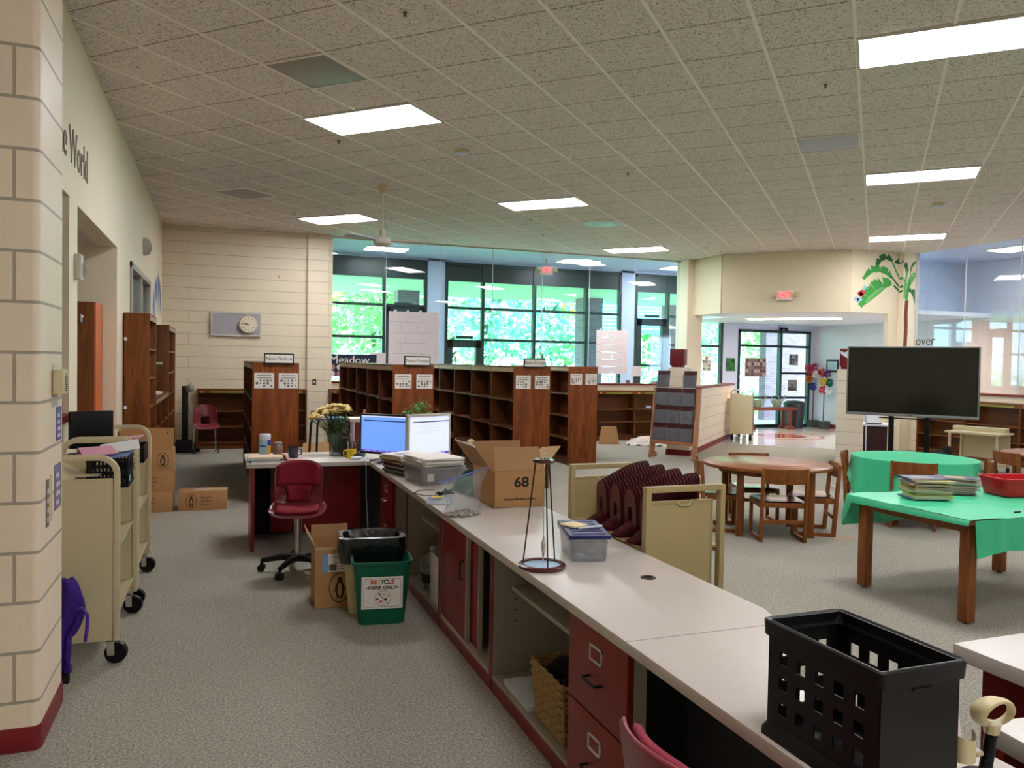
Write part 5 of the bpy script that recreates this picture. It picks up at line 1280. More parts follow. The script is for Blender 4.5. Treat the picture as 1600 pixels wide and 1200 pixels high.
# bookends: arched upright with a slot, flat tongue
def bookend():
    n = 10; w, hh = .066, .235
    out = [(-w, 0), (w, 0), (w, hh - .06)] + [(w * math.cos(a), hh - .06 + .06 * math.sin(a)) for a in [PI * k / n for k in range(1, n)]] + [(-w, hh - .06)]
    iw, ih = .027, .125; z0 = .025
    m = M()
    # ring between outer arch and inner arch hole
    inn = [(-iw, z0), (iw, z0), (iw, ih)] + [(iw * math.cos(a), ih + .02 * math.sin(a)) for a in [PI * k / n for k in range(1, n)]] + [(-iw, ih)]
    N = len(out)
    vs = [(0, x, z) for x, z in out] + [(0, x, z) for x, z in inn] + [(.0016, x, z) for x, z in out] + [(.0016, x, z) for x, z in inn]
    fs = []
    for i in range(N):
        j = (i + 1) % N
        fs += [(i, j, N + j, N + i), (2 * N + i, 3 * N + i, 3 * N + j, 2 * N + j), (i, 2 * N + i, 2 * N + j, j), (N + i, N + j, 3 * N + j, 3 * N + i)]
    m.add(vs, fs); return m.mesh('upright')
up_me = bookend(); up_me.materials.append(m_bookend)
tg_me = M().add([(0, -.064, 0), (-.085, -.05, 0), (-.105, -.03, 0), (-.105, .03, 0), (-.085, .05, 0), (0, .064, 0), (0, -.064, .0016), (-.085, -.05, .0016), (-.105, -.03, .0016), (-.105, .03, .0016), (-.085, .05, .0016), (0, .064, .0016)], [(0, 1, 2, 3, 4, 5), (11, 10, 9, 8, 7, 6), (0, 6, 7, 1), (1, 7, 8, 2), (2, 8, 9, 3), (3, 9, 10, 4), (4, 10, 11, 5), (5, 11, 6, 0)]).mesh('base_plate'); tg_me.materials.append(m_bookend)
rows = ['nearest', 'second', 'third', 'farthest']
for r in range(4):
    y = BY + .15 + r * .165
    gname = rows[r] + ' row of nested bookends'
    for k in range(17):
        a = math.radians(-2 + k * 1.0)
        rt_ = thing('bookend', 'maroon metal bookend nested in the ' + rows[r] + ' row on the khaki truck', 'bookend', (BX + .10 + k * .0125, y - k * .002, .735 + .009 * k - (.0 if k < 9 else .00045 * (k - 8) ** 2)), 0, gname, rot=(0, a, -.06))
        link('upright', up_me, None, rt_); b_ = link('base_plate', tg_me, None, rt_, rot=(0, math.radians(-1.2 * k) - a * .3, 0))
# ============================================================ ON THE COUNTER
# sand pendulum
t = thing('pendulum', 'tripod pendulum with a hanging brass bob over a mirrored dish', 'pendulum', (1.30, 3.12, CZ))
part('base_ring', M().lathe([(.090, 0), (.102, .003), (.103, .014), (.095, .019), (.080, .019), (.078, .010), (.001, .010)], 56), m_red.copy() if False else mat('mahogany', (78, 26, 24), .25, spec=.6), t)
part('mirror', M().lathe([(.079, .0105), (.079, .012), (.001, .0125)], 48), mat('pale_mirror', (170, 205, 230), .1, spec=.9), t)
for k in range(3):
    a = math.radians(-95 + 120 * k) ; c, s = math.cos(a), math.sin(a)
    part('leg', M().cyl((c * .083, s * .083, .018), (c * .035, s * .035, .455), .0033, n=10), m_blackm, t)
part('top_ring', M().lathe([(.022, .453), (.044, .453), (.047, .457), (.047, .463), (.042, .468), (.026, .468), (.022, .463), (.022, .453)], 40, caps=False), mat('mahogany_top', (70, 26, 26), .18, spec=.8), t)
part('hook', M().tube([(.0, -.03, .468), (.0, -.015, .49), (.004, 0, .492), (.002, .012, .478), (.0, .0, .465)], .0018, 6), m_chrome, t)
part('chain', M().tube([(.003 * math.sin(k * 1.9), .003 * math.cos(k * 1.9), .46 - k * .006) for k in range(10)], .0016, 5).cyl((.004, 0, .41), (.006, 0, .135), .0016, n=6), m_chrome, t)
part('bob', M().lathe([(.002, .03), (.005, .055), (.009, .085), (.009, .108), (.006, .112), (.003, .135)], 16, (.006, 0, 0)), m_chrome, t)
# lidded box with memo pad and pen
t = thing('storage_box', 'clear plastic box with a navy lid on the counter by the pendulum', 'box', (1.575, 3.29, CZ), math.radians(-14))
bx = bin_body(.155, .30, .17, .33, .095, .02, 4); part('body', bx, m_clear, t)
lidm = M(); lidm.prism(rounded(-.094, -.178, .094, .178, .015, ('se', 'ne', 'nw', 'sw'), 4), .105, .122)
part('lid', lidm, m_navy, t, .002)
lr_ = M()
for k in range(6): lr_.box(-.07, -.14 + k * .052, .122, .07, -.105 + k * .052, .1245)
part('lid_ridges', lr_, m_navy, t, .001)
solo('memo_pad', B(-.045, -.05, 0, .045, .05, .006), mat('cream_paper', (232, 208, 158), .6), 'cream memo pad lying on the navy lid', 'memo pad', (1.545, 3.33, CZ + .1255), .35)
solo('pen', M().cyl((-.06, 0, .006), (.07, 0, .006), .005, n=10), m_white, 'white pen lying across the navy lid', 'pen', (1.585, 3.245, CZ + .1255), .15)
# zip bag of stones
t = thing('zip_bag', 'clear zip bag with pebbles inside on the counter', 'bag', (1.30, 4.31, CZ), .2)
rd = random.Random(9)
sg_ = M()
for k in range(150):
    a = rd.uniform(0, 2 * PI); q = rd.uniform(0, 1) ** .5; r = rd.uniform(.006, .014)
    sg_.sph((math.cos(a) * q * .105, math.sin(a) * q * .06, .010 + rd.uniform(0, .030) * (1 - q)), (r * rd.uniform(.8, 1.4), r, r * .8), 7, 5)
o = part('pebbles', sg_, mat('grey_pebbles', (150, 138, 124), .6, var=.4, scale=40), t); o['kind'] = 'stuff'
def bagfilm(u, v):
    a = u * 2 * PI
    if v < .35: f = v / .35; rx, ry, z = .118 - .02 * f, .072 - .01 * f, .002 + .06 * f
    else: f = (v - .35) / .65; rx, ry, z = .098 + .03 * f + .03 * f * f, .062 * (1 - f) ** .8 + .003, .062 + .17 * f
    cr = 1 + .06 * math.sin(a * 5 + z * 40) * (1 if v > .1 else .3)
    return (math.cos(a) * rx * cr + .02 * max(0, z - .06) * 4, math.sin(a) * ry * cr + .12 * max(0, z - .08), z + .012 * math.cos(a) * v * 3 * (1 if v > .6 else .3))
part('film', M().grid(bagfilm, 40, 22), m_clear2, t)
part('zip_strip', M().tube([bagfilm(.99 - .49 * k / 12, .985) for k in range(13)], .0035, 6), flat('zip_blue', (96, 104, 196), .3), t)
# green net bag
def netf(u, v):
    return (1.60 + (u - .5) * .20 + .02 * math.sin(v * 6), 5.05 + (v - .5) * .34, CZ + .004 + .15 * math.sin(PI * min(1, u * 1.0)) ** .6 * math.sin(PI * v) ** .7 + .010 * math.sin(u * 19 + v * 13))
t = thing('shopping_bag', 'dark green fabric bag crumpled behind the clear zip bag', 'bag', (0, 0, 0))
part('bag_body', M().grid(netf, 30, 30), mat('dark_green_fabric', (30, 104, 72), .7, bump=.4, bscale=40), t)
part('dark_print', M().grid(lambda u, v: (lambda p: (p[0] - .003, p[1] - .002, p[2] + .003))(netf(.25 + u * .3, .25 + v * .4)), 10, 10), flat('green_dark', (12, 52, 36), .7), t)
# small white tray with sticky note, cables
solo('white_box', M().box(0, 0, 0, .15, .10, .004).box(0, 0, 0, .15, .004, .022).box(0, .096, 0, .15, .1, .03).box(0, 0, 0, .004, .1, .03).box(.146, 0, 0, .15, .1, .03), m_white, 'small white cardboard tray on the counter', 'tray', (1.185, 4.70, CZ), -.3, bev=.001)
solo('sticky_note', B(0, 0, 0, .07, .05, .004), flat('yellow_note', (240, 214, 96)), 'yellow sticky pad on the white tray', 'note', (1.23, 4.74, CZ + .0305), -.25)
rd = random.Random(4)
pts = [(1.36 + rd.uniform(-.06, .06), 4.93 + rd.uniform(-.05, .05), CZ + .012 + rd.uniform(0, .035)) for _ in range(26)]
solo('cable', M().tube(pts, .0045, 6), m_blackm, 'tangle of black cable on the counter behind the white tray', 'cable')
solo('cable', M().tube([(1.32, 4.95, CZ + .006), (1.24, 4.98, CZ + .005), (1.20, 5.10, CZ + .005), (1.26, 5.2, CZ + .005), (1.36, 5.18, CZ + .005)], .003, 6), m_blackm, 'loop of thin black cable in front of the grey bin', 'cable')
# clear bin with papers
t = thing('storage_box', 'grey clear plastic bin heaped with white papers', 'box', (1.46, 5.60, CZ), .16)
part('body', bin_body(.31, .36, .34, .40, .11, .03, 4), mat('smoky_plastic', (132, 132, 136), .25, spec=.5, var=.25, scale=12), t)
part('tag', M().box(-.13, -.195, .03, -.08, -.185, .10), m_paper2, t)
rd = random.Random(21)
for k in range(9):
    solo('paper_sheets', B(-.155, -.19, 0, .155, .19, .0065), m_paper if k % 3 else m_paper2, ('topmost' if k == 8 else ('lowest' if k == 0 else ['', 'second', 'third', 'fourth', 'fifth', 'sixth', 'seventh', 'eighth'][k])) + ' bundle of white papers piled on the grey clear bin', 'papers', (1.455 + rd.uniform(-.012, .012), 5.60 + rd.uniform(-.02, .02), CZ + .1285 + k * .0068), .16 + rd.uniform(-.08, .08), 'paper bundles on the clear bin')
bc = [(60, 58, 54), (92, 96, 80), (40, 60, 44), (150, 146, 130), (96, 36, 30), (206, 200, 186), (120, 72, 36), (190, 168, 120), (226, 208, 188)]
nm = ['bottom', 'second', 'third', 'fourth', 'fifth', 'sixth', 'seventh', 'eighth', 'topmost']
z = CZ
for k, c in enumerate(bc):
    th = .014 + .006 * (k % 3 == 1)
    t = thing('book', nm[k] + ' book of the pile left of the grey clear bin', 'book', (1.37 - .012 * (k > 5) - .01 * (k % 2), 6.05 + .012 * (k % 3), z), .35 + .06 * math.sin(k * 2.2), 'books in the counter pile')
    w_ = .12 + .014 * (k > 5)
    part('cover', M().box(-w_, -.15, 0, w_, .15, .002).box(-w_, -.15, th - .002, w_, .15, th).box(-w_, -.15, 0, -w_ + .003, .15, th), flat('pile_%d' % k, c, .4), t); part('pages', B(-w_ + .003, -.147, .002, w_ - .003, .147, th - .002), m_paper2, t)
    z += th + .0004
solo('paper_sheet', B(-.16, -.12, 0, .16, .12, .003), m_paper, 'loose white sheet on top of the book pile', 'papers', (1.37, 6.1, z), .6)
solo('printed_card', B(-.06, -.04, 0, .06, .04, .002), flat('card_blue2', (140, 170, 190)), 'small blue and white card on the loose sheet', 'card', (1.34, 6.06, z + .0035), .5)
# monitors
def monitor(loc, rz, w, h, z0, mb_, ms_, bz, label, tint, dark):
    t = thing('monitor', label, 'monitor', loc, rz, 'monitors on the desk corner')
    part('housing', M().box(-w / 2, 0, z0, w / 2, .03, z0 + h), mb_, t, .004)
    part('back_cover', B(-w / 2 + .05, .03, z0 + .05, w / 2 - .05, .055, z0 + h - .05), mb_, t, .01)
    part('stand', M().box(-.03, .035, .01, .03, .06, z0 + .1).prism(rounded(-.12, -.04, .12, .11, .04, ('se', 'ne', 'nw', 'sw'), 5), 0, .012), mb_, t)
    b = bz; s = part('screen', B(-w / 2 + b, -.0012, z0 + b * 1.25, w / 2 - b, .0, z0 + h - b), tint, t)
    sw = w - 2 * b; zt = z0 + h - b; zb = z0 + b * 1.25; sh = zt - zb
    part('menu_band', B(-sw / 2 + .0, -.0018, zt - .012, sw / 2, -.0012, zt), emis('scr_menu' + label[:5], (196, 200, 226), .15), s)
    part('title_bar', B(-sw / 2 + .03, -.0020, zt - .047, sw / 2, -.0012, zt - .038), emis('scr_dark' + label[:5], dark, .2), s)
    ln_ = M(); rd = random.Random(int(w * 1000))
    for k in range(7): ln_.box(-sw * .38 + rd.uniform(0, .1), -.0018, zt - .07 - k * .013, -sw * .1 + rd.uniform(0, .22), -.0012, zt - .069 - k * .013)
    part('screen_text', ln_, emis('scr_line' + label[:5], (120, 140, 190), .15), s)
    part('taskbar', B(-sw / 2, -.0018, zb, sw / 2, -.0012, zb + .016), emis('scr_task' + label[:5], (64, 54, 170), .25), s)
    ic = [M() for _ in range(3)]
    for k in range(18): ic[k % 3].box(-sw * .42 + k * sw * .046, -.0024, zb + .003, -sw * .42 + k * sw * .046 + .010, -.0018, zb + .012)
    for q, c in zip(ic, ((220, 110, 150), (140, 190, 230), (206, 200, 230))): part('taskbar_icons', q, emis('scr_ic%d' % c[0] + label[:5], c, .2), s)
    return t
m_b = emis('screen_blue', (112, 160, 250), .15); m_w = emis('screen_white', (206, 214, 246), .14)
monitor((1.32, 6.80, CZ), math.radians(-42), .47, .35, .06, m_black, None, .016, 'black monitor with a blue tinted screen on the desk corner', m_b, (20, 30, 70))
monitor((1.685, 6.60, CZ), math.radians(27), .49, .38, .045, mat('pale_grey_plastic', (196, 192, 182), .4), None, .024, 'white framed monitor right of the black one', m_w, (24, 34, 70))
solo('red_box', B(-.05, -.03, 0, .05, .03, .05), m_redlam, 'small maroon box under the white framed monitor', 'box', (1.77, 6.48, CZ))
t = thing('desk_microphone', 'black gooseneck with a pale round head right of the screens', 'gooseneck', (1.80, 6.0, CZ))
part('base', M().lathe([(.05, 0), (.05, .015), (.02, .02)], 20), m_blackm, t)
part('neck', M().tube([(0, 0, .015), (-.01, 0, .06), (.0, 0, .14), (.03, .0, .19), (.055, 0, .22)], .011, 10), mat('navy_black', (20, 20, 36), .5), t)
part('head', M().sph((.065, -.01, .235), (.035, .02, .03), 14, 10), m_cream, t)
# tangle under the monitor
rd = random.Random(8)
for k, (cc, lb) in enumerate((((30, 30, 32), 'black cables tangled under the black monitor'), ((206, 202, 196), 'white cables tangled under the black monitor'))):
    pts = [(1.30 + rd.uniform(-.14, .22), 6.72 + rd.uniform(-.14, .06) - .0, CZ + .006 + rd.uniform(0, .03)) for _ in range(30)]
    solo('cable', M().tube(pts, .004, 5), flat('cable_%d' % k, cc), lb, 'cable')
solo('game_controller', M().sph((0, 0, .014), (.06, .03, .014), 12, 8), m_white, 'white handset lying at the desk corner', 'handset', (1.12, 6.98, CZ), .4)
solo('hanging_cable', M().tube([(1.19, 6.90, CZ + .004), (1.17, 6.80, CZ + .004), (1.165, 6.74, CZ - .02), (1.17, 6.74, .45), (1.19, 6.76, .2), (1.19, 6.76, .01)], .003, 6), m_paper2, 'pale cable hanging down at the desk corner', 'cable')
solo('paper_sheet', B(-.1, -.14, 0, .1, .14, .002), m_paper, 'white paper by the corner of the desk in front of the black monitor', 'papers', (1.36, 6.42, CZ), .5)
# ---- things on the far desk leg
t = thing('wipes_canister', 'tall white canister of wipes with a blue and yellow label', 'canister', (.37, 7.38, CZ))
part('body', M().lathe([(.046, 0), (.048, .004), (.048, .165), (.045, .168)], 28), m_white, t); part('lid', M().lathe([(.050, .165), (.050, .19), (.046, .2), (.01, .203)], 28), m_white, t)
part('label', M().lathe([(.0488, .02), (.0488, .15)], 28, caps=False), flat('label_pale_blue', (170, 200, 220)), t)
def arc(a0, a1, z0, z1, r, n=8):
    return M().grid(lambda u, v: (r * math.cos(a0 + (a1 - a0) * u), r * math.sin(a0 + (a1 - a0) * u), z0 + (z1 - z0) * v), n, 1)
part('label_blue', arc(-1.2, -.1, .10, .15, .0492), flat('label_navy', (30, 66, 160)), t); part('label_yellow', arc(-1.2, -.1, .02, .10, .0492), flat('label_yel', (240, 196, 60)), t); part('label_band', arc(-2.8, -1.4, .085, .105, .0492), flat('label_teal', (60, 130, 170)), t)
t = thing('glass_jar', 'glass jar with a pale lid beside the wipes canister', 'jar', (.475, 7.28, CZ))
part('jar', M().lathe([(.038, 0), (.042, .01), (.042, .10), (.034, .112), (.034, .12)], 24), mat('brown_glass', (128, 104, 90), .15, spec=.7), t); part('lid', M().lathe([(.037, .118), (.037, .135), (.001, .137)], 24), m_steel, t)
t = thing('mug', 'navy mug beside the glass jar', 'mug', (.60, 7.20, CZ))
part('body', M().lathe([(.034, 0), (.042, .008), (.046, .10), (.043, .10), (.038, .01), (.001, .009)], 28), mat('navy_ceramic', (28, 32, 62), .15, spec=.7), t); part('handle', M().tube([(.044, 0, .08), (.07, 0, .075), (.072, 0, .035), (.042, 0, .025)], .006, 8), mat('navy_ceramic2', (28, 32, 62), .15), t)
z = CZ
for k, (c, w_, d_, th, lb) in enumerate((((40, 66, 50), .14, .11, .016, 'dark green book at the bottom of the pile at the desk end'), ((110, 150, 170), .13, .1, .014, 'pale blue book in the pile at the desk end'), ((226, 196, 160), .14, .10, .016, 'pink and cream book on top of the pile at the desk end'))):
    t = thing('book', lb, 'book', (.36 - .02 * (k == 1), 7.02, z), .1 - .1 * k); part('cover', M().box(-w_, -d_, 0, w_, d_, .002).box(-w_, -d_, th - .002, w_, d_, th).box(-w_, -d_, 0, -w_ + .003, d_, th), flat('desk_book_%d' % k, c), t); part('pages', B(-w_ + .003, -d_ + .002, .002, w_ - .002, d_ - .002, th - .002), m_paper, t); z += th + .0004
solo('open_booklet', M().hexa([(0, 0, 0), (.17, .03, 0), (.15, .15, 0), (-.02, .12, 0), (0, 0, .006), (.17, .03, .006), (.15, .15, .006), (-.02, .12, .006)]).hexa([(0, 0, .006), (.05, .0, .006), (.03, .13, .006), (-.02, .12, .006), (-.03, .02, .06), (-.025, .02, .06), (-.035, .12, .06), (-.04, .12, .06)]), flat('pink_booklet', (226, 170, 160)), 'pink and white booklet lying open beside the desk end pile', 'booklet', (.54, 6.95, CZ), .1)
# flowers in a square glass vase
t = thing('flower_vase', 'square dark glass vase of cream yellow chrysanthemums', 'vase', (1.0, 7.36, CZ))
v_ = M()
for a, b, c, d in ((-.06, -.06, .06, -.054), (-.06, .054, .06, .06), (-.06, -.054, -.054, .054), (.054, -.054, .06, .054)): v_.box(a, b, 0, c, d, .2)
v_.box(-.06, -.06, 0, .06, .06, .006); part('vase', v_, m_clearg, t)
st = M(); fl = M(); lf = M(); rd = random.Random(12)
for k in range(60):
    a = rd.uniform(0, 2 * PI); r = .16 * rd.uniform(0, 1) ** .6; hx, hy, hz = math.cos(a) * r * 1.15 - .06, math.sin(a) * r * .7, .36 + .07 * math.cos(r / .15 * 1.4) + rd.uniform(-.02, .02) + math.cos(a) * r * .25
    st.tube([(rd.uniform(-.03, .03), rd.uniform(-.03, .03), .02), (hx * .5, hy * .5, .24), (hx, hy, hz)], .003, 5)
    for ring_ in range(3):
        for q in range(14):
            b = 2 * PI * q / 14 + ring_ * .2; L_ = .054 - ring_ * .012; up_ = .004 + ring_ * .013
            p0 = Vector((hx, hy, hz)); dr_ = Vector((math.cos(b), math.sin(b), 0)); sd_ = Vector((-math.sin(b), math.cos(b), 0)) * .007
            fl.add([p0, p0 + dr_ * L_ * .6 + sd_ + Vector((0, 0, up_)), p0 + dr_ * L_ + Vector((0, 0, up_ * .6)), p0 + dr_ * L_ * .6 - sd_ + Vector((0, 0, up_))], [(0, 1, 2, 3)])
for k in range(90):
    a = rd.uniform(0, 2 * PI); r = rd.uniform(.01, .10); p0 = Vector((math.cos(a) * r - .01, math.sin(a) * r * .8, rd.uniform(.22, .31))); d1 = Vector((math.cos(a + rd.uniform(-1, 1)), math.sin(a), rd.uniform(-.5, .4))).normalized(); s1 = d1.cross(Vector((0, 0, 1))).normalized() * .013
    lf.add([p0, p0 + d1 * .03 + s1, p0 + d1 * .06, p0 + d1 * .03 - s1], [(0, 1, 2, 3)])
part('stems', st, flat('stem_green', (60, 84, 40)), t); part('blossoms', fl, mat('cream_petals', (255, 220, 145), .6, var=.12, scale=30), t); part('leaves', lf, flat('flower_leaves', (36, 84, 36)), t)
solo('dark_bottle', M().lathe([(.034, 0), (.036, .01), (.036, .17), (.03, .175), (.001, .176)], 24), mat('dark_green_bottle', (22, 36, 26), .3), 'dark green cylinder in front of the flower vase', 'bottle', (1.055, 7.24, CZ))
t = thing('smiley_mug', 'yellow smiley face mug holding pens', 'mug', (1.095, 7.10, CZ))
part('body', M().lathe([(.036, 0), (.042, .006), (.044, .085), (.041, .085), (.037, .01), (.001, .009)], 28), mat('yellow_ceramic', (236, 206, 44), .2, spec=.6), t)
part('handle', M().tube([(-.042, 0, .07), (-.068, 0, .065), (-.07, 0, .03), (-.04, 0, .02)], .006, 8), mat('yellow_ceramic2', (236, 206, 44), .2), t)
part('face', M().sph((-.012, -.041, .058), (.005, .003, .009), 8, 6).sph((.008, -.0425, .058), (.005, .003, .009), 8, 6).tube([(-.02 + .005 * k, -.040 - .002 * math.sin(k / 8 * PI), .04 - .012 * math.sin(k / 8 * PI)) for k in range(9)], .002, 5), m_blackm, t)
pc = [(160, 150, 150), (90, 30, 30), (60, 60, 66), (120, 170, 190), (200, 190, 180), (110, 40, 46), (80, 76, 70)]
for k, c in enumerate(pc):
    a = k * 2 * PI / 7; solo('pen', M().cyl((0, 0, 0), (math.cos(a) * .028, math.sin(a) * .028, .125 + .01 * (k % 3)), .0045, n=8), flat('pen_%d' % k, c), ('grey', 'dark red', 'black', 'pale blue', 'cream', 'maroon', 'brown')[k] + ' pen standing in the smiley mug', 'pen', (1.095 + math.cos(a) * .012, 7.10 + math.sin(a) * .012, CZ + .012), group='pens in the smiley mug')
t = thing('glass_vase', 'clear waisted glass vase beside the smiley mug', 'vase', (1.185, 7.14, CZ))
part('vase', M().lathe([(.036, 0), (.046, .02), (.040, .08), (.028, .12), (.040, .16), (.038, .16), (.026, .12), (.038, .08), (.042, .02), (.001, .008)], 28), m_clearg, t); part('blue_beads', M().lathe([(.034, .009), (.040, .03), (.037, .05), (.001, .055)], 20), flat('bead_blue', (120, 150, 176)), t)
solo('photo_prop', M().box(-.02, -.004, 0, .02, .004, .05).box(-.026, -.006, 0, .026, .01, .006), flat('brown_prop', (80, 52, 36)), 'small brown ornament in front of the smiley mug', 'ornament', (1.12, 6.99, CZ))
# things behind the desk
t = thing('step_stool', 'dark framed stool with a blue seat behind the desk', 'stool', (1.08, 8.55, 0), .15)
part('seat', B(-.17, -.14, .985, .17, .14, 1.0), mat('blue_seat', (60, 90, 150), .3), t, .003)
for sx in (-1, 1):
    for sy in (-1, 1): part('leg', M().tube([(sx * .19, sy * .17, 0), (sx * .16, sy * .13, .93), (sx * .14, sy * .12, .985)], .012, 8), m_blackm, t)
t = thing('pedestal', 'narrow maroon stand with a pale top left of the black monitor', 'stand', (1.32, 8.0, 0))
part('top', B(-.12, -.14, 1.0, .12, .14, 1.035), m_lam, t, .003); part('post', B(-.07, -.09, 0, .07, .09, 1.0), m_redlam, t); part('white_edge', B(-.085, -.095, 0, -.07, .095, 1.0), m_white, t)
t = thing('potted_plant', 'leafy green plant showing above the two monitors', 'plant', (1.80, 7.42, CZ))
part('pot', M().lathe([(.05, 0), (.075, .16), (.07, .16), (.05, .02), (.001, .02)], 24), mat('dark_pot', (40, 42, 38), .5), t)
lf = M(); st = M(); rd = random.Random(31)
for k in range(26):
    a = rd.uniform(0, 2 * PI); r = rd.uniform(.03, .15); tip = (math.cos(a) * r, math.sin(a) * r * .7, .48 - r * 1.0 + rd.uniform(-.04, .04)); st.tube([(0, 0, .15), (tip[0] * .4, tip[1] * .4, .3), tip], .002, 4)
    for q in range(9):
        p0 = Vector(tip) + Vector((rd.gauss(0, .02), rd.gauss(0, .02), rd.gauss(0, .025))); d1 = Vector((rd.gauss(0, 1), rd.gauss(0, 1), rd.gauss(0, .5))).normalized(); s1 = d1.cross(Vector((0, 0, 1))).normalized() * .013
        lf.add([p0, p0 + d1 * .014 + s1, p0 + d1 * .032, p0 + d1 * .014 - s1], [(0, 1, 2, 3)])
part('stems', st, flat('stem_red', (110, 84, 60)), t); part('leaves', lf, mat('bright_leaves', (64, 152, 60), .5, var=.35, scale=25), t)
solo('pink_figure', M().sph((0, 0, .03), (.02, .015, .03), 8, 6).sph((0, 0, .07), .014, 8, 6), flat('pink_fig', (220, 130, 120)), 'tiny pink figure peeping over the black monitor', 'figurine', (1.36, 8.0, 1.035))
# black file crate
t = thing('file_crate', 'black plastic file crate with square holes on the near counter end', 'crate', (1.345, 1.375, CZ))
w_, d_, h_ = .105, .17, .275
def plate(ax, s, length, nc, nr):
    """wall with square holes: build from strips"""
    m = M(); th = .004; z0, z1 = .045, .225; L_ = length
    ml = .024; cw = (2 * L_ - 2 * ml) / nc; hw = cw * .24; ch = (z1 - z0) / nr; hh = ch * .25
    us = [-L_]; 
    for c in range(nc): u = -L_ + ml + cw * (c + .5); us += [u - hw, u + hw]
    us.append(L_)
    zs = [.0]
    for r in range(nr): z = z0 + ch * (r + .5); zs += [z - hh, z + hh]
    zs.append(h_)
    for i in range(len(us) - 1):
        for j in range(len(zs) - 1):
            if i % 2 == 1 and j % 2 == 1: continue
            if ax == 'x': m.box(s - th / 2, us[i], zs[j], s + th / 2, us[i + 1], zs[j + 1])
            else: m.box(us[i], s - th / 2, zs[j], us[i + 1], s + th / 2, zs[j + 1])
    return m
for s_ in (-1, 1):
    part('side_wall', plate('x', s_ * w_, d_, 5, 3), m_black, t)
    if s_ > 0: part('end_wall', plate('y', s_ * d_, w_, 3, 3), m_black, t)
    else: part('end_wall', M().box(-w_, -d_ - .002, 0, w_, -d_ + .002, h_).box(-.025, -d_ - .005, h_ - .048, .025, -d_ - .001, h_ - .044), m_black, t)
part('bottom', B(-w_, -d_, 0, w_, d_, .006), m_black, t)
def rr_(w, d, z): return [(x, y, z) for x, y in rounded(-w, -d, w, d, .018, ('se', 'ne', 'nw', 'sw'), 5)]
part('rim', M().loft([rr_(w_ + .001, d_ + .001, h_ - .038), rr_(w_ + .013, d_ + .013, h_ - .034), rr_(w_ + .015, d_ + .015, h_ + .0), rr_(w_ + .011, d_ + .011, h_ + .003), rr_(w_ + .004, d_ + .004, h_ + .0), rr_(w_ - .004, d_ - .004, h_ - .03)], True, False), m_black, t)
part('foot_flange', M().loft([rr_(w_ + .016, d_ + .016, 0), rr_(w_ + .015, d_ + .015, .016), rr_(w_ + .003, d_ + .003, .036), rr_(w_ - .002, d_ - .002, .036)], True, False), m_black, t)
# barcode scanner on a ribbed stand
t = thing('barcode_scanner', 'cream loop-headed scanner on a ribbed black gooseneck beside the crate', 'scanner', (1.545, 1.215, CZ), .0)
part('base', M().lathe([(.045, 0), (.045, .008), (.02, .014)], 24), m_blackm, t)
gn = M(); P = [(0 + .018 * (k / 60), -.0, .01 + k * .0016) for k in range(61)]
gn.tube(P, [.0135 if k % 2 else .0118 for k in range(61)], 14); part('gooseneck', gn, m_black, t)
hd_ = M(); rings = []
for k in range(33):
    a = 2 * PI * k / 32; c = Vector((.018 + .046 * math.cos(a), -.006 - .012 * math.sin(a), .148 + .030 * math.sin(a) - .010 * math.cos(a))); th = .006 + .009 * max(0, math.cos(a - PI)) ; dp = .010 + .010 * max(0, math.cos(a - PI + .2))
    n_ = Vector((math.cos(a), 0, math.sin(a)))
    rings.append([tuple(c + n_ * (th * math.cos(b)) + Vector((0, dp * math.sin(b), 0))) for b in [2 * PI * q / 10 for q in range(10)]])
hd_.loft(rings, True, False); part('loop_head', hd_.xf(T(0, 0, -.0)), m_cream, t)
part('neck_collar', M().cyl((.018, 0, .10), (.018, 0, .122), .0155, .018), m_cream, t)
part('cradle', M().grid(lambda u, v: (-.055 + .026 * math.sin((u - .5) * PI) , -.01 - .026 * math.cos((u - .5) * PI) + .02, .05 + v * .05 + .012 * (u - .5) ** 2 * 4 * v), 12, 6).tube([(-.03, 0, .06), (-.01, 0, .06)], .006, 6), m_cream, t)
solo('printed_leaflet', M().hexa([(-.02, 0, 0), (.03, .0, 0), (.03, .003, 0), (-.02, .003, 0), (-.02, .02, .13), (.03, .02, .13), (.03, .023, .13), (-.02, .023, .13)]), mat('pinkish_paper', (238, 214, 212), .6, var=.08, scale=60), 'white and pink leaflet standing beside the scanner', 'leaflet', (1.545, 1.29, CZ))

# ============================================================ TELEVISION
t = thing('television', 'very large grey framed television screen on a wheeled black stand', 'television', (8.11, 7.56, 0), math.radians(-53.1))
part('frame', M().box(-.75, 0, 1.02, .75, .05, 1.055).box(-.75, 0, 1.885, .75, .05, 1.905).box(-.75, 0, 1.055, -.732, .05, 1.885).box(.732, 0, 1.055, .75, .05, 1.885), mat('silver_grey', (132, 134, 134), .35, metal=.3), t, .003)
part('screen', B(-.733, .006, 1.05, .733, .03, 1.89), m_screen, t)
part('back_cover', B(-.73, .03, 1.05, .73, .075, 1.88), m_blackm, t)
part('logo_mark', B(-.03, -.001, 1.03, .03, 0, 1.042), flat('dull_red_mark', (130, 90, 90)), t)
part('black_border', M().box(-.733, .003, 1.055, .733, .006, 1.065).box(-.733, .003, 1.875, .733, .006, 1.886).box(-.733, .003, 1.055, -.715, .006, 1.885).box(.715, .003, 1.055, .733, .006, 1.885), m_black, t)
for x, nm_ in ((-.22, 'post'), (.19, 'post')): part(nm_, B(x - .03, .08, .10, x + .03, .14, 1.6), m_black, t, .004)
part('cross_bar', B(-.36, .06, .985, .30, .15, 1.0), m_black, t)
part('crossbar_tray', B(-.3, .0, .5, .26, .2, .515), m_black, t)
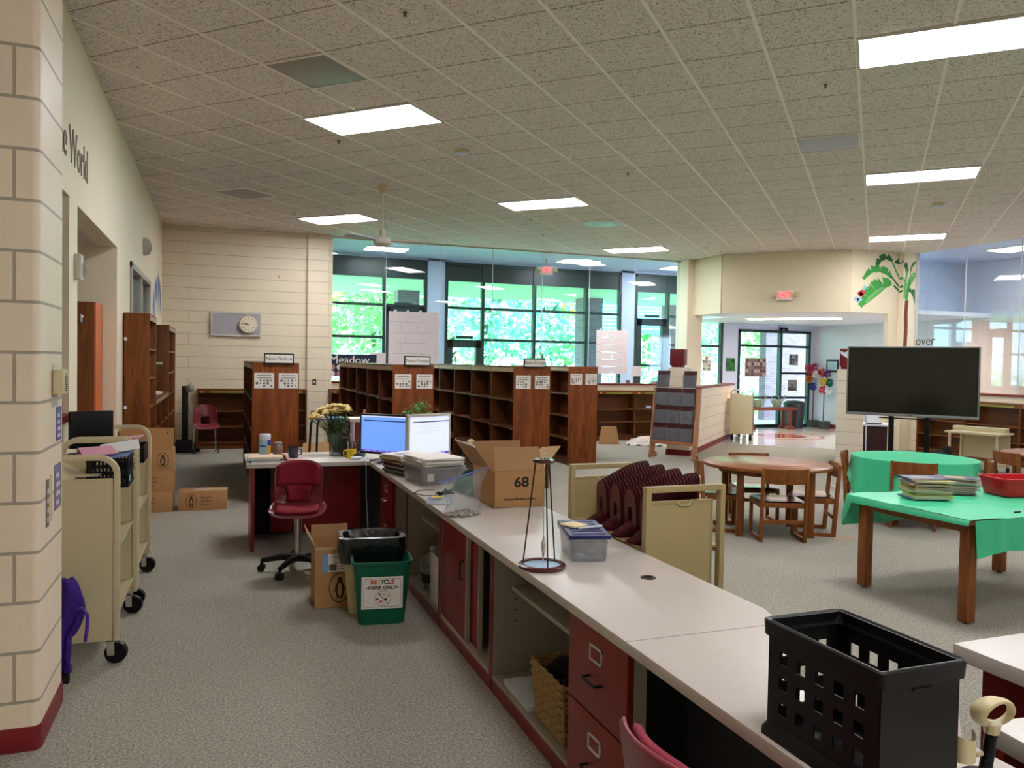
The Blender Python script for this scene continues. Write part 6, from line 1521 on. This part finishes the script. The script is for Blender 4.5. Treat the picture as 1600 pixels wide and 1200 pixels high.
for x in (-.22, .19):
    f_ = part('foot', B(x - .035, -.28, .07, x + .035, .42, .10), m_black, t, .003)
    for y in (-.25, .39): part('caster', M().cyl((x - .02, y, .035), (x + .02, y, .035), .035, n=18), m_black, f_)
cb = M().tube([(8.30, 8.35, 1.0), (8.30, 8.36, .8), (8.34, 8.38, .55), (8.26, 8.36, .3), (8.24, 8.30, .01)], .008, 6)
solo('power_cable', M().tube([(7.92, 8.08, 1.02), (7.93, 8.08, .8), (7.97, 8.12, .6), (7.90, 8.05, .35), (7.88, 8.0, .006), (7.7, 8.3, .006), (7.95, 8.7, .006)], .007, 6), m_white, 'white cable hanging down behind the television', 'cable')
# white topped computer desk behind the television
t = thing('computer_desk', 'white topped desk with a dark front beside the block pillar', 'desk', (10.30, 10.54, 0), math.radians(-45))
part('top', B(-.08, 0, .64, .48, .6, .67), m_white, t, .003); part('front_panel', B(-.05, .06, .06, .36, .08, .64), mat('dark_maroon_front', (52, 18, 20), .5), t)
part('side_panel', B(.40, .05, 0, .44, .58, .64), m_white, t); part('side_panel', B(-.08, .05, 0, -.05, .58, .64), m_white, t)
solo('laptop', B(0, 0, 0, .25, .18, .015), m_black, 'flat black device on the white topped desk', 'laptop', (10.36, 10.56, .671), -.75)
solo('backpack', M().sph((0, 0, .22), (.2, .15, .22), 16, 12).sph((.08, -.06, .42), (.09, .06, .08), 12, 8), mat('black_bag_fabric', (22, 22, 24), .9, bump=.5), 'black bag on the carpet behind the television stand', 'bag', (10.0, 8.75, 0), 0)
t = thing('caster_base', 'small chrome wheeled foot on the carpet near the block pillar', 'caster', (9.05, 9.34, 0)); part('wheel', M().cyl((-.015, 0, .045), (.015, 0, .045), .045, n=18), m_blackm, t); part('fork', M().box(-.03, -.02, .04, -.02, .02, .12).box(.02, -.02, .04, .03, .02, .12).box(-.03, -.02, .11, .03, .02, .12), m_chrome, t)
solo('cable', M().tube([(8.7, 9.25, .006), (8.8, 9.4, .006), (8.95, 9.3, .006), (9.1, 9.5, .006), (9.5, 9.4, .006)], .008, 6), m_white, 'white cable on the carpet near the chrome wheel', 'cable')
# putty AV cart
t = thing('media_cart', 'putty metal cart standing before the right low bookcase', 'cart', (11.45, 9.3, 0), math.radians(-75))
part('top', B(-.42, -.25, .60, .42, .25, .63), m_truckL, t, .004); part('top_ledge', B(-.46, .1, .63, .34, .26, .70), m_truckL, t, .004)
part('back_panel', B(-.36, .2, .2, .36, .21, .60), m_truckL, t)
part('shelf', B(-.38, -.22, .12, .38, .22, .14), m_truckL, t, .002)
for sx in (-1, 1):
    for sy in (-1, 1): l_ = part('leg', B(sx * .36 - .018, sy * .2 - .018, .08, sx * .36 + .018, sy * .2 + .018, .60), m_truckL, t, .003); part('caster', M().cyl((sx * .36 - .012, sy * .2, .04), (sx * .36 + .012, sy * .2, .04), .04, n=16), m_blackm, l_)

# ============================================================ MAGAZINE RACK
ang = math.radians(-57)
t = thing('magazine_rack', 'oak magazine rack with clear plastic pockets leaning back, beside the half wall', 'magazine rack', (7.06, 12.12, 0), ang)
RW = .80
for x in (0, RW):
    part('side_panel', M().prism([(-.04, 0), (.26, 0), (.26, .06), (.17, .10), (.30, 1.22), (.14, 1.22), (.0, .12), (-.04, .0)][::-1], x - .014, x + .014, 'x'), m_wood_rack, t, .002)
part('bottom_rail', B(.014, .0, .25, RW - .014, .03, .29), m_wood_rack, t, .002); part('mid_shelf', B(.014, .02, .29, RW - .014, .18, .305), m_wood_rack, t)
part('back_board', M().hexa([(.014, .07, .30), (RW - .014, .07, .30), (RW - .014, .085, .30), (.014, .085, .30), (.014, .19, 1.22), (RW - .014, .19, 1.22), (RW - .014, .205, 1.22), (.014, .205, 1.22)]), m_wood_rack, t)
m_pocket = mat('smoked_insert', (84, 74, 74), .35, var=.25, scale=8); m_maroonins = mat('maroon_insert', (70, 30, 32), .4)
for r in range(4):
    for c in range(3):
        if r == 3 and c == 1: continue
        x0 = .03 + c * .25; z0 = .315 + r * .305; y0 = .03 + r * .038
        back = M().hexa([(x0, y0 + .02, z0), (x0 + .235, y0 + .02, z0), (x0 + .235, y0 + .026, z0), (x0, y0 + .026, z0), (x0, y0 + .055, z0 + .29), (x0 + .235, y0 + .055, z0 + .29), (x0 + .235, y0 + .061, z0 + .29), (x0, y0 + .061, z0 + .29)])
        pk = part('pocket_back', back, m_pocket, t); part('pocket_band', M().hexa([(x0, y0 + .045, z0 + .22), (x0 + .235, y0 + .045, z0 + .22), (x0 + .235, y0 + .048, z0 + .22), (x0, y0 + .048, z0 + .22), (x0, y0 + .051, z0 + .285), (x0 + .235, y0 + .051, z0 + .285), (x0 + .235, y0 + .054, z0 + .285), (x0, y0 + .054, z0 + .285)]), m_maroonins, pk)
        fp = M().box(x0, y0 - .01, z0, x0 + .235, y0 - .006, z0 + .215).box(x0, y0 - .01, z0, x0 + .004, y0 + .03, z0 + .24).box(x0 + .231, y0 - .01, z0, x0 + .235, y0 + .03, z0 + .24)
        part('pocket_front', fp, m_clear2, pk)
        part('pocket_edge', M().box(x0 - .002, y0 - .012, z0 - .006, x0 + .237, y0 + .03, z0 + .006), m_clear, pk)
if True:
    solo('shelf_tag', B(-.05, -.004, -.02, .05, 0, .02), m_white, 'white tag sticking out left of the rack', 'tag', (7.03, 12.14, .88), ang)
# maroon cubes and fire pull on the pillars
solo('wooden_cube', M().box(-.13, -.13, .04, .13, .13, .33).box(-.1, -.1, 0, .1, .1, .04), m_red, 'maroon cube on a small foot atop the left block pillar', 'cube', (7.84, 12.50, 1.581), -PI / 4, bev=.003)
solo('wooden_cube', M().box(-.12, -.1, .04, .12, .12, .33).box(-.1, -.08, 0, .1, .1, .04), m_red, 'maroon cube atop the right block pillar next to the television', 'cube', (9.47, 10.07, 1.601), -PI / 4, bev=.003)
solo('white_bird_cutout', M().prism([(-.1, 0), (.02, -.08), (.1, -.06), (.14, .04), (.04, .02), (.0, .06), (-.04, .03), (-.12, .05)], 0, .01, 'y'), m_white, 'white paper bird shape fixed to the maroon cube beside the television', 'cut-out', (9.36, 9.96, 1.84), -PI / 4)
t = thing('fire_alarm_pull', 'red fire alarm pull box on the right block pillar', 'fire alarm', (9.335, 9.823, 1.17), -PI / 4)
part('box', B(-.06, -.04, -.08, .06, 0, .08), mat('fire_red', (170, 24, 26), .35), t, .004); part('pull_handle', M().box(-.04, -.048, -.01, .04, -.04, .01).box(-.01, -.048, -.04, .01, -.04, .01), m_white, t)
# papers taped on the glass partition
def taped(x0, x1, z0, z1, nc, nr, label, seed):
    t = thing('paper_poster', label, 'poster', ((x0 + x1) / 2, 15.284, z0), 0, 'white posters on the glass partition'); w = (x1 - x0) / nc; h = (z1 - z0) / nr; rd = random.Random(seed)
    for r in range(nr):
        off = w * .3 if r % 2 and nc > 1 else 0
        for c in range(nc + (1 if off else 0)):
            a = -(x1 - x0) / 2 + c * w - off; b = a + w; a = max(a, -(x1 - x0) / 2); b = min(b, (x1 - x0) / 2)
            part('sheet', M().hexa([(a, 0, r * h), (b - .004, 0, r * h), (b - .004, .003, r * h), (a, .003, r * h), (a, -rd.uniform(.0, .006), (r + 1) * h - .004), (b - .004, -rd.uniform(0, .008), (r + 1) * h - .004), (b - .004, .003, (r + 1) * h - .004), (a, .003, (r + 1) * h - .004)]), m_paperpink, t)
    for k in range(4): part('tape', B(-(x1 - x0) / 2 + (x1 - x0) * (k + .4) / 4, -.002, z1 - z0 - .01, -(x1 - x0) / 2 + (x1 - x0) * (k + .6) / 4, .003, z1 - z0 + .03), m_white, t)
m_paperpink = mat('pinkish_white_paper', (226, 212, 214), .7, var=.02)
taped(3.05, 4.06, 1.55, 2.58, 3, 5, 'large white poster of taped sheets on the glass behind the second bookcase', 1)
taped(7.54, 8.30, 1.41, 2.35, 2, 6, 'narrower white poster of taped sheets on the glass beside the rack', 2)
solo('paper_notice', B(-.12, -.003, 0, .12, 0, .22), m_paperpink, 'small white sheet on the glass right of the narrower poster', 'notice', (8.52, 15.286, 1.36), .0)
solo('paper_notice', B(-.15, -.003, 0, .15, 0, .2), m_paperpink, 'small white sheet on the glass left of the large poster', 'notice', (2.85, 15.286, 1.56), .0)
t = thing('banner', 'navy banner with white script on the glass beside the pilaster', 'banner', (2.32, 15.28, 1.30))
part('banner_sheet', B(-.42, -.004, 0, .5, 0, .42), flat('navy_banner', (28, 34, 60)), t); text('lettering', 'Meadow', .22, m_paper, t, (-.40, -.005, .31), UP, .0008, align='LEFT')
dt = [M(), M()]
for r in range(2):
    for c in range(6): dt[(r + c) % 2].lathe([(.05, 0), (.05, .002)], 20).xf(T(-.34 + c * .13, -.004, .17 - r * .12) @ Rx(PI / 2), len(dt[(r + c) % 2].v) - 40)
part('portrait_dots', dt[0], flat('dot_rose', (170, 130, 124)), t); part('portrait_dots', dt[1], flat('dot_pale', (214, 206, 206)), t); part('border_strip', B(-.42, -.005, 0, .5, -.004, .025), flat('magenta_strip', (120, 20, 70)), t)
solo('stapler', B(-.03, -.03, 0, .03, .03, .07), m_red, 'small dark red block on the half wall cap below the small sheet', 'block', (8.33, 15.3, 1.206)); solo('book_row', B(-.12, -.05, 0, .12, .05, .05), m_steel, 'low grey box on the half wall cap left of the rack', 'box', (9.0, 15.3, 1.206))
# black floor stand and things near the clock wall
t = thing('floor_stand', 'black pole stand on a wide round foot near the clock wall', 'stand', (-.58, 14.55, 0))
part('foot', M().lathe([(.25, 0), (.25, .03), (.22, .06), (.05, .09)], 32), m_black, t); part('foot_box', B(-.14, -.14, .03, .12, .12, .2), m_blackm, t, .01); part('pole', B(-.05, -.05, .09, .05, .05, 1.12), m_blackm, t, .006)
part('clamp', M().lathe([(.02, 0), (.07, .01), (.07, .03), (.02, .04)], 10).xf(T(.08, -.02, 1.08) @ Rx(PI / 2)).cyl((.08, 0, 1.02), (.1, -.02, 1.18), .015), m_steel, t)

# ============================================================ PALM MURAL
pal = [M(), M(), M(), M(), M(), M(), M()]   # mid green, dark green, light green, trunk, red, blue
def place(px, py, e):
    """wrap a mural point (px along the wall seen face on) around the jog of header and column"""
    z = 3.93 - (py - 12) * .0128
    if px < 78: return (11.485 + px * .0156, 12.199 - e * .0004, z)
    if px < 80: return (12.699 - e * .0004, 12.199 - (px - 78) / 2 * .12, z)
    return (12.70 + (px - 80) * .0146, 12.079 - e * .0004, z)
def paint(k, poly, e):
    n = len(poly); cx = sum(p[0] for p in poly) / n
    lo, hi = (0, 77.99) if cx < 78 else ((78, 79.99) if cx < 80 else (80, 100.5))
    pal[k].add([place(min(max(px, lo), hi), py, e) for px, py in poly], [tuple(range(n))])
def ribbon(k, pts, w0, w1, e, jag=0, seed=0):
    rd = random.Random(seed); n = len(pts)
    # resample
    S = []
    for i in range(n - 1):
        for q in range(14): f = q / 14; S.append((pts[i][0] * (1 - f) + pts[i + 1][0] * f, pts[i][1] * (1 - f) + pts[i + 1][1] * f))
    S.append(pts[-1]); N = len(S)
    for i in range(N - 1):
        (ax, ay), (bx, by) = S[i], S[i + 1]; d = math.hypot(bx - ax, by - ay) or 1; nx, ny = -(by - ay) / d, (bx - ax) / d
        f = i / (N - 1); ww = (w0 + (w1 - w0) * f) * (math.sin(PI * min(1, max(0.06, f))) ** .5 if jag else 1); j = 1 + (jag * rd.uniform(-.4, .3) if jag else 0)
        paint(k, [(ax + nx * ww * .35, ay + ny * ww * .35), (bx + nx * ww * .35, by + ny * ww * .35), (bx - nx * ww * .65 * j, by - ny * ww * .65 * j), (ax - nx * ww * .65 * j, ay - ny * ww * .65 * j)], e)
# coordinates: 0..108 across, 10..150 down
ribbon(1, [(40, 37), (46, 24), (56, 19), (66, 26)], 10, 10, 1, .5, 1); ribbon(0, [(66, 27), (72, 40), (80, 54), (84, 62)], 2.4, 2.4, 2)
ribbon(0, [(20, 56), (32, 42), (46, 39), (58, 44), (66, 52)], 12, 10, 3, .6, 2); ribbon(1, [(64, 48), (72, 58), (82, 68)], 2.6, 2.6, 4)
ribbon(0, [(16, 98), (28, 84), (40, 72), (52, 62), (66, 60)], 20, 22, 5, .5, 3); ribbon(2, [(24, 92), (38, 78), (54, 66)], 6, 6, 6, .4, 4)
ribbon(1, [(70, 27), (78, 26), (84, 36), (84, 50)], 9, 6, 1, .4, 5); ribbon(1, [(69, 63), (77, 70), (82, 76)], 3, 3, 7)
ribbon(0, [(91, 46), (93, 34), (99, 26), (105, 26)], 3, 5, 2, .3, 6); ribbon(2, [(86, 78), (90, 60), (97, 48), (106, 42)], 8, 10, 3, .5, 7)
ribbon(1, [(88, 72), (94, 70), (100, 78), (104, 98)], 6, 12, 4, .4, 8); ribbon(2, [(84, 84), (83, 66), (85, 40)], 6, 3, 8); ribbon(0, [(86, 86), (88, 70), (91, 56)], 4, 3, 9)
ribbon(3, [(85, 86), (84, 108), (85, 130), (84, 160), (85, 190), (84, 215)], 6.5, 6.5, 10)
ribbon(4, [(12, 76), (17, 82), (22, 74)], 7, 7, 9); ribbon(5, [(6, 86), (12, 90), (18, 86)], 7, 6, 7); ribbon(6, [(20, 74), (24, 66)], 5, 4, 7)
t = thing('palm_mural', 'painted palm tree with a parrot on the header and column above the television', 'mural', (0, 0, 0))
for k, (c, nm_) in enumerate((((58, 150, 62), 'fronds'), ((30, 104, 44), 'dark_fronds'), ((108, 176, 98), 'light_fronds'), ((122, 60, 44), 'trunk'), ((200, 50, 52), 'parrot_body'), ((150, 190, 204), 'parrot_wing'), ((150, 190, 204), 'parrot_wing'))): part(nm_, pal[k], flat('mural_' + nm_, c), t)

# ============================================================ BEYOND THE RIGHT GLASS
text('glass_lettering', 'discover', .26, mat('grey_lettering', (96, 90, 84), .6), None, (13.04, 12.03, 2.18), (PI / 2, 0, -PI / 2), .002, .95)
tag(bpy.data.objects['glass_lettering'], 'thin grey word discover on the right glass wall beside the palm', 'lettering')
t = thing('aed_sign', 'white sign with AED above a red heart on the passage wall', 'sign', (17.095, 13.27, 2.45), -PI / 2)
t.location = (17.095, 12.3, 2.45)
part('sign_plate', B(-.15, -.006, -.24, .15, 0, .2), m_paper, t); text('lettering', 'AED', .13, m_ink, t, (0, -.007, .12), UP, .001)
hp = [(0, -.16), (.10, -.04), (.10, .02), (.05, .05), (0, .015), (-.05, .05), (-.10, .02), (-.10, -.04)]
part('heart', M().prism(hp, -.008, -.0062, 'y'), mat('heart_red', (190, 36, 46), .5), t); part('bolt', M().prism([(.01, .01), (-.03, -.05), (0, -.05), (-.015, -.11), (.035, -.03), (.005, -.03)], -.010, -.0082, 'y'), m_white, t)
t = thing('aed_cabinet', 'white wall cabinet with a small window on the passage wall', 'cabinet', (17.09, 12.35, 1.42), -PI / 2)
part('cabinet_body', B(-.2, -.12, -.18, .2, 0, .18), m_white, t, .005); part('window', B(-.0, -.124, -.13, .17, -.12, .13), flat('cabinet_window', (150, 130, 124)), t); part('red_case', B(.03, -.128, -.10, .13, -.124, .03), m_redbin, t)

# ============================================================ FOYER
t = thing('bench', 'reddish brown wooden bench against the foyer window', 'bench', (13.3, 16.9, 0))
part('seat', B(-.80, -.2, .50, .80, .2, .57), mat('bench_brown', (120, 56, 40), .4, var=.1), t, .005)
for x in (-.6, .6):
    for y in (-.14, .14): part('leg', M().box(x - .05, y - .04, .08, x + .05, y + .04, .50).box(x - .11, y - .05, 0, x + .11, y + .05, .08), mat('bench_leg', (116, 54, 40), .4), t, .004)
wc0 = None
for x, lb in ((12.98, 'left green watering can on the bench'), (13.58, 'right green watering can on the bench')):
    if wc0 is None:
        wc0 = thing('watering_can', lb, 'watering can', (x, 16.9, .571), 0, 'watering cans on the bench'); mw = mat('grey_green_metal', (120, 136, 116), .4)
        part('body', M().lathe([(.09, 0), (.12, .16), (.11, .2), (.001, .2)], 20), mw, wc0); part('spout', M().tube([(.10, 0, .06), (.18, 0, .14), (.25, 0, .27)], [.03, .018, .014], 10).cyl((.24, 0, .25), (.27, 0, .29), .02, .04), mw, wc0)
        part('handle', M().tube([(-.11, 0, .08), (-.18, 0, .16), (-.15, 0, .28), (-.02, 0, .31), (.08, 0, .26), (.09, 0, .19)], .012, 8), mw, wc0)
    else: dup(wc0, (x, 16.9, .571), 0, lb)
t = thing('trash_can', 'dark domed trash can at the right end of the bench', 'bin', (14.32, 17.1, 0)); part('body', M().lathe([(.2, 0), (.23, .02), (.27, .62), (.27, .63)], 28), mat('charcoal_plastic', (40, 44, 50), .4), t); part('lid', M().lathe([(.28, .62), (.28, .66), (.22, .72), (.02, .74)], 28).box(-.34, -.05, .62, -.25, .05, .65), mat('charcoal_lid', (46, 50, 56), .35), t)
# pinwheels
def pinwheel(x, y, H_, heads, label):
    t = thing('flower_pole', label, 'decoration', (x, y, 0), 0, 'paper flower poles in the foyer')
    part('pot', M().hexa([(-.1, -.1, 0), (.1, -.1, 0), (.1, .1, 0), (-.1, .1, 0), (-.13, -.13, .2), (.13, -.13, .2), (.13, .13, .2), (-.13, .13, .2)]), mat('dark_pot2', (70, 76, 70), .7), t)
    part('pole', M().cyl((0, 0, .1), (0, 0, H_), .012), m_blackm, t)
    for k, (dy, z, c) in enumerate(heads):
        m = M(); rd = random.Random(k)
        for q in range(60):
            d_ = Vector((rd.gauss(0, .5), rd.gauss(0, 1), rd.gauss(0, 1))).normalized() * .10; a = d_.cross(Vector((0, 0, 1))).normalized() * .035; b = Vector((0, 0, .035))
            m.add([d_ * .2, d_ + a, d_ * 1.15, d_ + b], [(0, 1, 2, 3)])
        part('paper_flower', m, flat('flower_%d_%d' % (c[0], c[1]), c), t, loc=(-.02, dy, z))
pinwheel(15.02, 17.2, 1.2, [(.10, 1.5, (190, 30, 60)), (-.05, 1.62, (190, 50, 110)), (.14, 1.3, (232, 110, 40)), (.0, 1.10, (30, 60, 150)), (-.1, 1.42, (240, 240, 236)), (.18, 1.6, (210, 60, 80))], 'left pole of bright paper flowers in the foyer')
pinwheel(14.95, 16.72, 1.15, [(.06, 1.48, (206, 30, 40)), (-.14, 1.45, (110, 50, 130)), (.0, 1.24, (240, 200, 60)), (-.22, 1.22, (20, 120, 80)), (.03, 1.02, (226, 60, 90)), (-.2, 1.02, (236, 236, 240))], 'right pole of bright paper flowers in the foyer')
t = thing('framed_picture', 'dark framed pale blue picture on the foyer side wall', 'picture', (15.29, 16.8, 1.67), -PI / 2); part('frame', B(-.22, -.02, -.17, .22, 0, .17), m_black, t, .003); part('print', B(-.17, -.023, -.12, .17, -.02, .12), flat('pale_blue_print', (176, 206, 226)), t)
def poster(x, y, z, w, h, c, label, rz=0, seed=0):
    t = thing('poster', label, 'poster', (x, y, z), rz, 'posters on the corridor glass'); part('sheet', B(-w / 2, -.006, -h / 2, w / 2, 0, h / 2), flat('poster_%d_%d' % (seed, c[0]), c), t)
    rd = random.Random(seed); mm = [M(), M(), M()]
    nx, nz = max(2, int(w / .09)), max(2, int(h / .09))
    for i in range(nx):
        for j in range(nz): mm[rd.randrange(3)].box(-w / 2 + .02 + i * (w - .04) / nx, -.008, -h / 2 + .02 + j * (h - .04) / nz, -w / 2 + .02 + (i + .85) * (w - .04) / nx, -.006, -h / 2 + .02 + (j + .85) * (h - .04) / nz)
    for q, cc in zip(mm, (tuple(int(v * .55) for v in c), tuple(int(v * .8) for v in c), tuple(min(255, int(v * 1.25)) for v in c))): part('printed_pictures', q, flat('pp_%d_%d' % (seed, cc[0]), cc), t)
poster(13.38, 17.543, 1.60, .68, .50, (150, 130, 128), 'photo collage poster on the foyer glass', 0, 1)
poster(14.62, 17.543, 1.82, .3, .3, (150, 152, 150), 'upper grey poster on the right foyer pane', 0, 2); poster(14.6, 17.543, 1.12, .3, .3, (120, 124, 116), 'lower grey poster on the right foyer pane', 0, 3)
poster(11.85, 17.543, 1.68, .28, .42, (226, 220, 216), 'white poster with two photographs on the narrow window', 0, 4); poster(12.54, 17.48, 1.66, .28, .34, (40, 92, 50), 'green poster on the white wall beside the foyer window', 0, 5)
solo('wall_fitting', M().box(-.12, -.06, -.02, .12, 0, .02).sph((-.08, -.06, -.03), .04, 8, 6).sph((.08, -.06, -.03), .04, 8, 6), m_blackm, 'dark twin lamp fitting above the foyer window', 'lamp fitting', (14.2, 17.5, 2.66))
# book truck in the foyer
t = thing('book_truck', 'putty book truck standing at the end of the left foyer half wall', 'book truck', (10.62, 14.35, 0), math.radians(-20))
part('end_panel', B(-.25, 0, .14, .25, .02, 1.0), m_truckL, t, .003); part('end_frame', M().tube([(-.24, .01, .9), (-.24, .01, 1.05), (-.2, .01, 1.1), (.2, .01, 1.1), (.24, .01, 1.05), (.24, .01, .14)], .014, 8), m_steel, t)
for z in (.2, .55, .9): part('shelf', B(-.23, .02, z, .23, .85, z + .01), m_truckL, t)
part('end_panel', B(-.25, .85, .14, .25, .87, 1.0), m_truckL, t)
for x in (-.2, .2):
    for y in (.02, .84): part('caster', M().cyl((x - .015, y, .06), (x + .015, y, .06), .06, n=18).box(x - .02, y - .02, .1, x + .02, y + .02, .15), m_blackm, t)
